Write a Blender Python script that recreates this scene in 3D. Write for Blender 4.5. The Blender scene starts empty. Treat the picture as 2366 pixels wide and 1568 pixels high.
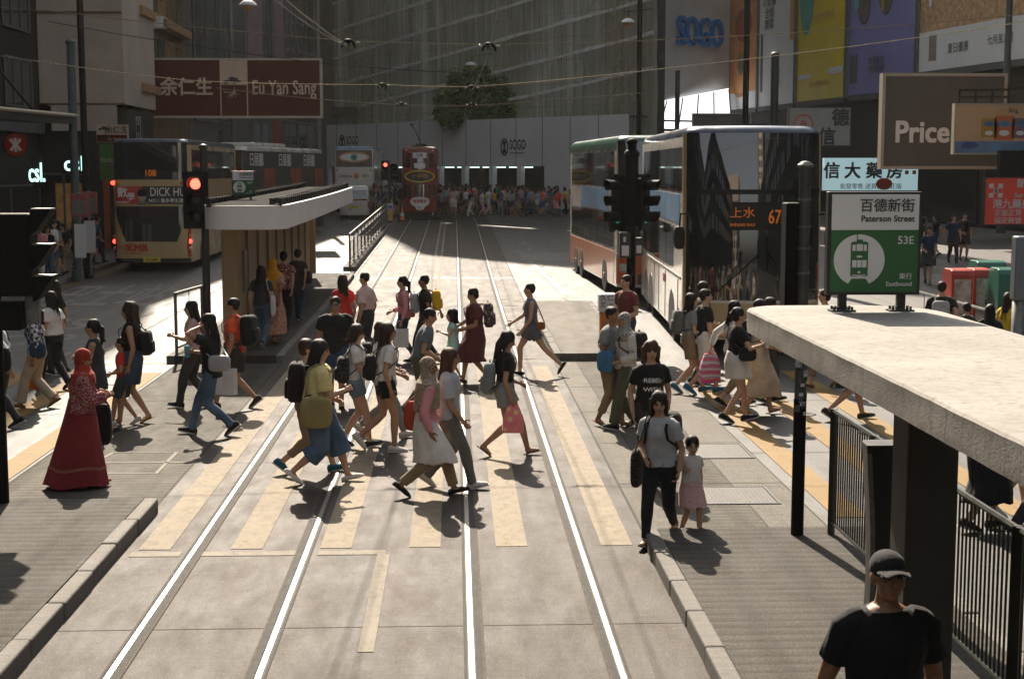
import bpy, bmesh, math, random
from mathutils import Vector, Matrix, noise
from math import sin, cos, pi, radians as R, sqrt, atan2, exp

random.seed(7)
scene = bpy.context.scene
COL = scene.collection

# ------------------------------------------------------------------ camera, world, sun, exposure
PW, PH, F = 2366.0, 1568.0, 3400.0
CAMZ = 3.6
PITCH = math.atan(396 / F)
YAW = math.atan(133 / F * cos(PITCH))
cam_d = bpy.data.cameras.new('camera')
cam = bpy.data.objects.new('camera', cam_d)
COL.objects.link(cam)
cam_d.sensor_width = 36.0
cam_d.lens = F * 36.0 / PW
cam_d.clip_start = 0.1
cam_d.clip_end = 2000
cam.location = (0, 0, CAMZ)
cam.rotation_euler = (pi / 2 - PITCH, 0, -YAW)
scene.camera = cam
CAMROT = cam.rotation_euler.to_matrix()

SUN_EL, SUN_AZ = R(40), R(-8.5)      # azimuth from +Y, negative = to the left
world = bpy.data.worlds.new('World')
scene.world = world
world.use_nodes = True
wn = world.node_tree
bg = wn.nodes['Background']
sky = wn.nodes.new('ShaderNodeTexSky')
sky.sky_type = 'NISHITA'
sky.sun_disc = False
sky.sun_elevation = SUN_EL
sky.sun_rotation = SUN_AZ
sky.air_density = 1.4
sky.dust_density = 3.5
sky.ozone_density = 0.6
hs_ = wn.nodes.new('ShaderNodeHueSaturation'); hs_.inputs['Saturation'].default_value = .35
wn.links.new(sky.outputs[0], hs_.inputs['Color']); wn.links.new(hs_.outputs[0], bg.inputs[0])
bg.inputs[1].default_value = 0.092
sd = bpy.data.lights.new('sun', 'SUN')
sd.energy = 4.8
sd.angle = R(0.53)
sd.color = (1.0, 0.875, 0.72)
sun = bpy.data.objects.new('sun', sd)
COL.objects.link(sun)
SUNDIR = Vector((sin(SUN_AZ) * cos(SUN_EL), cos(SUN_AZ) * cos(SUN_EL), sin(SUN_EL)))
sun.rotation_euler = SUNDIR.to_track_quat('Z', 'Y').to_euler()
scene.view_settings.view_transform = 'Standard'
scene.view_settings.look = 'None'
scene.view_settings.exposure = 1.2
scene.view_settings.gamma = 1.0
scene.cycles.max_bounces = 6
scene.cycles.diffuse_bounces = 3
scene.cycles.glossy_bounces = 3
scene.cycles.transmission_bounces = 4
scene.cycles.transparent_max_bounces = 8
scene.cycles.caustics_reflective = False
scene.cycles.caustics_refractive = False
scene.cycles.sample_clamp_indirect = 4.0

# ------------------------------------------------------------------ street geometry
def gz(y):
    if y < 28: return 0.0
    if y < 48: return .014 * (y - 28) ** 2 / 40.0
    return .014 * (min(y, 130) - 38)

def ray(px, py):
    d = Vector(((px - PW / 2) / F, (PH / 2 - py) / F, -1.0))
    return CAMROT @ d

def G(px, py, dz=0.0):
    """ground point seen at a picture point (the road rises gently with distance)"""
    d = ray(px, py); z = dz
    for _ in range(12):
        t = (z - CAMZ) / d.z
        z = gz(d.y * t) + dz
    return Vector((d.x * t, d.y * t, z))

def at(px, py, y):
    d = ray(px, py); t = y / d.y
    return Vector((d.x * t, y, CAMZ + d.z * t))

# ------------------------------------------------------------------ mesh builder
class MB:
    def __init__(s): s.v = []; s.f = []; s.m = []
    def add(s, vs, fs, m=0):
        o = len(s.v)
        s.v += [Vector(p) for p in vs]
        for f in fs: s.f.append([i + o for i in f]); s.m.append(m)
        return s
    def box(s, x0, x1, y0, y1, z0, z1, m=0):
        vs = [(x0,y0,z0),(x1,y0,z0),(x1,y1,z0),(x0,y1,z0),(x0,y0,z1),(x1,y0,z1),(x1,y1,z1),(x0,y1,z1)]
        return s.add(vs, [(0,3,2,1),(4,5,6,7),(0,1,5,4),(1,2,6,5),(2,3,7,6),(3,0,4,7)], m)
    def obox(s, c, size, rot=None, m=0):
        a, b, d = [q / 2 for q in size]
        vs = [Vector(p) for p in [(-a,-b,-d),(a,-b,-d),(a,b,-d),(-a,b,-d),(-a,-b,d),(a,-b,d),(a,b,d),(-a,b,d)]]
        if rot is not None: vs = [rot @ p for p in vs]
        c = Vector(c)
        return s.add([p + c for p in vs], [(0,3,2,1),(4,5,6,7),(0,1,5,4),(1,2,6,5),(2,3,7,6),(3,0,4,7)], m)
    def loft(s, rings, m=0, cap=True, closed=True):
        n = len(rings[0]); vs = [p for r in rings for p in r]; fs = []
        for i in range(len(rings) - 1):
            for j in range(n if closed else n - 1):
                k = (j + 1) % n
                fs.append((i*n+j, i*n+k, (i+1)*n+k, (i+1)*n+j))
        if cap:
            fs.append(tuple(range(n - 1, -1, -1)))
            b = (len(rings) - 1) * n
            fs.append(tuple(range(b, b + n)))
        return s.add(vs, fs, m)
    def tube(s, pts, rad, n=8, m=0, cap=True, flat=1.0):
        pts = [Vector(p) for p in pts]
        if not isinstance(rad, (list, tuple)): rad = [rad] * len(pts)
        rings = []; up = None
        for i, p in enumerate(pts):
            t = (pts[min(i + 1, len(pts) - 1)] - pts[max(i - 1, 0)])
            if t.length < 1e-9: t = Vector((0, 0, 1))
            t.normalize()
            if up is None:
                ref = Vector((0, 0, 1)) if abs(t.z) < .9 else Vector((1, 0, 0))
                a = t.cross(ref).normalized()
            else:
                a = up - t * up.dot(t)
                if a.length < 1e-6: a = t.orthogonal()
                a.normalize()
            up = a; b = t.cross(a)
            rings.append([p + a * (rad[i] * cos(2*pi*j/n)) + b * (rad[i] * flat * sin(2*pi*j/n)) for j in range(n)])
        return s.loft(rings, m, cap)
    def cyl(s, p0, p1, r0, r1=None, n=12, m=0): return s.tube([p0, p1], [r0, r0 if r1 is None else r1], n, m)
    def ell(s, c, r, rot=None, n=14, k=9, m=0, pw=None):
        c = Vector(c); vs = []; fs = []
        if not isinstance(r, (list, tuple)): r = (r, r, r)
        def sp(a, e): return math.copysign(abs(a) ** e, a)
        e = pw or 1.0
        for i in range(1, k):
            th = pi * i / k
            for j in range(n):
                ph = 2*pi*j/n
                p = Vector((r[0]*sp(sin(th),e)*sp(cos(ph),e), r[1]*sp(sin(th),e)*sp(sin(ph),e), r[2]*sp(cos(th),e)))
                vs.append(c + (rot @ p if rot is not None else p))
        top = Vector((0,0,r[2])); bot = Vector((0,0,-r[2]))
        vs.append(c + (rot @ top if rot is not None else top)); vs.append(c + (rot @ bot if rot is not None else bot))
        T = (k-1)*n; B = T+1
        for j in range(n):
            q = (j+1) % n
            fs.append((T, j, q)); fs.append((B, (k-2)*n+q, (k-2)*n+j))
            for i in range(k-2): fs.append((i*n+j, (i+1)*n+j, (i+1)*n+q, i*n+q))
        return s.add(vs, fs, m)
    def prism(s, poly, f, d0, d1, m=0):
        """poly 2-D (u,v); f(u,v,d) -> point"""
        n = len(poly)
        vs = [f(u, v, d0) for u, v in poly] + [f(u, v, d1) for u, v in poly]
        fs = [tuple(range(n-1, -1, -1)), tuple(range(n, 2*n))]
        for j in range(n):
            k = (j+1) % n; fs.append((j, k, n+k, n+j))
        return s.add(vs, fs, m)
    def join(s, o, M=None, m=None):
        vs = [M @ p for p in o.v] if M is not None else o.v
        b = len(s.v); s.v += [p.copy() for p in vs]
        for f, mi in zip(o.f, o.m): s.f.append([i + b for i in f]); s.m.append(mi if m is None else m)
        return s
    def mesh(s, name, mats, smooth=False, sharp=None):
        me = bpy.data.meshes.new(name)
        me.from_pydata([tuple(p) for p in s.v], [], s.f)
        if not isinstance(mats, (list, tuple)): mats = [mats]
        for q in mats: me.materials.append(q)
        if len(mats) > 1: me.polygons.foreach_set('material_index', s.m)
        bm = bmesh.new(); bm.from_mesh(me)
        bmesh.ops.recalc_face_normals(bm, faces=bm.faces)
        bm.to_mesh(me); bm.free()
        if smooth:
            me.polygons.foreach_set('use_smooth', [True] * len(me.polygons))
            if sharp: me.set_sharp_from_angle(angle=R(sharp))
        me.update()
        return me
    def build(s, name, mats, parent=None, smooth=False, sharp=None, bev=0, world=False, loc=None, seg=2):
        o = bpy.data.objects.new(name, s.mesh(name, mats, smooth, sharp))
        COL.objects.link(o)
        if parent is not None:
            o.parent = parent
            if world: o.location = -Vector(parent.location)
        if loc is not None: o.location = loc
        if bev:
            b = o.modifiers.new('bevel', 'BEVEL'); b.width = bev; b.segments = seg; b.limit_method = 'ANGLE'; b.angle_limit = R(40)
            b.harden_normals = False
        return o

def tag(o, label=None, cat=None, group=None, kind=None):
    if label: o['label'] = label
    if cat: o['category'] = cat
    if group: o['group'] = group
    if kind: o['kind'] = kind
    return o
def thing(name, label, cat, loc=(0, 0, 0), rotz=0.0, group=None):
    o = bpy.data.objects.new(name, None); COL.objects.link(o)
    o.location = loc; o.rotation_euler = (0, 0, rotz); o.empty_display_size = .2
    return tag(o, label, cat, group)
def children(o): return [c for c in bpy.data.objects if c.parent == o]
KIDS = {}
def copy_tree(o, kids, parent=None):
    c = o.copy(); COL.objects.link(c)
    if parent is not None: c.parent = parent
    for ch in kids.get(o.name, []): copy_tree(ch, kids, c)
    return c
def kid_map():
    d = {}
    for o in bpy.data.objects:
        if o.parent: d.setdefault(o.parent.name, []).append(o)
    return d
def struct(mb, name, mats, label=None, cat=None, **k):
    o = mb.build(name, mats, **k); o['kind'] = 'structure'
    if label: tag(o, label, cat)
    return o

# ------------------------------------------------------------------ materials
MATS = {}
def nt_new(name):
    m = bpy.data.materials.new(name); m.use_nodes = True
    n = m.node_tree; b = n.nodes['Principled BSDF']
    return m, n, b
def N(n, t, **k):
    q = n.nodes.new(t)
    for a, v in k.items(): setattr(q, a, v)
    return q
def noise_col(n, scale, detail=4, rough=.6, coord='Object', stretch=None):
    tc = N(n, 'ShaderNodeTexCoord'); tx = N(n, 'ShaderNodeTexNoise')
    tx.inputs['Scale'].default_value = scale; tx.inputs['Detail'].default_value = detail; tx.inputs['Roughness'].default_value = rough
    if stretch:
        mp = N(n, 'ShaderNodeMapping'); mp.inputs['Scale'].default_value = stretch
        n.links.new(tc.outputs[coord], mp.inputs[0]); n.links.new(mp.outputs[0], tx.inputs['Vector'])
    else: n.links.new(tc.outputs[coord], tx.inputs['Vector'])
    return tx
def ramp(n, src, stops):
    r = N(n, 'ShaderNodeValToRGB'); e = r.color_ramp.elements
    while len(e) < len(stops): e.new(.5)
    for q, (p, c) in zip(e, stops): q.position = p; q.color = (c[0], c[1], c[2], 1) if not isinstance(c, (int, float)) else (c, c, c, 1)
    n.links.new(src, r.inputs[0]); return r
def mix(n, fac, a, b, mode='MIX'):
    q = N(n, 'ShaderNodeMix', data_type='RGBA', blend_type=mode)
    def put(s, v):
        if hasattr(v, 'is_output') or isinstance(v, bpy.types.NodeSocket): n.links.new(v, s)
        elif isinstance(v, (int, float)): s.default_value = v
        else: s.default_value = (v[0], v[1], v[2], 1)
    put(q.inputs[0], fac); put(q.inputs[6], a); put(q.inputs[7], b)
    return q.outputs[2]
def bump(n, b, src, strength=.2, dist=.01):
    q = N(n, 'ShaderNodeBump'); q.inputs['Strength'].default_value = strength; q.inputs['Distance'].default_value = dist
    n.links.new(src, q.inputs['Height']); n.links.new(q.outputs[0], b.inputs['Normal']); return q
def mk(name, col, rough=.6, var=.25, scale=6, bmp=.0, bscale=60, metal=0, coat=0, spec=.5, stretch=None, emit=0, coord='Object', alpha=None, sheen=0):
    """plain procedural material: base colour broken up by two noises"""
    if name in MATS: return MATS[name]
    m, n, b = nt_new(name)
    t = noise_col(n, scale, 5, .65, coord, stretch)
    lo = tuple(c * (1 - var) for c in col); hi = tuple(min(1, c * (1 + var * .8)) for c in col)
    r = ramp(n, t.outputs['Fac'], [(.3, lo), (.7, hi)])
    n.links.new(r.outputs[0], b.inputs['Base Color'])
    rr = ramp(n, t.outputs['Fac'], [(.2, max(0.02, rough - .08)), (.8, min(1, rough + .08))])
    n.links.new(rr.outputs[0], b.inputs['Roughness'])
    b.inputs['Metallic'].default_value = metal; b.inputs['Coat Weight'].default_value = coat
    b.inputs['Coat Roughness'].default_value = .08
    b.inputs['Specular IOR Level'].default_value = spec
    if sheen: b.inputs['Sheen Weight'].default_value = sheen
    if bmp:
        t2 = noise_col(n, bscale, 3, .6, coord, stretch); bump(n, b, t2.outputs['Fac'], bmp, .01)
    if emit:
        b.inputs['Emission Color'].default_value = (*col, 1); b.inputs['Emission Strength'].default_value = emit
    MATS[name] = m
    return m
def glass_dark(name, col=(.01, .012, .013), rough=.04, spec=.9):
    if name in MATS: return MATS[name]
    m, n, b = nt_new(name)
    t = noise_col(n, 1.3, 3)
    r = ramp(n, t.outputs['Fac'], [(.3, tuple(c*.6 for c in col)), (.75, tuple(c*1.6 for c in col))])
    n.links.new(r.outputs[0], b.inputs['Base Color'])
    rr = ramp(n, t.outputs['Fac'], [(.3, rough*.5), (.8, rough*1.8)]); n.links.new(rr.outputs[0], b.inputs['Roughness'])
    b.inputs['Specular IOR Level'].default_value = spec
    b.inputs['Coat Weight'].default_value = .5; b.inputs['Coat Roughness'].default_value = .02
    MATS[name] = m; return m
def road_mat(name, c0, c1, spot, rough=.6, scale=1.0, dirt=(.05, .045, .04), lines=None, bstr=.35, spec=.5, dirt_at=(.50, .72)):
    m, n, b = nt_new(name)
    big = noise_col(n, .35 * scale, 6, .7); fine = noise_col(n, 55 * scale, 4, .75); mid = noise_col(n, 3.2 * scale, 5, .7, 'Object', (1.0, .35, 1))
    base = ramp(n, mid.outputs['Fac'], [(.28, c0), (.72, c1)]).outputs[0]
    st = ramp(n, big.outputs['Fac'], [(dirt_at[0], 0), (dirt_at[1], 1)]).outputs[0]
    base = mix(n, st, base, dirt, 'MIX') if False else mix(n, ramp(n, big.outputs['Fac'], [(dirt_at[0], 0.0), (dirt_at[1], .75)]).outputs[0], base, dirt)
    sp = ramp(n, fine.outputs['Fac'], [(.36, .45), (.5, 1), (.66, 1.5)]).outputs[0]
    base = mix(n, 1.0, base, sp, 'MULTIPLY')
    brush = noise_col(n, 1.0, 4, .7, 'Object', (1.6, 26, 1)); base = mix(n, 1.0, base, ramp(n, brush.outputs['Fac'], [(.3, .72), (.7, 1.25)]).outputs[0], 'MULTIPLY')
    tyre = noise_col(n, 1.0, 3, .6, 'Object', (2.6, .07, 1)); base = mix(n, 1.0, base, ramp(n, tyre.outputs['Fac'], [(.34, .70), (.56, 1.06)]).outputs[0], 'MULTIPLY')
    vor = N(n, 'ShaderNodeTexVoronoi'); vor.inputs['Scale'].default_value = 15 * scale
    tc = N(n, 'ShaderNodeTexCoord'); n.links.new(tc.outputs['Object'], vor.inputs['Vector'])
    fl = ramp(n, vor.outputs['Distance'], [(0.05, 1), (.11, 0)]).outputs[0]
    base = mix(n, fl, base, spot)
    n.links.new(base, b.inputs['Base Color'])
    rr = ramp(n, mid.outputs['Fac'], [(.25, rough - .1), (.75, rough + .12)]); n.links.new(rr.outputs[0], b.inputs['Roughness'])
    b.inputs['Specular IOR Level'].default_value = spec
    h = fine.outputs['Fac']
    if lines:
        mp = N(n, 'ShaderNodeMapping'); mp.inputs['Rotation'].default_value = (0, 0, lines[1]); n.links.new(tc.outputs['Object'], mp.inputs[0])
        w = N(n, 'ShaderNodeTexWave', wave_type='BANDS', bands_direction='X'); w.inputs['Scale'].default_value = lines[0]; w.inputs['Distortion'].default_value = .3
        n.links.new(mp.outputs[0], w.inputs[0])
        a = N(n, 'ShaderNodeMath', operation='ADD'); n.links.new(w.outputs['Fac'], a.inputs[0])
        mm = N(n, 'ShaderNodeMath', operation='MULTIPLY'); n.links.new(fine.outputs['Fac'], mm.inputs[0]); mm.inputs[1].default_value = .6
        n.links.new(mm.outputs[0], a.inputs[1]); h = a.outputs[0]
        base2 = mix(n, ramp(n, w.outputs['Fac'], [(.12, .42), (.32, 0)]).outputs[0], base, tuple(q * .5 for q in c0))
        n.links.new(base2, b.inputs['Base Color'])
    bump(n, b, h, bstr, .012)
    MATS[name] = m; return m
def paint_mat(name, col, under, wear=.55, rough=.6):
    m, n, b = nt_new(name)
    t = noise_col(n, 9, 6, .75, 'Object', (1, .6, 1)); t2 = noise_col(n, 60, 3, .7); t3 = noise_col(n, 1.2, 3, .6)
    a = N(n, 'ShaderNodeMath', operation='ADD'); n.links.new(t.outputs['Fac'], a.inputs[0]); n.links.new(t2.outputs['Fac'], a.inputs[1])
    a2 = N(n, 'ShaderNodeMath', operation='MULTIPLY'); n.links.new(a.outputs[0], a2.inputs[0]); a2.inputs[1].default_value = .5
    p0 = .51 + (wear - .8) * .55
    fac = ramp(n, a2.outputs[0], [(p0, 0), (p0 + .13, .85)]).outputs[0]
    c = ramp(n, t3.outputs['Fac'], [(.3, tuple(q * .8 for q in col)), (.7, col)]).outputs[0]
    sp = ramp(n, t2.outputs['Fac'], [(.3, .75), (.7, 1.15)]).outputs[0]
    c = mix(n, 1.0, c, sp, 'MULTIPLY')
    n.links.new(mix(n, fac, c, under), b.inputs['Base Color'])
    b.inputs['Roughness'].default_value = rough
    bump(n, b, t2.outputs['Fac'], .25, .008)
    MATS[name] = m; return m
def emis(name, col, st=1.0):
    if name in MATS: return MATS[name]
    return mk(name, col, .4, .1, 3, emit=st)

# ------------------------------------------------------------------ lettering (mesh text in the built-in font)
def text_mb(txt, size, align='CENTER', bold=0.0, sx=1.0, depth=.006, shear=0.0, line=1.0, res=3):
    """returns an MB in local coordinates: x to the right, z up, y = -depth..0 (readable from -y)"""
    c = bpy.data.curves.new('txt', 'FONT')
    c.body = txt; c.size = size; c.align_x = align; c.align_y = 'CENTER'; c.shear = shear
    c.space_line = line; c.extrude = depth / 2; c.resolution_u = res
    o = bpy.data.objects.new('txt', c)
    me = o.to_mesh()
    mb = MB(); b = bold * size * .8; k = depth * .03
    for i, (dx, dz) in enumerate(((0, 0),) if not bold else ((-b, -b), (b, -b), (-b, b), (b, b))):
        mb.add([(p.co.x * sx + dx, -depth / 2 - p.co.z - k * i, p.co.y + dz) for p in me.vertices], [tuple(p.vertices) for p in me.polygons])
    o.to_mesh_clear(); bpy.data.objects.remove(o); bpy.data.curves.remove(c)
    return mb
def T3(loc, rotz=0.0, s=1.0): return Matrix.Translation(Vector(loc)) @ Matrix.Rotation(rotz, 4, 'Z') @ Matrix.Scale(s, 4)
# ================================================================== setting
M_ASPH = road_mat('asphalt', (.040, .038, .034), (.062, .058, .052), (.13, .12, .10), .62, 1.0, (.03, .028, .025), bstr=.5)
M_CONC = road_mat('tram_concrete', (.031, .022, .016), (.056, .040, .029), (.17, .145, .12), .645, 1.0, (.024, .017, .0125), bstr=.5, spec=.25)
M_RIB = road_mat('ribbed_paving', (.068, .060, .048), (.098, .088, .070), (.17, .155, .13), .82, 1.2, (.05, .044, .036), lines=(2.2, R(90)), bstr=.35, spec=.2)
M_RIBV = road_mat('ribbed_paving_long', (.105, .094, .075), (.150, .135, .108), (.22, .20, .17), .82, 1.2, (.07, .062, .05), lines=(2.2, 0), bstr=.7)
M_PLAT = road_mat('platform_concrete', (.046, .041, .034), (.074, .066, .054), (.2, .185, .16), .86, 1.1, (.07, .062, .052), lines=(1.9, R(90)), bstr=.3, spec=.25)
M_ISL = road_mat('island_concrete', (.092, .083, .067), (.130, .117, .095), (.22, .2, .17), .82, 1.1, (.065, .058, .047), spec=.3)
M_GRAN = road_mat('granite_kerb', (.12, .108, .094), (.18, .166, .146), (.28, .26, .23), .82, 2.2, (.12, .11, .095), bstr=.5)
M_SIDE = road_mat('pavement_slab', (.055, .052, .048), (.08, .075, .068), (.14, .13, .12), .6, 1.0)
M_PATCH = road_mat('asphalt_patch', (.045, .043, .040), (.07, .066, .06), (.12, .11, .1), .55, 1.3)
M_YEL = paint_mat('yellow_paint', (.265, .215, .145), (.07, .055, .041), .775, .85)
M_YEL2 = paint_mat('yellow_paint_bright', (.24, .14, .028), (.06, .055, .045), .82, .8)
M_WHT = paint_mat('white_paint', (.25, .215, .165), (.07, .055, .042), .78, .85)
M_WHT2 = paint_mat('white_paint_road', (.20, .195, .18), (.06, .055, .05), .79, .8)
M_RAIL = mk('rail_steel', (.30, .275, .25), .40, .45, 3, .05, 80, metal=1, stretch=(30, .6, 1))
M_GROOVE = mk('rail_groove', (.018, .014, .011), .85, .5, 14, .4, 90)
M_LIP = mk('rail_lip', (.09, .075, .058), .8, .5, 9, .05, 80, spec=.1)
M_BLACKMET = mk('black_metal', (.010, .010, .009), .6, .3, 12, .1, 80, spec=.2)
M_GREYMET = mk('grey_galvanised_metal', (.16, .16, .15), .45, .3, 12, .1, 80, metal=.5)
M_DGREY = mk('dark_grey_metal', (.035, .036, .034), .5, .3, 12, .1, 80, metal=.2)

def ylist(y0, y1, st=2.0):
    n = max(1, int(math.ceil(abs(y1 - y0) / st))); return [y0 + (y1 - y0) * i / n for i in range(n + 1)]
def rect(mb, x0, x1, y0, y1, dz, m=0, nx=1):
    ys = ylist(y0, y1); vs = []; fs = []
    for y in ys:
        for i in range(nx + 1): vs.append((x0 + (x1 - x0) * i / nx, y, gz(y) + dz))
    for j in range(len(ys) - 1):
        for i in range(nx): a = j*(nx+1)+i; fs.append((a, a+1, a+nx+2, a+nx+1))
    mb.add(vs, fs, m)
def ribbon(mb, pts, w, dz, m=0):
    P = []
    for (a, b) in zip(pts[:-1], pts[1:]):
        a = Vector(a[:2]); b = Vector(b[:2]); n = max(1, int((b - a).length / 2.0))
        P += [a.lerp(b, i / n) for i in range(n)]
    P.append(Vector(pts[-1][:2])); vs = []; fs = []
    for i, p in enumerate(P):
        t = (P[min(i+1, len(P)-1)] - P[max(i-1, 0)]).normalized(); q = Vector((-t.y, t.x)) * (w / 2)
        for s in (q, -q): vs.append((p.x + s.x, p.y + s.y, gz(p.y) + dz))
    for i in range(len(P) - 1): fs.append((2*i, 2*i+1, 2*i+3, 2*i+2))
    mb.add(vs, fs, m)
def gpoly(mb, poly, dz, m=0):
    mb.add([(x, y, gz(y) + dz) for x, y in poly], [tuple(range(len(poly)))], m)

# ground sheet
g = MB(); ys = [-300, -100, -20, 0, 10, 20] + [28 + 2*i for i in range(11)] + [55, 65, 80, 95, 110, 130, 160, 300, 900]
vs = []; fs = []
for y in ys:
    for x in (-600, -100, -30, -12, -5, 3, 10, 30, 100, 600): vs.append((x, y, gz(y)))
for j in range(len(ys) - 1):
    for i in range(9): a = j*10+i; fs.append((a, a+1, a+11, a+10))
g.add(vs, fs)
struct(g, 'ground', M_ASPH)

t = MB(); rect(t, -3.22, 1.86, -30, 104, .004, nx=2)
struct(t, 'tram_road', M_CONC)
t = MB(); rect(t, -5.15, -3.22, 15.5, 27.2, .005); struct(t, 'ribbed_paving_strip', M_RIB)
t = MB(); rect(t, 1.86, 2.25, 13.9, 27.3, .005, 1); rect(t, 2.25, 3.15, 13.9, 27.3, .005, 0); rect(t, 3.15, 3.75, 13.9, 27.3, .005, 1)
struct(t, 'ribbed_paving_strip', [M_RIB, M_ISL])
t = MB(); rect(t, 9.3, 60, 12, 130, .02); struct(t, 'pavement', M_SIDE)
t = MB()
for y0, y1 in [(y, min(y + 4, 120)) for y in range(12, 120, 4)]: t.box(9.16, 9.3, y0 + .01, y1 - .01, gz(y0) - .05, gz(y0) + .14)
struct(t, 'kerb', M_GRAN)

# left pavement with kerb and yellow lines
t = MB()
ysl = ylist(8, 130)
rings = [[Vector((-60, y, gz(y) - .1)), Vector((-12.05, y, gz(y) - .1)), Vector((-12.05, y, gz(y) + .14)), Vector((-60, y, gz(y) + .14))] for y in ysl]
t.loft(rings); struct(t, 'pavement', M_SIDE)
t = MB()
for y in [8 + .92 * i for i in range(110)]: t.box(-12.05, -11.9, y, y + .905, gz(y) - .1, gz(y + .45) + .142)
struct(t, 'kerb', M_GRAN)
t = MB()
ribbon(t, [(-11.65, 8), (-11.65, 110)], .09, .006); ribbon(t, [(-11.45, 8), (-11.45, 110)], .09, .006)
struct(t, 'road_marking', M_YEL2)

# dark asphalt repair patches and joint lines in the tram road
t = MB()
gpoly(t, [(-3.2, 46.5), (1.84, 46.5), (1.84, 46.9), (-3.2, 46.9)], .006)
gpoly(t, [(2.4, 54), (4.6, 54), (4.4, 58), (2.6, 58)], .006)
gpoly(t, [(3.0, 41), (3.25, 41), (2.6, 60), (2.45, 60)], .005)
struct(t, 'road_patch', M_PATCH)
M_JOINT = mk('road_joint', (.018, .016, .013), .9, .4, 20)
t = MB()
for y in (11.3, 17.9, 21.3, 24.9, 27.0, 31.5, 36.2, 41.0, 48.0, 55.5): ribbon(t, [(-3.2, y), (1.85, y + .02)], .010, .007)
ribbon(t, [(-3.21, 7), (-3.21, 100)], .03, .007); ribbon(t, [(1.86, 14), (1.86, 90)], .025, .007)
for y in (21.5, 27.1, 33.5, 42.0): ribbon(t, [(-11.9, y), (-5.3, y + .1)], .022, .007)
for y in (18.3, 22.5): ribbon(t, [(3.75, y), (9.2, y)], .02, .007)
ribbon(t, [(-6.9, 22), (-6.9, 60)], .022, .007); ribbon(t, [(-5.12, 15.5), (-5.12, 27)], .02, .008)
for y in (16.5, 19.0, 21.5, 24.0): ribbon(t, [(1.86, y), (3.75, y)], .016, .008)
for x in (2.25, 3.15, 3.75): ribbon(t, [(x, 13.9), (x, 27.2)], .014, .008)
struct(t, 'road_joint', M_JOINT)

# crossing stripes
t = MB()
for x in (-2.86, -1.99, -1.145, -.30, .53, 1.54): rect(t, x - .15, x + .15, 13.75, 26.6, .009)
struct(t, 'crossing_marking', M_YEL)
t = MB()
for x in (-5.36, -6.45, -7.55, -8.65, -9.75): rect(t, x - .17, x + .17, 15.4, 26.0, .009)
for x in (4.1, 5.0, 5.95, 6.9, 7.85): rect(t, x - .17, x + .17, 14.8, 25.8, .009)
struct(t, 'crossing_marking', M_YEL2)
t = MB()
rect(t, -3.05, -2.58, 13.5, 13.66, .009); rect(t, -2.40, -1.48, 13.5, 13.66, .009); rect(t, -1.30, -.66, 13.5, 13.66, .009)
rect(t, -.74, -.62, 10.7, 13.5, .009)

ribbon(t, [(-.50, 29), (-.50, 84)], .085, .009); ribbon(t, [(-.74, 29), (-.74, 84)], .085, .009)
ribbon(t, [G(1283, 812), G(1278, 775), G(1300, 737), G(1348, 700)], .2, .009)
ribbon(t, [G(1348, 700), G(1420, 745), G(1500, 830)], .12, .009)
ribbon(t, [G(1150, 690), G(1420, 722)], .1, .009)
ribbon(t, [G(1040, 720), G(1100, 735), G(1240, 745)], .1, .009)
for yy in (39, 43, 47, 51, 55, 59, 63): ribbon(t, [(3.05, yy), (3.02, yy + 1.3)], .12, .009)
struct(t, 'road_marking', M_WHT)

# worn bus-stop box on the left carriageway: words and dashes
t = MB()
def road_word(mb, word, pos, w, l, rot=pi / 2):
    tm = text_mb(word, 1.0, 'CENTER', .01, depth=.001)
    xs = [p.x for p in tm.v]; zs = [p.z for p in tm.v]
    cx = (min(xs) + max(xs)) / 2; cz = (min(zs) + max(zs)) / 2; sx = w / (max(xs) - min(xs)); sz = l / (max(zs) - min(zs))
    vs = []
    for p in tm.v:
        u = (p.x - cx) * sx; v = (p.z - cz) * sz
        X = pos[0] + u * cos(rot) - v * sin(rot); Y = pos[1] + u * sin(rot) + v * cos(rot)
        vs.append((X, Y, gz(Y) + .008 + p.y * .5))
    mb.add(vs, tm.f)
road_word(t, 'BUS', (-9.6, 34.2), 2.4, 2.3, 0); road_word(t, 'STOP', (-9.6, 31.0), 3.0, 2.3, 0)
road_word(t, '巴士站', (-9.6, 41.5), 3.2, 6.5, 0)
for i in range(9): ribbon(t, [(-7.55, 25.5 + 2.6*i), (-7.55, 26.5 + 2.6*i)], .13, .008)
for i in range(3): ribbon(t, [(-9.2 - .9*i, 28.3), (-8.7 - .9*i, 28.3)], .13, .008)
ribbon(t, [(-7.0, 24.6), (-5.6, 24.6)], .12, .008)
struct(t, 'road_marking', M_WHT2)
t = MB()
ribbon(t, [(-4.55, 17.3), (-3.55, 17.3), (-3.55, 18.6), (-4.35, 18.6), (-4.55, 17.3)], .05, .0095)
ribbon(t, [(-4.7, 17.95), (-3.3, 17.95)], .05, .0095)
ribbon(t, [(2.35, 16.6), (2.75, 16.6), (2.75, 17.2)], .035, .0095)
struct(t, 'road_marking', M_WHT)

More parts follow.
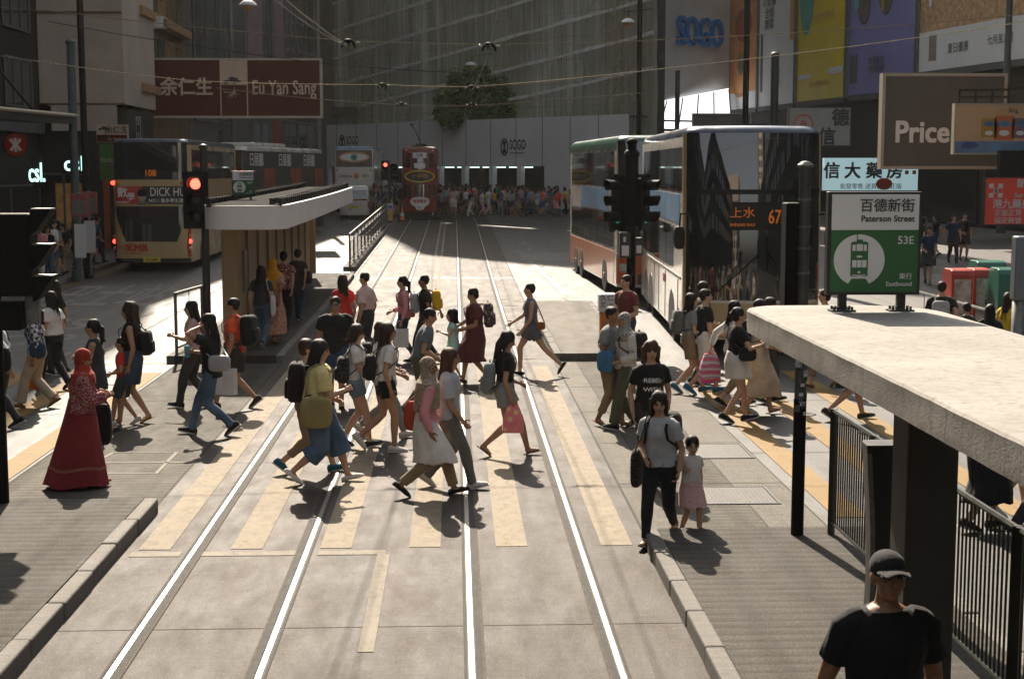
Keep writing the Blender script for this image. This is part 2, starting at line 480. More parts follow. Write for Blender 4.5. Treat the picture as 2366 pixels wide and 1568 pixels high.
# manhole covers
M_MAN = road_mat('cast_iron_cover', (.06, .056, .05), (.09, .084, .074), (.14, .13, .12), .5, 3.0, lines=(9, R(45)), bstr=.9)
def manhole(x, y, w, l, label):
    t = MB(); t.box(x - w/2, x + w/2, y - l/2, y + l/2, -.02, .013); o = t.build('manhole_cover', M_MAN, bev=.004)
    tag(o, label, 'manhole cover')
    f = MB()
    for a in ((x-w/2-.03, x-w/2-.005, y-l/2-.03, y+l/2+.03), (x+w/2+.005, x+w/2+.03, y-l/2-.03, y+l/2+.03), (x-w/2-.005, x+w/2+.005, y-l/2-.03, y-l/2-.005), (x-w/2-.005, x+w/2+.005, y+l/2+.005, y+l/2+.03)):
        f.box(*a, -.02, .016)
    f.build('frame', M_DGREY, o)
manhole(3.1, 15.85, .75, .8, 'square ribbed manhole cover in the paving by the signal pole')
manhole(3.35, 18.4, .7, .9, 'ribbed drain cover set farther back in the same paving strip')

# rails
def rail(x, side):
    def X(y): return x - (.0045 * (y - 82) ** 2 if y > 82 else 0)
    pts = [(X(y), y) for y in ([-30, 0, 10, 20, 28] + [30 + 2 * i for i in range(26)] + [83 + 2*i for i in range(11)])]
    t = MB(); ribbon(t, pts, .042, .0135, 0)
    ribbon(t, [(p[0] + side * .056, p[1]) for p in pts], .052, .011, 1)
    ribbon(t, [(p[0] + side * .091, p[1]) for p in pts], .018, .0125, 2)
    ribbon(t, [(p[0] - side * .045, p[1]) for p in pts], .022, .0105, 1)
    struct(t, 'tram_rail', [M_RAIL, M_GROOVE, M_LIP])
rail(-2.48, 1); rail(-1.41, -1); rail(.11, 1); rail(1.185, -1)

# platforms
def platform(name, x0, x1, y0, y1, mat, kerbs, h=.15, r=.25, ends=(0, 1)):
    """deck sits between granite kerbs; kerbs: list of 'l','r' sides"""
    t = MB(); kw = .145
    a0 = x0 + (kw if 'l' in kerbs else 0); a1 = x1 - (kw if 'r' in kerbs else 0)
    ys = ylist(y0, y1)
    t.loft([[Vector((a0, y, gz(y) - .02)), Vector((a1, y, gz(y) - .02)), Vector((a1, y, gz(y) + h - .004)), Vector((a0, y, gz(y) + h - .004))] for y in ys])
    struct(t, name, mat)
    k = MB(); rnd = random.Random(3)
    for s, c0, c1 in (('l', x0, x0 + kw), ('r', x1 - kw, x1)):
        if s not in kerbs: continue
        y = y1 if y1 < 20 else y0; dirn = -1 if y1 < 20 else 1; lim = y0 if y1 < 20 else y1
        i = 0
        while (y - lim) * dirn < -.1:
            L = min(.86 + .1 * rnd.random(), abs(lim - y)); ya, yb = sorted((y, y + dirn * L)); j = rnd.uniform(-.006, .006)
            f = MB(); f.box(c0 + j, c1 + j, ya + .008, yb - .008, gz(ya) - .02, gz(ya) + h + rnd.uniform(-.005, .006)); 
            k.join(f)
            y += dirn * L; i += 1
    if k.v: struct(k, 'kerb', M_GRAN, bev=.018)
platform('tram_platform', -5.3, -3.14, -2, 15.35, M_PLAT, ('r', 'l'))
platform('tram_platform', 1.80, 4.1, -2, 13.85, M_PLAT, ('l', 'r'))
platform('tram_platform', -5.35, -3.2, 27.25, 47, M_PLAT, ('r', 'l'))
platform('traffic_island', 1.86, 3.55, 27.35, 38, M_ISL, ('l', 'r'))
platform('traffic_island', -3.75, -3.32, 49.5, 78, M_ISL, ('l', 'r'))
# ================================================================== buildings, hoarding, scaffold, tree
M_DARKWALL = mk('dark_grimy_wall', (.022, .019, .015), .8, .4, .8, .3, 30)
M_BEIGEWALL = mk('beige_render', (.40, .33, .27), .85, .18, .5, .35, 25)
M_BROWNWALL = mk('brown_render', (.14, .075, .03), .8, .4, 1.0, .3, 20)
M_GREYWALL = mk('grey_render', (.085, .088, .082), .8, .25, .7, .2, 20)
M_WINDARK = glass_dark('window_glass_dark', (.012, .016, .018), .08)
M_WINBLUE = glass_dark('window_glass_blue', (.05, .065, .085), .12)
M_FRAME = mk('window_frame_metal', (.10, .10, .095), .5, .2, 10)
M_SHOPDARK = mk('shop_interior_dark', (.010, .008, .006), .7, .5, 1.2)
M_PINKPOST = mk('pink_poster', (.27, .185, .205), .6, .25, .6)

def block(name, label, P, Q, depth_dir, depth, z0, z1, mat, cat='building'):
    """wall block whose facade runs from P to Q (x,y), going back along depth_dir"""
    P = Vector(P).to_3d(); Q = Vector(Q).to_3d(); D = Vector(depth_dir).to_3d().normalized() * depth
    root = thing(name, label, cat, (P.x, P.y, gz(P.y)))
    t = MB(); ring = [P, Q, Q + D, P + D]
    t.loft([[p + Vector((0, 0, z)) for p in ring] for z in (z0, z1)])
    o = t.build('wall', mat, root); o.location = -root.location
    return root
def facade(root, P, Q, off, u0, u1, z0, z1, mat, name='window', frame=None, thick=.05, fw=.08, panes=1):
    """window panel proud of a facade; frame child"""
    P = Vector(P).to_3d(); Q = Vector(Q).to_3d(); d = (Q - P); L = d.length; d.normalize(); n = Vector((d.y, -d.x, 0)) * off
    def pt(u, z, w): return P + d * u + n * w + Vector((0, 0, z))
    t = MB(); t.loft([[pt(u0, z0, w), pt(u1, z0, w), pt(u1, z1, w), pt(u0, z1, w)] for w in (.0, thick)])
    o = t.build(name, mat, root); o.location = -root.location
    if frame:
        f = MB()
        for a, b, c, e in [(u0, u0 + fw, z0, z1), (u1 - fw, u1, z0, z1), (u0 + fw, u1 - fw, z1 - fw, z1), (u0 + fw, u1 - fw, z0, z0 + fw)] + \
                [(u0 + (u1-u0)*k/panes - fw/2, u0 + (u1-u0)*k/panes + fw/2, z0 + fw, z1 - fw) for k in range(1, panes)]:
            f.loft([[pt(a, c, w), pt(b, c, w), pt(b, e, w), pt(a, e, w)] for w in (thick, thick + .05)])
        f.build('frame', frame, o)
    return o

# ---- left row
H_LEFT = 54
P, Q = (-16, 14), (-16, 58)
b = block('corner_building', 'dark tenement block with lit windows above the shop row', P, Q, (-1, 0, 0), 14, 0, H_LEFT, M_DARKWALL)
M_ORANGE = mk('orange_lit_window', (.75, .25, .06), .5, .6, .8, emit=.10)
M_PINK = mk('pink_lit_window', (.75, .45, .62), .5, .5, 1.5, emit=.22, stretch=(1, 6, .2))
M_REDO = mk('orange_lit_panel', (.8, .22, .08), .5, .3, 1.5, emit=.22)
for u0, u1, z0, z1, mm in [(34, 38, 8.4, 10.2, M_ORANGE), (33.0, 37.6, 5.9, 8.0, M_PINK), (37.7, 38.8, 5.9, 8.0, M_REDO), (39.6, 43, 8.6, 10.4, M_WINDARK), (39.6, 43, 5.8, 7.6, M_WINDARK), (28, 32, 6, 8, M_WINDARK)]:
    facade(b, P, Q, 1, u0, u1, z0, z1, mm, 'window', M_FRAME, panes=3)
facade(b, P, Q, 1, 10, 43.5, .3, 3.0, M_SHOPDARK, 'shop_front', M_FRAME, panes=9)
facade(b, P, Q, 1, 10, 43.9, 4.9, 5.5, M_GREYWALL, 'ledge', thick=.25)
for u in (31, 36.5): facade(b, P, Q, 1, u, u + .35, 8.2, 20, M_BROWNWALL, 'pilaster', thick=.15)

P, Q = (-16.0, 58.2), (-12.75, 58.2)
b = block('gable_wall', 'pale blank gable wall standing between the tenement and the balconies', P, Q, (0, 1, 0), 6, 6.05, 37, M_BEIGEWALL)
facade(b, P, Q, 1, .45, 2.95, 5.02, 6.0, M_BEIGEWALL, 'lower_panel', thick=.1)
for z in (6.02, 9.5, 12.3): facade(b, P, Q, 1, .0, 3.25, z, z + .07, M_BROWNWALL, 'ledge', thick=.06)
P, Q = (-17.5, 58.6), (-12.75, 58.6)
b = block('shop_building', 'dark shop block under the blank gable wall', P, Q, (0, 1, 0), 5, 0, 5.9, M_DARKWALL)
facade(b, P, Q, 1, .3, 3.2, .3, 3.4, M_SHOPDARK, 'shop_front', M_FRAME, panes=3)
M_SHOPWARM = mk('shop_glow_warm', (.30, .15, .05), .6, .7, 2.0, emit=.05)
facade(b, P, Q, 1, 1.9, 2.9, 1.2, 3.0, M_SHOPWARM, 'display', thick=.09)
facade(b, P, Q, 1, 3.75, 3.98, .2, 3.2, mk('orange_red_post', (.35, .07, .02), .5, .2, 3), 'door_post', thick=.12)

P, Q = (-13.1, 61), (-13.3, 75)
b = block('balcony_building', 'brown tenement with timber balconies beside the gable wall', P, Q, (-1, 0, 0), 12, 0, 37, M_BROWNWALL)
M_TIMB = [mk('timber_slat_a', (.30, .17, .07), .8, .4, 3, .2, 30), mk('timber_slat_b', (.16, .10, .05), .8, .4, 3), mk('timber_slat_c', (.10, .12, .07), .8, .4, 3)]
rnd = random.Random(5)
for fl in range(5):
    z0 = 7.2 + 3.1 * fl
    facade(b, P, Q, 1, .4, 12.6, z0 - .5, z0 - .15, M_TIMB[0], 'balcony_slab', thick=.5)
    for k in range(5):
        u0 = .6 + k * 2.4
        o = facade(b, P, Q, 1, u0, u0 + 2.2, z0, z0 + 2.2, M_WINDARK, 'window', M_TIMB[k % 3], fw=.14, panes=3 + k % 2)
        f = MB()
        for j in range(9):
            uu = u0 + .1 + j * .24
            f.box(-13.05 + .02, -12.93 + .02 - .0143*uu, 61 + uu, 61 + uu + .09, z0 - .1, z0 + rnd.uniform(.6, 2.0))
        f.build('slats', M_TIMB[(k + fl) % 3], o)
t = MB(); t.box(-12.95, -12.35, 64.2, 65.0, 9.5, 10.0); o = t.build('air_conditioner', mk('pale_plastic', (.45, .44, .42), .6, .2, 4), bev=.03)
tag(o, 'small pale air conditioner on the brown balcony wall', 'air conditioner')
f = MB(); f.box(-12.34, -12.32, 64.3, 64.9, 9.58, 9.92); f.build('grille', M_DGREY, o)
o.parent = None
P, Q = (-13.3, 75.2), (-10.2, 111)
b = block('glass_building', 'grey glass fronted block hung with pink posters behind the brown signboard', P, Q, (-1, 0, 0), 14, 0, 31, M_GREYWALL)
import itertools
for k, (u0, u1, z0, z1, mm) in enumerate([(1, 6, 6.0, 20, M_WINDARK), (6.4, 9.2, 6.0, 20, M_WINBLUE), (13, 17.5, 9.2, 20, M_PINKPOST), (17.8, 20.2, 9.2, 20, M_WINDARK), (20.5, 24, 9.2, 20, M_PINKPOST), (24.4, 28, 9.2, 20, M_WINBLUE), (28.4, 35, 9.2, 20, M_WINDARK),
        (1, 8, .4, 4.2, M_SHOPDARK), (14, 19, 1.2, 6.8, M_WINBLUE), (19.3, 22.5, 1.2, 6.8, mk('red_poster', (.32, .055, .045), .6, .3, .7)), (22.8, 28, 1.2, 6.8, M_WINBLUE), (28.3, 35, 1.2, 6.8, M_WINBLUE)]):
    facade(b, P, Q, 1, u0, u1, z0, z1, mm, 'window' if mm in (M_WINDARK, M_WINBLUE) else ('shop_front' if mm is M_SHOPDARK else 'poster'), M_FRAME, fw=.16, panes=2 if mm in (M_WINDARK, M_WINBLUE, M_SHOPDARK) else 1)
P, Q = (-10.2, 111.2), (-6, 150)
block('office_block', 'plain grey block at the far bend of the street', P, Q, (-1, 0, 0), 20, 0, 36, M_GREYWALL)

# ---- scaffolded store across the end of the street
A = Vector((-10.9, 120.3, 0)); Bq = Vector((12.65, 92.0, 0)); fd = (Bq - A); FL = fd.length; fd.normalize(); fn = Vector((fd.y, -fd.x, 0))
if fn.y > 0: fn = -fn
def FP(u, z, w): return A + fd * u + fn * w + Vector((0, 0, z))
GZF = 1.05
m, n, bs = nt_new('green_grey_netting')
t1 = noise_col(n, 1.0, 4, .65, 'Object', (1.6, 1.6, .03)); t1b = noise_col(n, 3.2, 3, .7, 'Object', (1.6, 1.6, .05)); t2 = noise_col(n, .12, 3, .6, 'Object', (1, 1, .5))
c = ramp(n, t1.outputs['Fac'], [(.28, (.26, .29, .225)), (.5, (.46, .48, .39)), (.72, (.80, .79, .71))]).outputs[0]
c = mix(n, ramp(n, t1b.outputs['Fac'], [(.52, 0), (.70, .8)]).outputs[0], c, (.74, .73, .68))
c = mix(n, ramp(n, t1b.outputs['Fac'], [(.30, .6), (.44, 0)]).outputs[0], c, (.09, .10, .075))
c = mix(n, ramp(n, t2.outputs['Fac'], [(.40, 0), (.62, .55)]).outputs[0], c, (.20, .185, .14))
n.links.new(c, bs.inputs['Base Color']); bs.inputs['Roughness'].default_value = .8
# opaque matte sheet with weak specular
bs.inputs['Specular IOR Level'].default_value = .2
M_NET = m
M_BAMBOO = mk('bamboo_pole', (.30, .235, .14), .75, .3, 4)
M_SEAM = mk('pale_net_seam', (.62, .61, .57), .7, .25, 2)
root = thing('scaffolded_store', 'department store wrapped in grey green netting and bamboo scaffolding', 'building', (A.x, A.y, 0))
for za, zb, dp in ((0, 28, 30), (34, 54, 4)):  # unseen slot between the two masses, shaped to let a sun band through
    t = MB(); t.loft([[FP(0, z, -.6), FP(FL, z, -.6), FP(FL, z, -.6) + Vector((dp/30, dp, 0)), FP(0, z, -.6) + Vector((dp/30, dp, 0))] for z in (za, zb)])
    t.build('wall', M_GREYWALL, root, world=True)
for k in range(6):
    t = MB(); u = FL*(.04 + .184*k); t.loft([[FP(u - .5, z, -.7), FP(u + .5, z, -.7), FP(u + .5, z, -1.7), FP(u - .5, z, -1.7)] for z in (28.01, 33.99)]); t.build('column', M_GREYWALL, root, world=True)  # columns bridging the unseen light slot
t = MB(); nu, nz = 150, 36; vs = []; fs = []
for j in range(nz + 1):
    z = 4 + 50 * (j / nz) ** 1.5
    for i in range(nu + 1):
        u = FL * i / nu
        w = .16 * noise.noise((u * .9, z * .07, 3)) + .3 * noise.noise((u * .16, z * .12, 9)) + .10 * (1 - abs(((z + u * .16) % 3.6) / 1.8 - 1))
        vs.append(FP(u, z, w))
for j in range(nz):
    if 27.5 < vs[j*(nu+1)].z < 33.6: continue
    for i in range(nu): a = j*(nu+1)+i; fs.append((a, a+1, a+nu+2, a+nu+1))
t.add(vs, fs); t.build('netting', M_NET, root, smooth=True, world=True)
t = MB(); rnd = random.Random(11)
for i in range(60):
    u = FL * (i + .5) / 60 + rnd.uniform(-.1, .1); t.tube([FP(u, 6.5, .42), FP(u + rnd.uniform(-.15, .15), 27, .42)], .022, 5)
for k in range(14):
    z = 7.5 + 1.5 * k; t.tube([FP(0, z, .46), FP(FL, z + .15, .46)], .02, 5)
t.build('bamboo_lattice', M_BAMBOO, root, world=True)
t = MB()
for k in range(12):
    u = FL - 1.2 - .9 * rnd.random() - (k % 6) * .5; z = 6.6 + 1.4 * k
    t.tube([FP(u - 1.2, z, .52), FP(u + 1.0, z + 2.2, .52)], .03, 5); t.tube([FP(u + 1.0, z, .54), FP(u - 1.2, z + 2.0, .54)], .025, 5)
for k in range(9): t.tube([FP(FL - .2 - .45 * k, 6.5, .5), FP(FL - .2 - .45 * k + rnd.uniform(-.2, .2), 26, .5)], .045, 5)
t.build('bamboo_brace', M_BAMBOO, root, world=True)
t = MB()
for k in range(7):
    z0 = 5.4 + 2.1 * k
    vs = []; fs = []
    for i in range(61):
        u = FL * i / 60; z = z0 + .115 * u + .05 * noise.noise((u * .5, k, 0)); hh = .20 + .13 * noise.noise((u * .4, k, 5))
        vs += [FP(u, z, .50), FP(u, z + hh, .50), FP(u, z + hh, .53), FP(u, z, .53)]
    for i in range(60):
        a = i * 4
        for j in range(4): fs.append((a + j, a + (j+1) % 4, a + 4 + (j+1) % 4, a + 4 + j))
    t.add(vs, fs)
t.build('seam_band', M_SEAM, root, world=True)
t = MB()
for u in (3.2,): t.loft([[FP(u - 3, z, .6), FP(u + 3.2, z, .6), FP(u + 3.2, z, .9), FP(u - 3, z, .9)] for z in (7.6, 8.3)])
t.build('canopy_beam', M_GREYWALL, root, world=True)

# hoarding in front
M_HOARD = mk('grey_white_hoarding', (.66, .655, .65), .6, .10, .25, .1, 8)
root = thing('hoarding', 'long pale hoarding wrapped along the foot of the scaffolded store', 'hoarding', (A.x, A.y, 0))
def hw(u): return 2.6 + .05 * noise.noise((u * .3, 1, 0))
t = MB(); us = [FL * i / 80 for i in range(81)]; uop = 29.2
def zlow(u): return 3.72 if u < uop else GZF
rings = [[FP(u, 3.72, hw(u)), FP(u, 3.72, hw(u) + .15), FP(u, 6.85 + .0 * u, hw(u) + .15), FP(u, 6.85, hw(u))] for u in us]
t.loft(rings); t.loft([[FP(u, GZF - .1, hw(u)), FP(u, GZF - .1, hw(u) + .15), FP(u, 3.715, hw(u) + .15), FP(u, 3.715, hw(u))] for u in us if u >= uop])
t.build('panel', M_HOARD, root, smooth=True, sharp=40, world=True)
for k in range(14):
    t = MB(); u = 1.2 + 2.55*k; t.loft([[FP(u, z, hw(u) + .148), FP(u + .04, z, hw(u) + .148), FP(u + .04, z, hw(u) + .17), FP(u, z, hw(u) + .17)] for z in (3.74, 6.84)]); t.build('panel_joint', M_GREYWALL, root, world=True)
t = MB()
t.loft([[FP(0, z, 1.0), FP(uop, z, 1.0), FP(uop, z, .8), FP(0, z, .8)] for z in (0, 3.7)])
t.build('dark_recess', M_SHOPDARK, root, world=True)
t = MB(); t.loft([[FP(0, z, .9), FP(FL, z, .9), FP(FL, z, 2.55), FP(0, z, 2.55)] for z in (6.70, 6.78)]); t.build('deck', M_GREYWALL, root, world=True)
for u in (1.5, 5, 8.5, 12, 15.2, 18.6, 21.3, 24.2, 27.0):
    t = MB(); t.loft([[FP(u - .2, z, 2.4), FP(u + .2, z, 2.4), FP(u + .2, z, 2.75), FP(u - .2, z, 2.75)] for z in (GZF - .2, 3.715)]); t.build('column', M_HOARD, root, world=True)
M_TUBE = emis('fluorescent_tube', (.75, .95, .85), .7)
for u in [13.5 + 1.35 * i for i in range(11)]:
    t = MB(); t.loft([[FP(u, z, 2.3), FP(u + .9, z, 2.3), FP(u + .9, z, 2.42), FP(u, z, 2.42)] for z in (3.60, 3.68)]); t.build('tube_lamp', M_TUBE, root, world=True)
ANG = atan2(fd.y, fd.x)
M_INK = mk('black_ink', (.03, .03, .03), .6, .2, 5)
def logo(u, z, s):
    L = MB(); L.join(text_mb('SOGO', .95 * s, 'LEFT', .01, .62), T3((.55 * s, 0, .12 * s)))
    for k in range(28):
        a0, a1 = 2*pi*k/28, 2*pi*(k+1)/28
        q = [(.40*cos(a0), .62*sin(a0)), (.40*cos(a1), .62*sin(a1)), (.29*cos(a1), .51*sin(a1)), (.29*cos(a0), .51*sin(a0))]
        L.prism([(x * s, y * s) for x, y in q], lambda x, y, d: Vector((x, d, y)), -.01, 0)
    for q in ([(-.2, .42), (.2, .42), (.2, .34), (.06, .0), (.2, -.34), (.2, -.42), (-.2, -.42), (-.2, -.34), (-.06, 0), (-.2, .34)],):
        L.prism([(x * s, y * s) for x, y in q], lambda x, y, d: Vector((x, d, y)), -.01, 0)
    L.box(.6 * s, 2.0 * s, -.008, 0, -.45 * s, -.40 * s)
    o = L.build('lettering', M_INK, root)
    o.matrix_local = Matrix.Translation(FP(u, z, hw(u) + .19) - Vector(root.location)) @ Matrix.Rotation(ANG, 4, 'Z')
logo(25.6, 4.98, .95); logo(7.1, 5.5, .95)

# tree rising behind the hoarding
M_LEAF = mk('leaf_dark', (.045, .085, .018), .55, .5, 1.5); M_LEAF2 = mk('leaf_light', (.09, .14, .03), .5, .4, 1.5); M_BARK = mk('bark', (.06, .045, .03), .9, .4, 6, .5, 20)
tc = at(1112, 285, 102.2)
root = thing('street_tree', 'dense dark green street tree rising behind the pale hoarding', 'tree', (tc.x, 102.2, gz(102.2)))
t = MB(); z0 = -.05
t.tube([(0, 0, z0), (.1, 0, 2.5), (-.1, .1, 4.5)], [.28, .22, .18], 9)
for k in range(7):
    a = k * .9; t.tube([(-.05, .05, 3.6 + .25*k), (1.0*cos(a), .8*sin(a), 5.4 + .3*k), (1.9*cos(a), 1.4*sin(a), 6.5 + .35*k)], [.12, .07, .03], 6)
t.build('trunk', M_BARK, root, smooth=True)
t = MB(); rnd = random.Random(21); blobs = []
for k in range(46):
    a = rnd.uniform(0, 2*pi); zz = rnd.uniform(6.0, 8.7); rr = (2.5 if zz < 7.9 else 1.8) * sqrt(rnd.random())
    if zz > 8.2 and rr * cos(a) > .9: zz -= 1.0
    blobs.append((Vector((rr * cos(a) - .1, rr * .22 * sin(a), zz)), rnd.uniform(.5, .85)))
blobs += [(Vector((2.6, 0, 6.3)), .6), (Vector((-2.6, .1, 7.4)), .55), (Vector((.0, -.1, 9.1)), .5), (Vector((-1.0, 0, 8.9)), .5), (Vector((2.2, 0, 7.4)), .7)]
for c, r in blobs:
    for i in range(330):
        d = Vector((rnd.gauss(0, 1), rnd.gauss(0, 1), rnd.gauss(0, 1))).normalized() * r * rnd.uniform(.5, 1.25)
        d.y *= .6; p = c + d; q = Vector((rnd.gauss(0, 1), rnd.gauss(0, 1), rnd.gauss(0, .6))).normalized(); w = q.orthogonal().normalized(); s = rnd.uniform(.11, .21)
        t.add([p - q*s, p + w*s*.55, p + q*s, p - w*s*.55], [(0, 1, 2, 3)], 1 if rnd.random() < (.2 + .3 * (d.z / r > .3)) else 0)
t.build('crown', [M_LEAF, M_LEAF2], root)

# ---- right hand store: sign wall and billboards
M_STORE = mk('store_wall_grey', (.55, .54, .52), .75, .12, .4, .15, 15)
P, Q = (14.6, 105.5), (20.7, 111)
root = block('sign_wall', 'grey store corner wall carrying big blue letters', P, Q, (.5, 1, 0), 12, 7.2, 40, M_STORE)
M_BLUE = mk('blue_letter', (.03, .19, .50), .4, .25, 2)
wd = (Vector(Q) - Vector(P)).normalized()
L = text_mb('SOGO', 2.9, 'CENTER', .014, .64, depth=.3)
o = L.build('lettering', M_BLUE, root); pp = at(1610, 78, 107.6)
o.matrix_local = Matrix.Translation(Vector((17.75, 107.95, pp.z)) - Vector(root.location)) @ Matrix.Rotation(atan2(wd.y, wd.x), 4, 'Z')
# glazed canopy under the sign wall, made bright by emission in its white
M_GLOW = mk('emissive_white_canopy', (.85, .88, .92), .3, .12, .3, emit=.75)
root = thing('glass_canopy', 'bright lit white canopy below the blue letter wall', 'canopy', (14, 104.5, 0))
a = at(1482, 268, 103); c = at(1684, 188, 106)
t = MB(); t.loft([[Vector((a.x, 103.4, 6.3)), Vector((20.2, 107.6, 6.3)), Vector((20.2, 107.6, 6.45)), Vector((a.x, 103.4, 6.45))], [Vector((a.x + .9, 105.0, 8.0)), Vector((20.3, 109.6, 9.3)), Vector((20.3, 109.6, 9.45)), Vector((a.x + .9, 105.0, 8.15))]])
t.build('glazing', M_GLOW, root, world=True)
t = MB(); t.tube([(a.x, 103.2, 6.9), (20.3, 107.3, 6.9)], .07, 6); t.tube([(a.x, 103.2, 6.25), (20.3, 107.3, 6.25)], .1, 6)
for k in range(6):
    q = k / 5; t.tube([(a.x + (20.2 - a.x) * q, 103.3 + 4.2 * q, 6.35), (a.x + .9 + (19.4 - a.x) * q, 104.9 + 4.6 * q, 8.1 + 1.25 * q)], .05, 6)
t.build('frame', M_DGREY, root, world=True)
P, Q = (14.6, 105.4), (21.5, 111.4)
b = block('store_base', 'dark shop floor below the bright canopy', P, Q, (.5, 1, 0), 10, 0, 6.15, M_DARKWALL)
P, Q = (20.9, 111), (30.4, 56)
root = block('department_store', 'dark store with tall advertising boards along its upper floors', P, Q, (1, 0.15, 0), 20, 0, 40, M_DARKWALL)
PV, QV = Vector(P).to_3d(), Vector(Q).to_3d(); bd = (QV - PV).normalized()
def bu(px):     # distance along the facade seen at picture column px
    k = (px - 1050) / F      # X = k*Y
    return (k * PV.y - PV.x) / (bd.x - k * bd.y)
M_BORD = mk('billboard_edge', (.12, .13, .11), .6, .2, 5)
M_ADOR = mk('ad_orange', (.62, .27, .10), .6, .25, .5); M_ADWH = mk('ad_white', (.70, .69, .66), .6, .08, .5); M_ADYE = mk('ad_yellow', (.72, .54, .015), .6, .12, .4)
M_ADPU = mk('ad_purple', (.19, .18, .40), .6, .15, .5); M_ADBR = mk('ad_brown_pattern', (.50, .30, .14), .6, .55, 3.5); M_ADTE = mk('ad_teal', (.10, .32, .26), .6, .2, 1); M_ADDK = mk('ad_dark', (.10, .08, .07), .6, .4, 1)
M_ADRE = mk('ad_red', (.42, .10, .05), .6, .2, 1)
def board(px0, px1, ylow, mat, label, art=()):
    u0, u1 = bu(px0), bu(px1); um = (u0 + u1) / 2; q = PV + bd * u0
    zl = at(px0, ylow, q.y).z
    r = thing('billboard', label, 'billboard', tuple(q))
    off = Vector((bd.y, -bd.x, 0));  off = off if off.x < 0 else -off
    def pt(u, z, w): return PV + bd * u + off * w + Vector((0, 0, z))
    def slab(a, b, z0, z1, w0, w1, mm, nm, poly=None):
        t = MB()
        if poly: t.prism(poly, lambda x, y, d: pt(u0 + (u1-u0)*x, z0 + (z1-z0)*y, d), w0, w1)
        else: t.loft([[pt(a, z0, w), pt(b, z0, w), pt(b, z1, w), pt(a, z1, w)] for w in (w0, w1)])
        o = t.build(nm, mm, r); o.location = -Vector(r.location)
    slab(u0 + .08, u1 - .08, zl, zl + 14, .02, .3, mat, 'panel')
    slab(u0 - .04, u0 + .08, zl - .1, zl + 14, .02, .4, M_BORD, 'frame'); slab(u1 - .08, u1 + .02, zl - .1, zl + 14, .02, .4, M_BORD, 'frame')
    slab(u0 + .08, u1 - .08, zl - .35, zl - .02, .02, .36, M_GREYWALL, 'ledge')
    for poly, z0, z1, mm in art: slab(0, 0, zl + z0, zl + z1, .31, .34, mm, 'print', poly)
    return r, pt, u0, u1, zl
def el(cx, cy, rx, ry, n=20): return [(cx + rx*cos(2*pi*i/n), cy + ry*sin(2*pi*i/n)) for i in range(n)]
def bx(x0, x1, y0, y1): return [(x0, y0), (x1, y0), (x1, y1), (x0, y1)]
def board_text(bd_, txt, x, z, size, mat, sx=1.0):
    r, pt, u0, u1, zl = bd_
    L = text_mb(txt, size, 'CENTER', .0, sx); o = L.build('lettering', mat, r)
    o.matrix_local = Matrix.Translation(pt(u0 + (u1-u0)*x, zl + z, .36) - Vector(r.location)) @ Matrix.Rotation(atan2(bd.y, bd.x), 4, 'Z')
b = board(1690, 1755, 255, M_ADOR, 'tall orange advertising board next to the blue letters', [(bx(0.03, .97, 0, 1), 0, 1.2, M_ADWH), (el(.4, .5, .33, .5), .8, 4.6, M_ADOR), (el(.42, .5, .1, .5), 2.4, 4.2, M_ADTE), (el(.5, .5, .3, .5), 4.8, 7.2, M_ADRE)])
b = board(1757, 1842, 247, M_ADWH, 'tall white advertising board with black columns of characters', [(bx(.07, .12, 0, 1), 1.0, 5.0, M_ADDK), (bx(.86, .96, 0, 1), 4.2, 8.5, M_ADOR)])
board_text(b, '心齋橋\n全線\n開幕', .3, 6.3, .8, M_INK, 1.0); board_text(b, '優惠折扣\n全場貨品\n今日開始', .5, 1.9, .42, M_BORD)
b = board(1846, 1960, 236, M_ADYE, 'tall yellow advertising board with a green bottle print', [(el(.2, .5, .15, .5), 4.2, 9.8, M_ADTE), (bx(.06, .3, 0, 1), 1.4, 1.7, M_ADWH), (bx(.68, .95, 0, 1), 1.5, 1.9, M_ADWH), (bx(.42, .92, 0, 1), 6.3, 7.0, M_ADOR)])
board_text(b, '即日起購物滿三百元', .5, 1.0, .34, M_ADOR); board_text(b, '日本直送 新登場', .55, 5.2, .5, M_ADOR, .9)
b = board(1966, 2124, 222, M_ADPU, 'tall purple advertising board with food prints', [(el(.24, .5, .09, .5), 4.1, 6.3, M_ADDK), (el(.3, .5, .07, .5), 6.6, 9.6, M_ADWH), (el(.56, .5, .11, .5), 4.4, 7.6, M_ADDK), (el(.52, .5, .05, .5), 4.6, 9.4, M_ADYE), (el(.12, .5, .06, .5), 5.0, 8.0, M_ADTE), (bx(.04, .14, 0, 1), .7, 2.4, M_GREYWALL)])
board_text(b, '精選美食\n地庫超市', .45, 1.6, .5, M_GREYWALL)
b = board(2130, 2420, 168, M_ADBR, 'wide brown patterned advertising board with a white lower band', [(bx(0.01, .99, 0, 1), 0, 2.1, M_ADWH), (bx(.1, .17, 0, 1), .5, 1.9, M_ADOR), (el(.1, .5, .025, .5), 3.4, 7.4, M_ADWH)])
board_text(b, '夏日優惠', .36, 1.0, .55, M_BORD); board_text(b, '七月至九月', .7, 1.1, .5, M_BORD)
for u0, u1 in [(bu(1700), bu(1800)), (bu(1810), bu(1960)), (bu(1990), bu(2100)), (bu(2130), bu(2270)), (bu(2290), bu(2420))]:
    t = MB(); off = Vector((bd.y, -bd.x, 0));  off = off if off.x < 0 else -off
    t.loft([[PV + bd*u0 + off*w + Vector((0,0,.7)), PV + bd*u1 + off*w + Vector((0,0,.7)), PV + bd*u1 + off*w + Vector((0,0,3.6)), PV + bd*u0 + off*w + Vector((0,0,3.6))] for w in (.02, .12)])
    o = t.build('shop_front', M_WINDARK, root); o.location = -Vector(root.location)

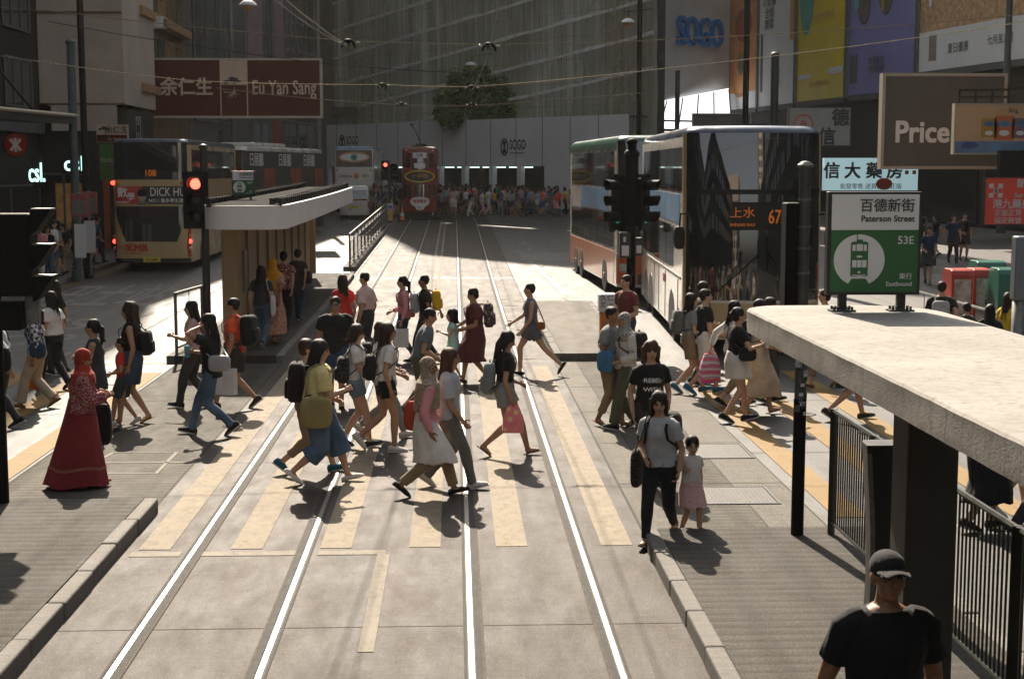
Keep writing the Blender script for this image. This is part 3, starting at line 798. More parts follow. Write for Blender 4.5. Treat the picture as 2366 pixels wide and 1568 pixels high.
for P, Q, dx, lab in (((-17, -70), (-17, 13.6), -1, 'long dark block lining the street beside and behind the viewer'), ((22, 50), (22, -70), 1, 'long dark block lining the far pavement beside the viewer')):
    b = block('unseen_street_block', lab, P, Q, (dx, 0, 0), 12, 0, 19, M_DARKWALL)  # out-of-view rows, added to cut the sky fill in the street
    for k in range(16):
        for z in (6, 10, 14): facade(b, P, Q, 1, 2 + 5*k, 5 + 5*k, z, z + 2, M_WINDARK)
# ---- buildings behind the camera (seen as reflections in the bus windscreens)
M_CREAM = mk('cream_render', (.62, .52, .38), .8, .12, .5)
for (x0, x1, y, h, lab) in [(22.5, 27.5, -70, 60, 'cream tower with rows of windows far behind the viewer'), (-34, -8, -62, 24, 'pale low block behind the viewer across the street'), (29.5, 62, -60, 72, 'grey block behind the viewer beside the cream tower')]:
    r = thing('tower_block', lab, 'building', (x0, y, 0))
    t = MB(); t.box(0, x1 - x0, -14, 0, 0, h); t.build('wall', M_CREAM if x0 == 22.5 else (M_BEIGEWALL if x0 < 0 else M_GREYWALL), r)
    wme = None; nx = max(2, int((x1 - x0) / 3.2)); nzz = int(h / 3.2)
    k = 0
    for i in range(nx):
        for j in range(1, nzz):
            if k >= 96: break
            if wme is None:
                w = MB(); w.box(-.9, .9, 0, .08, 0, 1.9); o = w.build('window', M_WINDARK, r); wme = o.data
            else:
                o = bpy.data.objects.new('window', wme); COL.objects.link(o); o.parent = r
            o.location = ((x1 - x0) * (i + .5) / nx, 0, j * 3.2 - 1.2); k += 1
# ================================================================== vehicles
M_TYRE = mk('tyre_rubber', (.018, .018, .018), .85, .3, 20); M_RIM = mk('wheel_rim', (.25, .24, .22), .4, .2, 10, metal=.7)
M_KCREAM = mk('gold_cream_paint', (.45, .32, .15), .3, .06, .6, coat=.5); M_KWHITE = mk('white_bus_paint', (.60, .575, .53), .28, .06, .6, coat=.6)
M_NAVY = mk('navy_paint', (.03, .045, .08), .3, .15, 1, coat=.6); M_GREENR = mk('dark_green_paint', (.02, .09, .06), .35, .1, 1, coat=.4)
M_ORNG = mk('orange_paint', (.60, .13, .03), .35, .1, 1, coat=.5); M_BUSGLASS = glass_dark('bus_glass', (.012, .016, .018), .025, 1.0)
M_SIDEGLASS = glass_dark('bus_side_glass', (.02, .025, .028), .05, .9)
M_BLACKP = mk('black_plastic', (.012, .012, .012), .5, .3, 8, spec=.25); M_REDL = emis('red_lamp_lit', (1.0, .05, .03), 2.2); M_REDD = mk('red_lamp', (.35, .01, .01), .25, .2, 8, coat=.8)
M_AMB = mk('amber_lamp', (.5, .18, .02), .25, .2, 8, coat=.8); M_HEAD = mk('headlamp_glass', (.6, .6, .58), .1, .15, 6, coat=1); M_LED = emis('amber_display', (.6, .15, .012), .12)
M_PLATE = mk('number_plate_yellow', (.65, .48, .03), .5, .1, 5); M_PLW = mk('number_plate_white', (.7, .7, .66), .5, .1, 5)
M_ADBLUE = mk('ad_blue', (.10, .20, .33), .4, .45, .9); M_ADGREY = mk('ad_dark_grey', (.045, .045, .045), .45, .4, .9, spec=.3); M_ADPHOTO = mk('ad_photo_red', (.25, .05, .02), .45, .9, 2.2)
M_TRED = mk('tram_red_paint', (.20, .014, .010), .4, .2, 1.5, coat=.3); M_SILV = mk('silver_paint', (.40, .39, .37), .3, .06, 1, metal=.4, coat=.5)
M_REDLOGO = mk('red_logo', (.42, .03, .02), .5, .1, 3); M_WHITEINK = mk('white_ink', (.75, .74, .7), .6, .06, 4)

class Shell:
    """double-deck body: a rounded plan lofted upward; front faces -Y"""
    def __init__(s, L, W, H, rf=.42, rr=.22, bulge=.14, rake=.22, z0=.32, rrake=.0):
        s.L, s.W, s.H, s.z0, s.rake, s.rrake = L, W, H, z0, rake, rrake
        w, l = W/2, L/2; P = []
        ny = max(2, int((L - rf - rr) / .5))
        for i in range(ny + 1): P.append((-w, l - rr - (L - rf - rr) * i / ny))
        s.iF0 = len(P) - 1
        for i in range(1, 8): a = pi/2*i/8; P.append((-w + rf - rf*cos(a), -l + rf - rf*sin(a)))
        nf = 14
        for i in range(nf + 1): x = (-w + rf) + (W - 2*rf) * i / nf; P.append((x, -l - bulge * (1 - (x/(w - rf))**2)))
        for i in range(7, 0, -1): a = pi/2*i/8; P.append((w - rf + rf*cos(a), -l + rf - rf*sin(a)))
        s.iF1 = len(P)
        for i in range(ny + 1): P.append((w, -l + rf + (L - rf - rr) * i / ny))
        s.iB0 = len(P) - 1
        for i in range(1, 5): a = pi/2*i/5; P.append((w - rr + rr*cos(a), l - rr + rr*sin(a)))
        for i in range(13): P.append((w - rr - (W - 2*rr) * i / 12, l))
        for i in range(4, 0, -1): a = pi/2*i/5; P.append((-w + rr - rr*cos(a), l - rr + rr*sin(a)))
        s.P = [Vector(p) for p in P]; n = len(P); s.n = n
        s.S = [0]
        for i in range(n): s.S.append(s.S[-1] + (s.P[(i+1) % n] - s.P[i]).length)
        s.sF0, s.sF1, s.sB0, s.sB1 = s.S[s.iF0], s.S[s.iF1], s.S[s.iB0], s.S[n]
    def sL(s, y): return (s.P[0].y - y)
    def sR(s, y): return s.sF1 + (y - s.P[s.iF1].y)
    def sF(s, t): return s.sF0 + (s.sF1 - s.sF0) * t
    def sB(s, t): return s.sB0 + (s.sB1 - s.sB0) * t
    def pt(s, q, z, off=0.0):
        q = q % s.S[-1]; i = 0
        lo, hi = 0, s.n
        while hi - lo > 1:
            m = (lo + hi) // 2
            if s.S[m] <= q: lo = m
            else: hi = m
        i = lo; a = s.P[i]; b = s.P[(i+1) % s.n]; t = (q - s.S[i]) / max(1e-9, s.S[i+1] - s.S[i])
        def nrm(k):
            d = s.P[(k+1) % s.n] - s.P[k - 1]; d.normalize(); return Vector((d.y, -d.x)) * -1
        p = a.lerp(b, t); nn = nrm(i).lerp(nrm((i+1) % s.n), t).normalized()
        c = Vector((p.x, p.y))
        if nn.dot(c) < 0 and abs(nn.dot(c)) > .05: nn = -nn
        p = p + nn * off
        zz = max(0, (z - 1.2) / (s.H - 1.2)); f = max(0, min(1, (-p.y - (s.L/2 - .9)) / .9)); r = max(0, min(1, (p.y - (s.L/2 - .6)) / .6))
        return Vector((p.x, p.y + s.rake * zz * zz * f - s.rrake * zz * r, z))
    def body(s, mat, name, parent, mats_by_z=None, roofmat=None):
        t = MB(); zs = [s.z0, s.z0 + .02] + [s.z0 + .02 + (s.H - .22 - s.z0 - .02) * i / 8 for i in range(1, 9)]
        rings = [[s.pt(s.S[i], z) for i in range(s.n)] for z in zs]
        top = rings[-1]
        for dz, k in ((.08, .985), (.15, .95), (.20, .88), (.22, .6)):
            rings.append([Vector((p.x * k, p.y * (1 - (1-k) * .35), p.z + dz)) for p in top])
        t.loft(rings)
        o = t.build(name, [mat, roofmat or mat], parent, smooth=True, sharp=50)
        for p in o.data.polygons:
            if p.center.z > s.H - .24: p.material_index = 1
        return o
    def patch(s, q0, q1, z0, z1, off=.008, ns=None, nz=4, shape=None, m=0, mb=None):
        """proud panel with closed edges; shape(t, u)->(z) lets edges slope"""
        t = mb or MB(); ns = ns or max(2, int(abs(q1 - q0) / .12)); vs = []; fs = []
        for lay in (off, -.02):
            for j in range(nz + 1):
                for i in range(ns + 1):
                    tt, u = i / ns, j / nz
                    a, b = (q0, q1); za, zb = z0, z1
                    if shape: a, b, za, zb = shape(tt, u)
                    vs.append(s.pt(a + (b - a) * tt, za + (zb - za) * u, lay))
        w = ns + 1; K = (nz + 1) * w
        for j in range(nz):
            for i in range(ns): a = j*w + i; fs.append((a, a+1, a+w+1, a+w))
        bd = [i for i in range(w)] + [j*w + ns for j in range(1, nz+1)] + [nz*w + i for i in range(ns-1, -1, -1)] + [j*w for j in range(nz-1, 0, -1)]
        for a, b in zip(bd, bd[1:] + bd[:1]): fs.append((a, b, b + K, a + K))
        t.add(vs, fs, m); return t
def bwheel(root, x, y, r=.48, w=.28, side=-1):
    t = MB(); prof = [(r * .55, -w/2), (r * .93, -w/2), (r, -w/2 + .04), (r, w/2 - .04), (r * .93, w/2), (r * .55, w/2)]; n = 22
    rings = [[Vector((x + d, y + q * cos(2*pi*k/n), r + q * sin(2*pi*k/n))) for k in range(n)] for q, d in prof]
    t.loft(rings); o = t.build('wheel', M_TYRE, root, smooth=True, sharp=35)
    t = MB(); xs = x + side * (w/2 - .03); n = 16
    rr = [(r*.56, 0), (r*.54, side*.02), (r*.34, -side*.05), (r*.16, -side*.03), (r*.15, side*.05), (.01, side*.05)]
    t.loft([[Vector((xs + d, y + q*cos(2*pi*k/n), r + q*sin(2*pi*k/n))) for k in range(n)] for q, d in rr]); t.build('rim', M_RIM, o, smooth=True, sharp=30)
    return o
def arch(sh, y, r, side, root):
    t = MB(); x = side * sh.W / 2; n = 14
    poly = [(y + r*cos(pi*k/n), .32 + max(0, .16) + (r - .0)*sin(pi*k/n)) for k in range(n+1)] + [(y - r, .30), (y + r, .30)]
    t.prism(poly, lambda u, v, d: Vector((x + side * d, u, v)), -.04, .006); t.build('wheel_arch', M_BLACKP, root)
def place_text(txt, size, root, mat, M, bold=.02, sx=1.0, align='CENTER', name='lettering', line=1.0, depth=.006):
    o = text_mb(txt, size, align, bold, sx, depth=depth, line=line).build(name, mat, root); o.matrix_local = M; return o
def mirror(root, x, y, z, s):
    t = MB(); t.tube([(x, y, z + .35), (x + s*.22, y - .28, z + .38), (x + s*.24, y - .3, z + .1)], .018, 6); t.ell((x + s*.24, y - .3, z - .08), (.11, .06, .22), None, 10, 8, pw=.6)
    t.build('mirror', M_BLACKP, root, smooth=True, sharp=40)

# --- bus with amber route number, front towards the viewer
def front_bus():
    yf, L = 28.0, 10.6; ang = R(-2.6)
    cx, cy = 5.97, yf + L/2
    r = thing('double_decker_bus', 'cream and white double decker with amber route display and huge dark windscreens facing us', 'bus', (cx, cy, gz(cy) * .3), ang)
    s = Shell(L, 2.62, 4.42, rf=.40, bulge=.16, rake=.26)
    s.body(M_KWHITE, 'body', r, roofmat=M_NAVY)
    for z0, z1, nm in ((3.17, 4.26, 'upper_windscreen'), (1.08, 3.12, 'lower_windscreen')):
        s.patch(s.sF(.06), s.sF(.94), z0, z1, .012, 34, 8).build(nm, M_BUSGLASS, r, smooth=True, sharp=40)
    t = s.patch(s.sF(.07), s.sF(.93), 3.10, 3.19, .03, 30, 1); t.build('deck_band', M_BLACKP, r, smooth=True, sharp=40)
    [s.patch(s.sF(a_), s.sF(a_ + .075), .95, 4.25, .02, 4, 8).build('corner_pillar', M_KCREAM, r, smooth=True, sharp=40) for a_ in (-.015, .94)]
    s.patch(s.sF(.02), s.sF(.98), .36, 1.02, .02, 30, 3).build('bumper', M_KCREAM, r, smooth=True, sharp=40)
    for a in (.10, .80):
        o = s.patch(s.sF(a), s.sF(a + .1), .62, .86, .035, 6, 2).build('headlight', M_HEAD, r, smooth=True, sharp=40)
    t = MB()
    for a, b in (((-.6, 1.25), (.05, 1.95)), ((.7, 1.25), (.2, 2.0))):
        p0 = s.pt(s.sF(.5 + a[0]/2.7), a[1], .05); p1 = s.pt(s.sF(.5 + b[0]/2.7), b[1], .05); t.tube([p0, p1], .014, 5); t.tube([p1 + Vector((0,0,-.35)), p1 + Vector((0,.01,.3))], .012, 5)
    t.build('wiper', M_BLACKP, r)
    # display
    o = s.patch(s.sF(.36), s.sF(.80), 2.42, 2.95, .02, 16, 3).build('display', M_BLACKP, r, smooth=True, sharp=40)
    dp = lambda f, z: Matrix.Translation(s.pt(s.sF(f), z, .07))
    place_text('上水', .22, o, M_LED, dp(.42, 2.74), .0, 1.1); place_text('SHEUNG SHUI', .08, o, M_LED, dp(.42, 2.52), .01, .95); place_text('67X', .37, o, M_LED, dp(.64, 2.66), .006, .66)
    place_text('RV 3127', .12, r, M_INK, dp(.5, .55), .02)
    t = MB(); q = s.pt(s.sF(.5), .55, .026); t.box(q.x - .3, q.x + .3, q.y - .003, q.y + .02, .48, .62); t.build('number_plate', M_PLW, r)
    # sides
    for side in (-1, 1):
        S = s.sL if side < 0 else s.sR
        ys = [-L/2 + .75 + 1.52 * i for i in range(7)]
        for y in ys[:6]:
            s.patch(*sorted((S(y), S(y + 1.44))), 3.14, 4.0, .01, 4, 2).build('window', M_SIDEGLASS, r)
        for y in ys[1:6]:
            s.patch(*sorted((S(y), S(y + 1.44))), 1.55, 2.42, .01, 4, 2).build('window', M_SIDEGLASS, r)
        s.patch(*sorted((S(-L/2 + 1.1), S(L/2 - .6))), 2.5, 3.08, .006, 10, 1).build('side_advert', M_ADBLUE, r)
        s.patch(*sorted((S(-L/2 + .8), S(L/2 - .5))), 1.40, 1.46, .012, 10, 1).build('trim_strip', M_GREYMET, r)
        for y in (-L/2 + 2.5, L/2 - 3.1, L/2 - 1.75):
            arch(s, y, .60, side, r); bwheel(r, side * 1.13, y, side=side)
        for y in (-L/2 + 1.3, -L/2 + 3.9, -L/2 + 5.4, -L/2 + 6.6): s.patch(*sorted((S(y), S(y + .02))), .36, 1.38, .009, 1, 1).build('panel_seam', M_DGREY, r)
        mirror(r, side * 1.2, -L/2 + .25, 2.35, side)
    place_text('KMB', .24, r, M_REDLOGO, Matrix.Translation((-1.32, -1.2, 1.2)) @ Matrix.Rotation(-pi/2, 4, 'Z'), .03)
    t = MB(); t.tube([(-.35, -L/2 + .9, 4.40), (.35, -L/2 + .9, 4.42)], .05, 6); t.build('roof_vent', M_BLACKP, r)
    return r
front_bus()

# --- orange, green and white double decker standing behind it
def orange_bus():
    L = 11.3; ang = R(-2.2)
    cx, cy = 4.17 + 1.25 + .0, 39.2 + L/2
    r = thing('double_decker_bus', 'white double decker with orange and green front waiting behind the cream bus', 'bus', (cx - .02, cy, gz(cy)), -ang)
    s = Shell(L, 2.5, 4.38, rf=.36, bulge=.12, rake=.3); s.body(M_KWHITE, 'body', r, roofmat=M_GREENR)
    s.patch(s.sF(.05), s.sF(.95), 2.95, 4.2, .012, 30, 6).build('upper_windscreen', M_BUSGLASS, r, smooth=True, sharp=40)
    s.patch(s.sF(.05), s.sF(.95), 1.25, 2.6, .012, 30, 6).build('lower_windscreen', M_BUSGLASS, r, smooth=True, sharp=40)
    s.patch(s.sF(.0), s.sF(1.0), .4, 1.2, .012, 30, 3).build('bumper', M_ORNG, r, smooth=True, sharp=40)
    t = MB(); s.patch(s.sF(.1), s.sF(.9), .4, 1.0, .02, 20, 3, shape=lambda t_, u: (s.sF(.25), s.sF(.75), .4, .65 + .45 * (1 - abs(2*t_ - 1))), mb=t); t.build('green_panel', M_GREENR, r, smooth=True, sharp=40)
    for a in (.08, .84): s.patch(s.sF(a), s.sF(a + .08), .75, .95, .03, 4, 2).build('headlight', M_HEAD, r, smooth=True, sharp=40)
    for side in (-1, 1):
        S = s.sL if side < 0 else s.sR
        s.patch(*sorted((S(-L/2 + .4), S(L/2 - .25))), 4.02, 4.17, .012, 10, 1).build('green_stripe', M_GREENR, r)
        for i in range(6):
            y = -L/2 + .9 + 1.62 * i; s.patch(*sorted((S(y), S(y + 1.58))), 3.0, 3.95, .01, 4, 2).build('window', M_SIDEGLASS, r)
        for i in range(6):
            y = -L/2 + .9 + 1.62 * i; s.patch(*sorted((S(y), S(y + 1.58))), 1.35, 2.25, .01, 4, 2).build('window', M_SIDEGLASS, r)
        s.patch(*sorted((S(-L/2 + 2.0), S(L/2 - 3.2))), 2.3, 2.94, .008, 10, 1).build('side_advert', M_ADBLUE, r)
        s.patch(*sorted((S(-L/2 + .8), S(L/2 - .3))), .36, 1.25, .008, 10, 1).build('lower_panel', mk('salmon_paint', (.62, .25, .14), .35, .08, .8, coat=.4), r)
        for y in (-L/2 + 2.6, L/2 - 3.4, L/2 - 2.0): arch(s, y, .6, side, r); bwheel(r, side * 1.13, y, side=side)
        mirror(r, side * 1.2, -L/2 + .2, 2.1, side)
orange_bus()

# --- rear of a cream double decker in the left lane (rear towards viewer: turned by 180 degrees)
def rear_bus():
    L = 11.2; cy = 49.3 + L/2; cx = -10.05
    r = thing('double_decker_bus', 'cream double decker seen from behind with a red lit tail and black lower window', 'bus', (cx, cy, gz(49.3)), pi)
    s = Shell(L, 2.5, 4.42, rf=.35, rr=.26, rrake=.12); s.body(M_KCREAM, 'body', r, roofmat=M_NAVY)
    # rear faces +Y locally; t runs from local +x (picture left) to local -x
    B = s.sB; bm_ = Matrix.Rotation(pi, 4, 'Z')
    def bp(t, z, off=.02): return Matrix.Translation(s.pt(B(t), z, off)) @ bm_
    s.patch(B(.06), B(.94), 3.06, 4.28, .012, 20, 4).build('rear_window', M_BUSGLASS, r, smooth=True, sharp=40)
    place_text('108', .30, r, M_LED, bp(.5, 3.26, .03), .01, .9)
    s.patch(B(.08), B(.92), 2.25, 2.84, .012, 18, 2).build('rear_advert', M_INK, r, smooth=True, sharp=40)
    s.patch(B(.08), B(.40), 2.25, 2.84, .018, 8, 2).build('rear_advert', M_REDLOGO, r, smooth=True, sharp=40)
    place_text('數', .36, r, M_WHITEINK, bp(.17, 2.62, .03), .01); place_text('學', .28, r, M_WHITEINK, bp(.27, 2.48, .03), .01)
    t = MB(); c = s.pt(B(.40), 2.48, .03); t.ell((c.x, c.y, c.z + .02), (.13, .012, .18), None, 12, 8, 1); t.ell((c.x, c.y + .004, c.z + .13), (.16, .014, .14), None, 12, 8, 0); t.ell((c.x, c.y, c.z - .2), (.22, .012, .06), None, 12, 6, 2)
    t.build('portrait_print', [M_BLACKP, mk('printed_skin', (.42, .27, .19), .6, .2, 5), M_GREYMET], r, smooth=True)
    place_text('DICK HUI', .40, r, M_WHITEINK, bp(.715, 2.64, .03), .0, .72); place_text('NO.1 最多學生選擇', .15, r, M_WHITEINK, bp(.71, 2.36, .03), .01); place_text('MODERN', .1, r, M_WHITEINK, bp(.17, 2.31, .03), .01)
    s.patch(B(.1), B(.9), 1.0, 2.2, .012, 18, 5, shape=lambda t_, u: (B(.08 + .12 * (1-u)**1.6), B(.92 - .12 * (1-u)**1.6), 1.02, 2.18)).build('engine_window', M_BUSGLASS, r, smooth=True, sharp=40)
    for sgn, a, b in ((1, .005, .085), (-1, .915, .995)):
        s.patch(B(a), B(b), .5, 1.55, .02, 4, 6, shape=lambda t_, u, a=a, b=b, sgn=sgn: ((a if sgn > 0 else a + .05*abs(u-.5)) and (B(a + (0 if sgn > 0 else .05 * abs(u - .35))), B(b - (.05 * abs(u - .35) if sgn > 0 else 0)), .5, 1.5))).build('tail_lamp', M_REDD, r, smooth=True, sharp=40)
        for z, mm, rr in ((1.02, M_REDL, .075), (.8, M_HEAD, .05), (1.2, M_AMB, .05)):
            p = s.pt(B((a + b)/2), z, .025); q = MB(); q.ell(p, (rr, .03, rr), None, 12, 8); q.build('lamp', mm, r, smooth=True)
        for tt, mm in ((.05 if sgn > 0 else .95, M_REDL), (.12 if sgn > 0 else .88, M_AMB)):
            p = s.pt(B(tt), 2.95, .03); q = MB(); q.ell(p, (.095, .03, .075), None, 12, 8); q.build('lamp', mm, r, smooth=True)
    place_text('KMB', .30, r, M_REDLOGO, bp(.33, .80, .03), .05, 1.15); place_text('九巴', .2, r, M_REDLOGO, bp(.17, .82, .03), .02); place_text('TVB HOME 62033', .08, r, M_REDLOGO, bp(.28, .62, .03), .01)
    s.patch(B(.02), B(.98), .33, .46, .02, 18, 1).build('bumper', M_BLACKP, r, smooth=True, sharp=40)
    p = s.pt(B(.5), .42, .05); t = MB(); t.box(p.x - .28, p.x + .28, p.y - .02, p.y + .004, .34, .49); t.build('number_plate', M_PLATE, r); place_text('TV 6480', .11, r, M_INK, Matrix.Translation((p.x, p.y + .012, .415)) @ bm_, .03)
    for side in (-1, 1):
        S = s.sL if side < 0 else s.sR
        for i in range(6):
            y = -L/2 + .9 + 1.6*i; s.patch(*sorted((S(y), S(y + 1.55))), 3.05, 4.05, .01, 4, 2).build('window', M_SIDEGLASS, r); s.patch(*sorted((S(y), S(y + 1.55))), 1.45, 2.4, .01, 4, 2).build('window', M_SIDEGLASS, r)
        for y in (-L/2 + 2.6, L/2 - 2.6): arch(s, y, .6, side, r); bwheel(r, side*1.13, y, side=side)
rear_bus()

# --- dark advert-wrapped double decker
def wrapped_bus():
    L = 11.6; 
    r = thing('double_decker_bus', 'dark advert wrapped double decker passing behind the shelter roof', 'bus', (-8.83, 68.6, gz(66)), pi - R(11.5))
    s = Shell(L, 2.5, 4.15, rf=.35, rr=.22); s.body(M_ADGREY, 'body', r, roofmat=M_KWHITE)
    B = s.sB; s.patch(B(.06), B(.94), 2.75, 3.95, .012, 18, 4).build('rear_window', M_BUSGLASS, r, smooth=True, sharp=40)
    s.patch(B(.03), B(.97), 1.0, 2.6, .012, 18, 4).build('rear_panel', M_GREENR, r, smooth=True, sharp=40)
    s.patch(B(-.02), B(.03), .5, 4.0, .02, 3, 6).build('corner_strip', M_KWHITE, r, smooth=True, sharp=40)
    for tt in (.12, .88):
        p = s.pt(B(tt), 3.0, .03); q = MB(); q.ell(p, (.09, .03, .09), None, 10, 8); q.build('lamp', M_REDL, r, smooth=True)
    S = s.sL   # local left = picture right
    s.patch(*sorted((S(-L/2 + .5), S(L/2 - .25))), 3.92, 4.05, .014, 10, 1).build('roof_strip', M_KWHITE, r)
    for y0 in (3.6, -.3, -4.0):
        o = s.patch(*sorted((S(y0), S(y0 - 1.6))), 2.35, 3.2, .012, 6, 2).build('side_advert', M_ADPHOTO, r)
        place_text('日展鵬', .62, r, M_WHITEINK, Matrix.Translation((-1.27, y0 + .9, 3.52)) @ Matrix.Rotation(-pi/2, 4, 'Z'), .0)
        place_text('山海之間', .22, r, M_GREYMET, Matrix.Translation((-1.27, y0 - .2, 2.1)) @ Matrix.Rotation(-pi/2, 4, 'Z'), .01)
    for side in (-1, 1):
        for y in (-L/2 + 2.6, L/2 - 2.6): arch(s, y, .6, side, r); bwheel(r, side*1.13, y, side=side)
    t = MB(); t.box(-.8, .8, -1, 3.4, 4.13, 4.32); t.build('roof_unit', M_KWHITE, r, bev=.08)
wrapped_bus()

# --- white double decker far down the street
def far_bus():
    L = 11.3; cy = 92 + L/2; r = thing('double_decker_bus', 'distant white double decker with a blue roof and an eye picture on its rear window', 'bus', (-6.2, cy, gz(92)), pi)
    s = Shell(L, 2.5, 4.2, rf=.3, rr=.2); s.body(M_KWHITE, 'body', r, roofmat=mk('blue_paint', (.05, .13, .24), .3, .1, 1, coat=.4)); B = s.sB
    s.patch(B(.05), B(.95), 2.9, 3.95, .012, 16, 3).build('rear_window', M_ADDK, r, smooth=True, sharp=40)
    c = s.pt(B(.5), 3.5, .02); t = MB()
    def lens(rx, rz, m, dy, cx=0, cz=0): t.prism([(cx + rx*cos(2*pi*k/24), cz + rz*sin(2*pi*k/24)) for k in range(24)], lambda u, v, d: Vector((c.x + u, c.y + d, c.z + v)), 0, dy, m)
    lens(.95, .33, 0, .01); lens(.82, .22, 1, .016); lens(.22, .21, 2, .022); lens(.09, .09, 3, .028)
    t.build('eye_picture', [M_ADBR, M_WHITEINK, M_ADTE, M_INK], r)
    s.patch(B(.08), B(.92), 1.0, 1.75, .012, 16, 3).build('engine_grille', M_BLACKP, r, smooth=True, sharp=40)
    s.patch(B(.78), B(.99), .5, 2.0, .02, 4, 5, shape=lambda t_, u: (B(.80 + .12*u), B(.99), .5, 1.9)).build('red_panel', M_REDLOGO, r, smooth=True, sharp=40)
    q = MB(); p = s.pt(B(.55), 2.35, .02); q.ell(p, (.16, .02, .18), None, 12, 8); q.build('emblem', M_ORNG, r, smooth=True)
    bm_ = Matrix.Rotation(pi, 4, 'Z')
    place_text('Citybus', .28, r, M_INK, Matrix.Translation(s.pt(B(.3), 2.35, .02)) @ bm_, .01); place_text('城巴', .22, r, M_INK, Matrix.Translation(s.pt(B(.75), 2.35, .02)) @ bm_, .01)
    for tt in (.05, .12, .88, .95):
        q = MB(); q.ell(s.pt(B(tt), 2.72, .02), (.07, .03, .07), None, 10, 6); q.build('lamp', M_AMB, r, smooth=True)
    for side in (-1, 1):
        for y in (-L/2 + 2.6, L/2 - 2.6): arch(s, y, .6, side, r); bwheel(r, side*1.13, y, side=side)
far_bus()

# --- red tram
def tram():
    y0 = 85.5; L = 8.8; r = thing('tram', 'narrow red double deck tram coming along the track with a black oval sign', 'tram', (-2.0, y0 + L/2, gz(y0)), 0)
    s = Shell(L, 2.02, 4.15, rf=.22, rr=.22, bulge=.16, rake=.16, z0=.42); s.body(M_TRED, 'body', r, roofmat=mk('tram_roof', (.16, .04, .035), .6, .2, 2))
    Fq = s.sF
    for nm, a, b, z0, z1 in (('window', .14, .27, 2.95, 3.75), ('window', .32, .68, 2.85, 3.82), ('window', .73, .86, 2.95, 3.75), ('window', .12, .28, 1.25, 1.95), ('window', .36, .64, 1.2, 1.98), ('window', .72, .88, 1.25, 1.95)):
        o = s.patch(Fq(a), Fq(b), z0, z1, .012, 8, 3).build(nm, M_BUSGLASS, r, smooth=True, sharp=40)
    o = s.patch(Fq(.33), Fq(.67), 3.5, 3.8, .02, 8, 2).build('route_blind', M_PLW, r, smooth=True, sharp=40)
    o = s.patch(Fq(.36), Fq(.64), 2.92, 3.2, .02, 8, 2).build('route_blind', M_PLW, r, smooth=True, sharp=40)
    place_text('北角', .2, r, M_INK, Matrix.Translation(s.pt(Fq(.5), 3.65, .03)), .02)
    c = s.pt(Fq(.5), 2.45, .02)
    t = MB()
    for rx, rz, m, d in ((.88, .36, 0, -.03), (.78, .27, 1, -.04)): t.prism([(rx*cos(2*pi*k/28), rz*sin(2*pi*k/28)) for k in range(28)], lambda u, v, dd: Vector((c.x + u, c.y + dd + .1*(u/.9)**2, c.z + v)), .03, d, m)
    t.build('oval_sign', [mk('yellow_trim', (.6, .42, .03), .5, .2, 4), M_INK], r); place_text('十字街', .26, r, M_AMB, Matrix.Translation(c + Vector((0, -.05, 0))), .03, 1.3)
    c = s.pt(Fq(.5), .92, .02); t = MB()
    q = [(-.58, .12), (-.45, .28), (-.2, .36), (.2, .36), (.45, .28), (.58, .12), (.5, -.08), (.3, -.2), (.2, -.36), (0, -.42), (-.2, -.36), (-.3, -.2), (-.5, -.08)]
    t.prism(q, lambda u, v, dd: Vector((c.x + u, c.y + dd + .1*(u/.9)**2, c.z + v)), .03, -.03); t.build('white_plaque', M_PLW, r)
    place_text('香港電車', .2, r, M_REDLOGO, Matrix.Translation(c + Vector((0, -.05, .1))), .02)
    q = MB(); q.ell(c + Vector((0, -.04, -.2)), (.13, .05, .13), None, 12, 8); q.build('headlight', M_HEAD, r, smooth=True)
    for u in (-.75, .75):
        q = MB(); q.ell(s.pt(Fq(.5 + u/2.2), 3.95, .02), (.05, .03, .05), None, 8, 6); q.build('lamp', M_HEAD, r, smooth=True)
    t = MB(); t.box(-.95, .95, -L/2 + .0, L/2 - .1, .05, .42); t.build('skirt', M_BLACKP, r, bev=.03)
    place_text('3', .2, r, M_PLW, Matrix.Translation((.72, -L/2 - .01, .3)), .02)
    for side in (-1, 1):
        S = s.sL if side < 0 else s.sR
        for i in range(6):
            y = -L/2 + .7 + 1.25*i; s.patch(*sorted((S(y), S(y + 1.1))), 2.9, 3.7, .01, 3, 2).build('window', M_SIDEGLASS, r); s.patch(*sorted((S(y), S(y + 1.1))), 1.2, 2.0, .01, 3, 2).build('window', M_SIDEGLASS, r)
        for y in (-1.3, 1.3): bwheel(r, side*.53, y, .38, .12, side)
    t = MB(); t.box(-.5, .5, -1.6, .6, 4.12, 4.26); t.box(-.3, .3, -1.0, 0, 4.26, 4.36); t.tube([(0, -.4, 4.36), (-.25, -1.6, 5.0), (-.5, -2.6, 5.45)], .03, 6); t.tube([(-.6, -2.62, 5.45), (-.4, -2.62, 5.47)], .05, 6)
    t.build('trolley_pole', M_BLACKP, r)
    t = MB(); t.box(-1.02, 1.02, -L/2 + .1, L/2 - .1, 2.18, 2.24); t.build('trim_strip', M_ADRE, r)
tram()

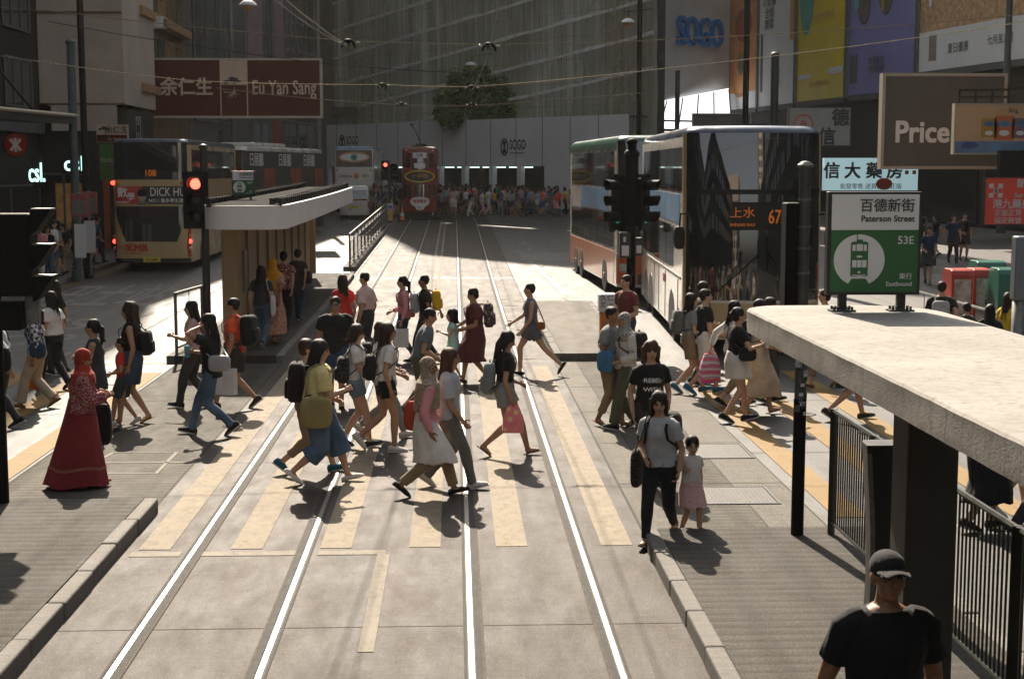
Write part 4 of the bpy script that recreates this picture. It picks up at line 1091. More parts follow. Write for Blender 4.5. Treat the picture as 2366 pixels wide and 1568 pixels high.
# --- silver van and the cars beyond the crossing
def van(loc, rot, label, mat, L=4.6, W=1.7, H=1.95, sign=None):
    r = thing('van' if H > 1.7 else 'car', label, 'van' if H > 1.7 else 'car', loc, rot)
    s = Shell(L, W, H, rf=.4, rr=.16, bulge=.1, rake=1.0 if H > 1.7 else .9, z0=.28, rrake=.22)
    s.body(mat, 'body', r); B = s.sB
    s.patch(B(.13), B(.87), H*.56, H*.87, .014, 10, 3).build('rear_window', M_BUSGLASS, r, smooth=True, sharp=40)
    s.patch(B(.05), B(.95), .30, .52, .05, 12, 2).build('bumper', mat if H > 1.7 else M_BLACKP, r, smooth=True, sharp=40)
    for a in (.02, .9): s.patch(B(a), B(a + .08), .68, 1.02, .02, 3, 3).build('tail_lamp', M_REDD, r, smooth=True, sharp=40)
    p = s.pt(B(.5), .72, .03); t = MB(); t.box(p.x - .28, p.x + .28, p.y - .01, p.y + .01, .64, .80); t.build('number_plate', M_PLATE, r)
    place_text('TN 942', .12, r, M_INK, Matrix.Translation((p.x, p.y + .018, .72)) @ Matrix.Rotation(pi, 4, 'Z'), .03)
    for side in (-1, 1):
        S = s.sL if side < 0 else s.sR
        for y0, y1 in ((-L*.12, L*.12), (L*.15, L*.40)): s.patch(*sorted((S(y0), S(y1))), H*.56, H*.85, .01, 5, 2).build('window', M_SIDEGLASS, r)
        for y in (-L*.32, L*.30): arch(s, y, .36, side, r); bwheel(r, side*(W/2 - .11), y, .31, .2, side)
    s.patch(s.sF(.1), s.sF(.9), H*.56, H*.85, .014, 10, 3).build('windscreen', M_BUSGLASS, r, smooth=True, sharp=40)
    if sign:
        t = MB(); t.box(-.25, .25, -.1, .1, H, H + .16); o = t.build('roof_sign', M_PLW, r, bev=.02); place_text('TAXI', .12, o, M_REDLOGO, Matrix.Translation((0, -.11, H + .08)), .02)
    return r
van((-5.72, 87, gz(84.6)), pi, 'silver van with a yellow number plate following the white bus', M_SILV)
van((-4.05, 112, gz(110)), R(165), 'pale car standing beyond the crossing behind the tram', mk('pale_car_paint', (.45, .5, .52), .3, .05, 1, coat=.5), 4.4, 1.72, 1.5)
van((3.3, 107.5, gz(107)), R(60), 'white taxi with a roof sign hidden in the far crowd', M_KWHITE, 4.5, 1.72, 1.5, True)
van((-2.6, 118, gz(117)), R(20), 'dark van standing beyond the far crossing', M_ADGREY)
# ================================================================== shelters, signs, signals, railings, wires
M_WHITECON = None
m, n, bs = nt_new('whitewashed_concrete')
t1 = noise_col(n, 1.3, 6, .7); t2 = noise_col(n, 14, 5, .7); t3 = noise_col(n, 90, 3, .7)
c = ramp(n, t1.outputs['Fac'], [(.3, (.24, .225, .20)), (.65, (.33, .312, .285))]).outputs[0]
c = mix(n, ramp(n, t2.outputs['Fac'], [(.54, 0), (.7, .6)]).outputs[0], c, (.15, .135, .11))
dr = noise_col(n, 1.0, 4, .7, 'Object', (16, 16, 1.2)); c = mix(n, ramp(n, dr.outputs['Fac'], [(.52, 0), (.68, .45)]).outputs[0], c, (.13, .115, .09))
sc = noise_col(n, 1.0, 3, .8, 'Object', (5, 60, 5)); c = mix(n, ramp(n, sc.outputs['Fac'], [(.62, 0), (.72, .4)]).outputs[0], c, (.2, .185, .16))
n.links.new(c, bs.inputs['Base Color']); bs.inputs['Roughness'].default_value = .85; bs.inputs['Specular IOR Level'].default_value = .2
a = N(n, 'ShaderNodeMath', operation='ADD'); n.links.new(t2.outputs['Fac'], a.inputs[0]); n.links.new(t3.outputs['Fac'], a.inputs[1]); bump(n, bs, a.outputs[0], .3, .012)
M_WHITECON = m
M_TGREEN = mk('tram_sign_green', (.012, .095, .022), .45, .08, 3); M_SWHITE = mk('sign_white', (.56, .555, .55), .5, .04, 3); M_BLACKFR = mk('sign_frame_black', (.01, .01, .01), .5, .2, 6)
M_BEIGE = mk('beige_panel', (.34, .25, .135), .6, .25, 1.2, .1, 30, stretch=(1, 1, .25)); M_FASC = mk('fascia_white', (.68, .67, .65), .55, .08, .8)

# near shelter
def slab_outline(x0, x1, y0, y1, rl, rr, n=8):
    P = [(x0, y0), (x1, y0)]
    P += [(x1 - rr + rr*cos(pi/2*k/n), y1 - rr + rr*sin(pi/2*k/n)) for k in range(n+1)]
    P += [(x0 + rl - rl*sin(pi/2*k/n), y1 - rl + rl*cos(pi/2*k/n)) for k in range(n+1)]
    return P
r = thing('tram_shelter', 'tram stop shelter with a thick whitewashed concrete roof', 'shelter', (2.65, 6, .15))
base = slab_outline(2.04, 3.36, 1.0, 10.45, .30, .55)
def dens(P, d=.12):
    o = []
    for a, b in zip(P, P[1:] + P[:1]):
        a, b = Vector(a), Vector(b); k = max(1, int((b-a).length/d)); o += [a.lerp(b, i/k) for i in range(k)]
    return o
D = dens(base); c = Vector((2.7, 6.0)); t = MB(); rings = []
for z, ins in ((2.455, .012), (2.46, .002), (2.51, 0), (2.56, .003), (2.606, 0), (2.618, .012), (2.622, .03)):
    ring = []
    for p in D:
        d = (p - Vector((min(max(p.x, 2.5), 2.9), min(max(p.y, 1.5), 9.9)))).normalized(); w = .004 * noise.noise((p.x*3, p.y*3, z*9)) + .003*noise.noise((p.x*12, p.y*12, z*20))
        ring.append(Vector((p.x - d.x*(ins + w), p.y - d.y*(ins + w), z + .003*noise.noise((p.x*5, p.y*4, 2)))))
    rings.append(ring)
t.loft(rings); t.build('roof', M_WHITECON, r, world=True, smooth=True, sharp=22)
t = MB(); t.loft([[Vector((2.75, y, z)) if False else Vector((x, y, z)) for x, y in ((2.78, 8.80), (3.10, 8.80), (3.10, 9.14), (2.78, 9.14))] for z in (.15, 2.44)]); t.build('column', mk('dark_column_paint', (.03, .027, .022), .6, .3, 3, .2, 30), r, world=True, bev=.02)
t = MB(); t.loft([[Vector((x, y, z)) for x, y in ((2.72, 3.6), (3.10, 3.6), (3.10, 3.98), (2.72, 3.98))] for z in (.15, 2.44)]); t.build('column', MATS['dark_column_paint'], r, world=True, bev=.02)
t = MB(); t.box(2.78, 3.04, 1.5, 10.0, 2.30, 2.428); t.build('beam', MATS['dark_column_paint'], r, world=True)
# curved advertising case by the column
r = thing('advert_case', 'black curved advertising case with a pale lit edge beside the shelter column', 'advert case', (3.0, 9.9, .15))
t = MB(); pts = [(-.16, -.06), (-.15, .1), (-.12, .16), (.16, .16), (.2, .1), (.2, -.06)]
t.loft([[Vector((x + .03*sin(z*2.5), y, z)) for x, y in pts] for z in (.25, .6, 1.0, 1.4, 1.56)]); t.build('case', M_BLACKFR, r, smooth=True, sharp=40)
t = MB(); t.loft([[Vector((-.13 + .03*sin(z*2.5) - dx, y, z)) for dx, y in ((0, -.075), (.035, -.075), (.035, -.061), (0, -.061))] for z in (.3, .6, 1.0, 1.4, 1.5)]); t.build('painted_edge_light', M_GREYMET, r)  # pale strip stands in for the light along the case edge

def tram_stop_sign(name, loc, w, code, tc_dir, en_dir, label, leg=.06, rot=0.0):
    r = thing('tram_stop_sign', label, 'sign', loc, rot); h = w * 1.11; z0 = leg
    t = MB(); t.box(-w/2 - .015, w/2 + .015, -.04, .04, z0 - .01, z0 + h + .01); t.build('frame', M_BLACKFR, r, bev=.006)
    t = MB(); t.box(-w/2 + .008, w/2 - .008, -.046, -.03, z0 + h*.635, z0 + h - .008); t.build('white_panel', M_SWHITE, r)
    t = MB(); t.box(-w/2 + .008, w/2 - .008, -.046, -.03, z0 + .012, z0 + h*.63); t.build('green_panel', M_TGREEN, r)
    def tx(s_, sz, x, z, mat, al, b): o = place_text(s_, sz, r, mat, Matrix.Translation((x, -.048, z)), b, 1.0, al, depth=.003)
    tx('百德新街', w*.155, w*.44, z0 + h*.87, M_INK, 'RIGHT', .012); tx('Paterson Street', w*.095, w*.44, z0 + h*.745, M_INK, 'RIGHT', .02)
    tx(code, w*.125, w*.44, z0 + h*.53, M_SWHITE, 'RIGHT', .012); tx(tc_dir, w*.075, w*.43, z0 + h*.17, M_SWHITE, 'RIGHT', .01); tx(en_dir, w*.07, w*.43, z0 + h*.095, M_SWHITE, 'RIGHT', .015)
    cx, cz, rd = -w*.17, z0 + h*.335, w*.285
    t = MB(); f = lambda u, v, d: Vector((cx + u, d, cz + v))
    circ = []
    for k in range(41):
        a = -pi/2 + .42 + (2*pi - .84)*k/40; circ.append((rd*cos(a), rd*sin(a)))
    circ += [(-rd*.28, -rd*.72), (rd*.28, -rd*.72)]
    t.prism(circ, f, -.049, -.045, 0)
    tb = [(-.34, -.62), (.34, -.62), (.34, .66), (.26, .72), (.12, .72), (.12, .8), (-.12, .8), (-.12, .72), (-.26, .72), (-.34, .66)]
    t.prism([(x*rd, z*rd) for x, z in tb], f, -.052, -.046, 1)
    t.prism([(-.01*rd - .09*rd, .8*rd), (.02*rd - .09*rd, .8*rd), (-.08*rd - .0*rd, 1.0*rd), (-.12*rd, 1.0*rd)], f, -.052, -.046, 1)
    for x0, x1, z0_, z1_ in ((-.28, -.16, .36, .6), (-.12, .12, .36, .62), (.16, .28, .36, .6), (-.1, .1, .1, .18), (-.28, -.11, -.28, 0), (-.08, .08, -.28, 0), (.11, .28, -.28, 0)):
        t.prism([(x0*rd, z0_*rd), (x1*rd, z0_*rd), (x1*rd, z1_*rd), (x0*rd, z1_*rd)], f, -.0545, -.051, 0)
    t.prism([(.05*rd*cos(k*pi/6), (-.47 + .05*sin(k*pi/6))*rd) for k in range(12)], f, -.0545, -.051, 0)
    t.prism([(-.26*rd, -.58*rd), (0, -.62*rd), (.26*rd, -.58*rd), (.26*rd, -.55*rd), (0, -.585*rd), (-.26*rd, -.55*rd)], f, -.0545, -.051, 0)
    t.build('tram_emblem', [M_SWHITE, M_TGREEN], r)
    for x in (-w*.33, w*.33):
        t = MB(); t.box(x - w*.045, x + w*.045, -.02, .02, .012, z0 + .01); t.build('leg', M_BLACKFR, r)
        t = MB(); t.box(x - w*.14, x + w*.14, -.05, .05, 0, .012)
        for dx in (-.1, -.06, .06, .1):
            for dy in (-.035, .035): t.cyl((x + dx*w, dy, .012), (x + dx*w, dy, .035), .009, n=6)
        t.build('base_plate', M_DGREY, r)
    return r
tram_stop_sign('a', (2.86, 9.98, 2.622), .615, '53E', '東行', 'Eastbound', 'large white and green tram stop sign standing on the thick whitewashed roof', .125)

# far shelter
r = thing('tram_shelter', 'far tram shelter with a white fascia and a ribbed beige wall', 'shelter', (-4.2, 34, .15))
base = slab_outline(3.05, 4.55, -44.5, -26.6, .40, .55)       # mirrored: front end faces the viewer
D = [Vector((-p.x, -p.y)) for p in dens(base, .25)]
t = MB(); rings = [[Vector((p.x, p.y, z + gz(p.y))) for p in D] for z in (2.50, 2.51, 2.90, 2.93)]; t.loft(rings); t.build('roof', M_FASC, r, world=True, smooth=True, sharp=35)
t = MB(); t.loft([[Vector((x, y, z + gz(y))) for x, y in ((-4.47, 26.75), (-3.13, 26.75), (-3.13, 44.4), (-4.47, 44.4))] for z in (2.9, 2.945)]); t.build('roof_deck', mk('roof_felt', (.018, .017, .015), .95, .3, 6, spec=.05), r, world=True)
t = MB()
for x in (-3.16, -3.32, -4.44):
    for z in (3.03,): t.tube([(x, 26.9, z), (x, 44.3, z + .15)], .014, 5)
    for k in range(48): t.box(x - .03, x + .03, 26.9 + .36*k, 26.98 + .36*k, 2.92 + gz(26.9 + .36*k), 3.06 + gz(26.9 + .36*k))
t.build('roof_rail', M_BLACKMET, r, world=True)
for k in range(9):
    y = 29.6 + 1.72*k; t = MB(); t.loft([[Vector((x, yy, z)) for x, yy in ((-4.62, y), (-4.40, y), (-4.40, y + 1.62), (-4.62, y + 1.62))] for z in (.15 + gz(y), 2.498 + gz(y))]); t.build('wall_panel', M_BEIGE, r, world=True, bev=.02)
    t = MB(); t.loft([[Vector((x, yy, z)) for x, yy in ((-4.60, y + 1.62), (-4.35, y + 1.62), (-4.35, y + 1.72), (-4.60, y + 1.72))] for z in (.15 + gz(y), 2.498 + gz(y))]); t.build('rib', M_BEIGE, r, world=True)
t = MB(); t.loft([[Vector((x, yy, z)) for x, yy in ((-4.62, 29.3), (-4.28, 29.3), (-4.28, 29.59), (-4.62, 29.59))] for z in (.15, 2.498)]); t.build('end_pier', M_BEIGE, r, world=True, bev=.06)
t = MB(); t.box(-4.40, -4.26, 45.1, 45.35, .4, 2.7); t.build('post', M_BEIGE, r, world=True)
r2 = thing('notice_case', 'narrow glazed notice case fixed on the end pier of the far shelter', 'notice', (-4.27, 29.6, 1.2))
t = MB(); t.box(.002, .05, .1, .5, -.1, .75); t.build('case', M_GREYMET, r2, bev=.01); t = MB(); t.box(.05, .056, .14, .46, -.06, .7); t.build('notice', mk('dark_notice', (.05, .07, .05), .4, .4, 3), r2)
tram_stop_sign('b', (-4.25, 30.0, 2.93), .43, '46W', '西行', 'Westbound', 'small white and green tram stop sign above the far white fascia', .12)

# ------------------------------------------------------------------ railings
def railing(label, p0, p1, h, bars, mat, group=None, post=.05, rail=.03, infill='bars', z0=None, posts=2, cat='railing'):
    p0, p1 = Vector(p0), Vector(p1); d = p1 - p0; L = d.length; d.normalize()
    zb = lambda q: gz(q.y) + (z0 or 0)
    r = thing('railing', label, cat, (p0.x, p0.y, zb(p0)), 0, group)
    B0 = Vector(r.location)
    def P(u, z): q = p0 + d*u; return Vector((q.x, q.y, zb(q) + z)) - B0
    for i in range(posts):
        u = L * i / (posts - 1); t = MB(); t.tube([P(u, 0), P(u, h)], post/2, 4 if post > .06 else 8); t.build('post', mat, r)
    for zz, rr_ in ((h - .02, rail), (.12, rail*.8)): t = MB(); t.tube([P(0, zz), P(L/2, zz), P(L, zz)], rr_, 6); t.build('rail', mat, r)
    t = MB(); n_ = int(L / bars)
    for i in range(1, n_):
        u = L*i/n_; 
        if infill == 'bars': t.tube([P(u, .12), P(u, h - .03)], .009, 5)
        else: t.tube([P(u, .12), P(u, h - .3), P(min(L, u + bars*.5), h - .12), P(u, h - .03)], .013, 5)
    if infill != 'bars': t.tube([P(0, h - .3), P(L, h - .3)], .015, 5); t.tube([P(0, h*.5), P(L, h*.5)], .012, 5)
    t.build('bars', mat, r); return r
M_FENCE = mk('dark_green_fence_paint', (.022, .025, .018), .45, .3, 8, .1, 60)
for y1, y0, lab in ((13.55, 12.2, 'dark barred railing panel next to the stickered signal pole'), (12.15, 10.8, 'dark barred railing panel behind the advert case'), (10.75, 9.0, 'dark barred railing panel on the far side of the shelter column'), (8.95, 7.2, 'dark barred railing panel under the shelter roof near the capped man')):
    railing(lab, (3.56, y1), (3.56, y0), 1.2, .075, M_FENCE, 'railing panels along the near platform', .07, .022, z0=.15)
railing('railing with looped bars along the thin island beside the far track', (-3.53, 49.6), (-3.53, 77), 1.1, .55, M_GREYMET, None, .06, .03, 'loop', .15, 14)
railing('low railing at the end of the far platform beneath the red signal', (-5.2, 27.5), (-5.0, 29.2), 1.15, .6, M_GREYMET, None, .06, .03, 'bars', .15)
railing('grey railing along the far pavement near the green kiosks', (9.6, 23), (9.6, 31), 1.05, 1.3, M_GREYMET, None, .05, .03, 'bars', .02, 4)

# ------------------------------------------------------------------ signals and poles
M_SIGBLK = mk('signal_black', (.006, .006, .006), .65, .3, 10, spec=.15); M_LENSD = mk('dark_lens', (.02, .02, .02), .25, .3, 10); M_REDSIG = emis('red_signal_lit', (1.0, .07, .04), 3.0); M_GRNL = emis('green_signal_glow', (.02, .35, .2), .25)
def head(root, c, ang, lit=None, n=3, s=1.0, back=True):
    """signal head: lens axis along local -Y turned by ang"""
    Rm = Matrix.Translation(Vector(c)) @ Matrix.Rotation(ang, 4, 'Z'); H = .32*s*n
    t = MB(); q = MB(); q.box(-.16*s, .16*s, -.02, .2*s, -H/2, H/2); 
    if back: q.box(-.25*s, .25*s, -.035, -.021, -H/2 - .08, H/2 + .08)
    t.join(q, Rm); o = t.build('signal_head', M_SIGBLK, root)
    for k in range(n):
        z = H/2 - .16*s - .32*s*k; t = MB(); q = MB(); m_ = 12
        for i in range(m_):     # hooded visor
            a0, a1 = -.5 + (pi + 1.0)*i/m_, -.5 + (pi + 1.0)*(i+1)/m_
            rr = .125*s; le = lambda a: -.04 - (.24 + .06*sin(a))*s
            p = [Vector((rr*cos(a0), -.036, z + rr*sin(a0))), Vector((rr*cos(a1), -.036, z + rr*sin(a1))), Vector((rr*1.08*cos(a1), le(a1), z + rr*1.08*sin(a1))), Vector((rr*1.08*cos(a0), le(a0), z + rr*1.08*sin(a0)))]
            p2 = [Vector((v.x*1.08, v.y, z + (v.z - z)*1.08)) for v in p]
            q.add(p + p2, [(0,1,2,3), (7,6,5,4), (3,2,6,7), (0,4,5,1)])
        t.join(q, Rm); t.build('visor', M_SIGBLK, o)
        t = MB(); q = MB(); q.ell((0, -.04, z), (.105*s, .03, .105*s), None, 14, 8); t.join(q, Rm); t.build('lens', M_REDSIG if lit == k else (M_GRNL if lit == ('g', k) else M_LENSD), o, smooth=True)
    return o
def pole(root, p, z0, z1, r, mat, name='pole', cap=True, n=12):
    t = MB(); t.tube([(p[0], p[1], z0), (p[0], p[1], z1)], r, n); 
    if cap: t.ell((p[0], p[1], z1), (r*1.25, r*1.25, r*.8), None, 12, 6)
    return t.build(name, mat, root, smooth=True, sharp=40)
# red signal on the far platform
g0 = at(478, 690, 28.9); r = thing('traffic_signal', 'traffic signal showing red at the end of the far platform', 'traffic signal', (g0.x, 28.9, .15))
pole(r, (0, 0), 0, 3.85, .075, M_DGREY); head(r, (-.14, -.12, 2.83), 0, 0, 3, .98)
# black signal cluster on the island
r = thing('traffic_signal', 'black cluster of sideways signal heads on the island in front of the cream bus', 'traffic signal', (3.45, 28.7, .15))
pole(r, (0, 0), 0, 3.95, .09, M_SIGBLK); pole(r, (0, .02), 3.0, 3.72, .13, M_SIGBLK, 'sleeve')
for sx in (-1, 1): head(r, (sx*.24, -.02, 2.78), sx*R(62), ('g', 2), 3, .95)
t = MB(); t.box(-.36, .36, -.02, .06, 3.27, 3.33); t.build('bracket', M_SIGBLK, r)
t = MB(); t.box(-.24, -.02, -.12, .1, 1.7, 2.2); t.box(.06, .22, -.1, .1, 1.75, 2.1); t.build('push_button_box', M_DGREY, r, bev=.02)
t = MB(); t.box(-.2, -.06, -.126, -.121, 1.75, 1.95); t.box(-.17, -.12, -.126, -.121, 2.02, 2.12); t.box(.09, .19, -.106, -.101, 1.8, 1.95); t.build('notice', M_SWHITE, r)
# stickered pole on the near platform with a signal seen edge on
r = thing('traffic_signal', 'grey pole covered in torn stickers with a black signal box seen edge on', 'traffic signal', (3.235, 13.55, .0))
pole(r, (0, 0), 0.0, 3.62, .056, mk('olive_grey_metal', (.07, .068, .06), .55, .3, 12, .1, 80, metal=.2))
t = MB(); t.ell((0, 0, 3.62), (.082, .082, .03), None, 14, 6); t.build('cap', M_GREYMET, r, smooth=True)
t = MB(); t.cyl((0, 0, .02), (0, 0, 1.45), .0595, n=14); t.build('painted_base', M_SIGBLK, r, smooth=True, sharp=40)
t = MB(); rnd = random.Random(2)
for k in range(26):
    z = 1.30 + .024*k*1.25; a = -pi/2 + rnd.uniform(-.9, .9); w = rnd.uniform(.25, .55); hh = rnd.uniform(.03, .08)
    for j in range(4):
        a0, a1 = a - w + 2*w*j/4, a - w + 2*w*(j+1)/4
        t.add([(.0625*cos(a0), .0625*sin(a0), z), (.0625*cos(a1), .0625*sin(a1), z), (.0625*cos(a1), .0625*sin(a1), z + hh), (.0625*cos(a0), .0625*sin(a0), z + hh)], [(0,1,2,3)], k % 3)
t.build('torn_stickers', [M_SWHITE, M_GREYWALL, M_INK], r)
t = MB(); t.box(-.17, -.03, -.02, .2, 2.30, 3.28); t.build('signal_box', M_SIGBLK, r, bev=.015)
for z in (2.62, 2.85, 3.05, 3.3): 
    t = MB(); t.cyl((0, 0, z), (0, 0, z + .02), .064, n=12); t.build('clamp', M_GREYMET, r)
# near signal at the picture edge
g0 = G(4, 1192); r = thing('traffic_signal', 'dark signal box with pale lit hoods on the near platform edge', 'traffic signal', (g0.x + .02, g0.y, 0))
pole(r, (0, 0), .0, 3.3, .065, M_SIGBLK)
t = MB(); t.box(.03, .40, -.1, .22, 2.30, 3.14); t.build('signal_box', M_SIGBLK, r, bev=.02)
for z in (3.08, 2.72, 2.40):
    t = MB(); q = [(0, .1), (.2, .1), (.2, .08), (.06, -.12), (0, -.16)]
    t.prism(q, lambda u, v, d: Vector((.40 + u, d, z + v)), -.06, .18); t.build('visor', M_SIGBLK, r)
    t = MB(); t.box(.41, .60, -.055, .175, z + .101, z + .112); t.build('painted_visor_light', M_GREYMET, r)  # pale plate stands in for the light on the hood top
t = MB(); t.box(.02, .28, -.08, .12, 1.95, 2.24); t.build('push_button_box', M_SIGBLK, r, bev=.02)
t = MB(); t.box(.28, .42, .06, .16, 2.0, 2.35); t.build('bracket', M_GREYMET, r, bev=.01)
# far red signal by the tram
g0 = at(900, 480, 82); r = thing('traffic_signal', 'far traffic signal showing red beside the tram', 'traffic signal', (g0.x, 82, gz(82)))
pole(r, (0, 0), 0, 3.3, .06, M_DGREY); head(r, (-.2, 0, 2.85), 0, 0, 3, .95); head(r, (.25, .1, 2.7), R(40), None, 3, .9)

# street poles
for px, y, ztop, rad, mat, lab in [(197, 47.0, 12, .105, M_BLACKMET, 'tall black pole rising past the blank gable wall'), (172, 46.0, 7.4, .13, mk('green_grey_paint', (.06, .085, .08), .5, .2, 6), 'short grey green pole in front of the blank gable wall'),
        (1475, 76, 14, .13, M_BLACKMET, 'tall black pole next to the bright glass canopy'), (1720, 48, 12, .10, M_BLACKMET, 'tall black pole in front of the orange advertising board'), (1786, 45, 7.0, .12, M_DGREY, 'short grey pole in front of the white advertising board'),
        (1563, 62, 7.6, .10, M_DGREY, 'thin grey pole against the bright canopy'), (2318, 70.3, 12, .16, MATS['green_grey_paint'], 'grey green pole in front of the brown patterned advertising board'), (541, 66.8, 14, .10, M_GREYMET, 'pale peeling pole behind the brown signboard'), (739, 79, 14, .12, M_GREYMET, 'pale pole at the street end of the brown signboard'), (513, 66.5, 5.2, .10, M_DGREY, 'dark pole under the brown signboard by the bus roof')]:
    X = at(px, 388, y).x; r = thing('street_pole', lab, 'pole', (X, y, gz(y))); pole(r, (0, 0), 0, ztop - gz(y), rad, mat, 'shaft')
    t = MB(); t.cyl((0, 0, 0), (0, 0, .35), rad*1.5, n=12); t.build('collar', mat, r, smooth=True, sharp=40)

# bollards, cone
def bollard(x, y, label, base_z, h, w, bodymat, headmat, inkt=None, round_=False):
    r = thing('bollard', label, 'bollard', (x, y, base_z)); t = MB(); t.box(-w*.42, w*.42, -w*.42, w*.42, 0, h*.66); t.build('body', bodymat, r, bev=.03)
    t = MB(); t.box(-w/2, w/2, -w/2, w/2, h*.665, h); o = t.build('lamp_box', headmat, r, bev=.03)
    t = MB(); t.box(-w*.46, w*.46, -w*.46, w*.46, 0, .08); t.build('foot', M_BLACKP, r, bev=.01)
    return r, o
r, o = bollard(2.93, 28.2, 'orange traffic bollard with a scribbled white box on the island', .15, 1.05, .335, mk('orange_plastic', (.46, .15, .015), .45, .15, 3), M_SWHITE)
place_text('久仁', .13, o, M_INK, Matrix.Translation((-.02, -.171, .97)), .0); place_text('田', .09, o, M_INK, Matrix.Translation((.06, -.171, .82)), .0); place_text('戈', .12, o, M_INK, Matrix.Translation((-.1, -.171, .84)), .0, 1.0)
t = MB(); t.box(-.06, .06, -.145, -.141, .42, .52); t.build('sticker', M_GREYMET, r)
X = at(902, 480, 80).x; r, o = bollard(X, 80, 'distant yellow bollard with a blue arrow box by the far railing', gz(80) + .1, 1.0, .3, mk('yellow_plastic', (.5, .3, .03), .45, .15, 3), M_SWHITE)
t = MB(); t.ell((0, -.155, .83), (.11, .01, .11), None, 12, 6); t.build('arrow_disc', mk('blue_sign', (.03, .1, .32), .4, .1, 3), o)
X = at(929, 488, 83).x; r = thing('traffic_cone', 'small orange and white traffic cone left of the tram', 'traffic cone', (X, 83, gz(83) + .02))
t = MB(); t.loft([[Vector((q*cos(2*pi*k/14), q*sin(2*pi*k/14), z)) for k in range(14)] for q, z in ((.17, .04), (.12, .28))]); t.loft([[Vector((q*cos(2*pi*k/14), q*sin(2*pi*k/14), z)) for k in range(14)] for q, z in ((.119, .281), (.085, .45))], 1); t.loft([[Vector((q*cos(2*pi*k/14), q*sin(2*pi*k/14), z)) for k in range(14)] for q, z in ((.084, .451), (.03, .75))]); t.build('cone', [M_ORNG, M_SWHITE], r, smooth=True, sharp=40)
t = MB(); t.box(-.2, .2, -.2, .2, 0, .04); t.build('foot', M_BLACKP, r)

# kiosks and bins on the right pavement
M_KGREEN = mk('kiosk_green', (.02, .14, .10), .35, .15, 1.5, coat=.3); M_KRED = mk('kiosk_red', (.42, .045, .03), .4, .3, 2)
def kiosk(px, y, w, h, mat, label, art=None):
    X = at(px, 388, y).x; r = thing('roadside_cabinet', label, 'cabinet', (X, y, .02)); t = MB()
    prof = [(-.3, 0), (.3, 0), (.3, h - .12), (.26, h - .03), (.18, h), (-.18, h), (-.26, h - .03), (-.3, h - .12)]
    t.prism(prof, lambda u, v, d: Vector((d, u, v)), -w/2, w/2); t.build('body', mat, r, bev=.02)
    t = MB(); t.box(-w/2 + .05, w/2 - .05, -.31, -.301, .2, h - .2); t.build('door_panel', art or mat, r, bev=.004)
    t = MB(); t.box(w/2 - .12, w/2 - .08, -.33, -.311, h*.5, h*.5 + .14); t.build('handle', M_GREYMET, r)
M_KART = mk('kiosk_art', (.5, .40, .35), .4, .8, 4)
kiosk(2222, 29.5, .44, 1.55, M_KRED, 'red advert covered cabinet standing left of the green ones', M_KART); kiosk(2268, 30.1, .36, 1.52, M_KRED, 'narrow red cabinet squeezed next to the green one', M_KART)
kiosk(2290, 31.0, .62, 1.62, M_KGREEN, 'taller green rounded cabinet behind the front green one'); kiosk(2345, 29.3, .70, 1.58, M_KGREEN, 'front green rounded cabinet on the far pavement')
X = at(2362, 388, 18.5).x; r = thing('parking_meter', 'pale blue grey metal post unit at the picture edge', 'meter', (X + .03, 18.5, .02)); t = MB(); t.tube([(0,0,0), (0,0,1.9)], .09, 12); t.build('post', M_GREYMET, r, smooth=True); t = MB(); t.box(-.1, .1, -.1, .1, 1.9, 2.72); t.build('head', mk('blue_grey_metal', (.17, .2, .23), .35, .15, 3, metal=.4), r, bev=.03)

# ------------------------------------------------------------------ wires
M_WIRE = mk('copper_wire', (.22, .17, .11), .35, .2, 4, metal=.8); M_WIREB = mk('black_wire', (.02, .018, .015), .5, .2, 4); M_WIREBR = mk('bright_wire', (.55, .42, .26), .25, .1, 4, metal=.9); M_PORC = mk('insulator_pale', (.65, .6, .5), .3, .1, 3)
def wire(label, pts, mat, r=.011, group=None):
    t = MB(); P = []
    for a, b in zip(pts[:-1], pts[1:]):
        a, b = Vector(a), Vector(b); k = 6; sag = .006*(b-a).length
        P += [a.lerp(b, i/k) - Vector((0, 0, sag*4*(i/k)*(1 - i/k))) for i in range(k)]
    P.append(Vector(pts[-1])); t.tube(P, r, 5)
    return tag(t.build('overhead_wire', mat), label, 'wire', group)
HY = (22.8, 34.0, 44.5); HL = [at(805, 104, HY[0]), at(883, 201, HY[1]), at(927, 243, HY[2])]; HR = [at(1130, 112, HY[0]), at(1090, 206, HY[1]), at(1090, 245, HY[2])]
wire('first span wire across the top of the street, carrying two black hangers', [at(-250, -5, HY[0]), at(112, 25, HY[0]), HL[0] + Vector((0, 0, .06)), HR[0] + Vector((0, 0, .06)), at(1557, 91, HY[0]), at(2366, 34, HY[0]), at(2700, 8, HY[0])], M_WIRE, .007)
wire('second span wire running in front of the brown signboard and the purple board', [at(-200, 96, HY[1]), at(112, 52, HY[1]) + Vector((0,0,-.9)), at(444, 187, HY[1]), HL[1] + Vector((0, 0, .05)), HR[1] + Vector((0, 0, .05)), at(1557, 156, HY[1]), at(2366, 51, HY[1]), at(2700, 6, HY[1])], M_WIREBR, .010)
wire('third span wire crossing low in front of the tree', [at(500, 203, HY[2]), at(700, 226, HY[2]), HL[2], HR[2], at(1260, 231, HY[2]), at(1480, 215, HY[2])], M_WIRE, .014)
wire('thin dark wire sloping from the gable wall to the netting', [at(112, 50, 30), at(440, 105, 30), at(778, 150, 30), at(1100, 170, 30)], M_WIREB, .008)
wire('thin slanting wire above the first hanger', [at(640, -20, 16), at(730, 55, 19), HL[0]], M_WIRE, .008)
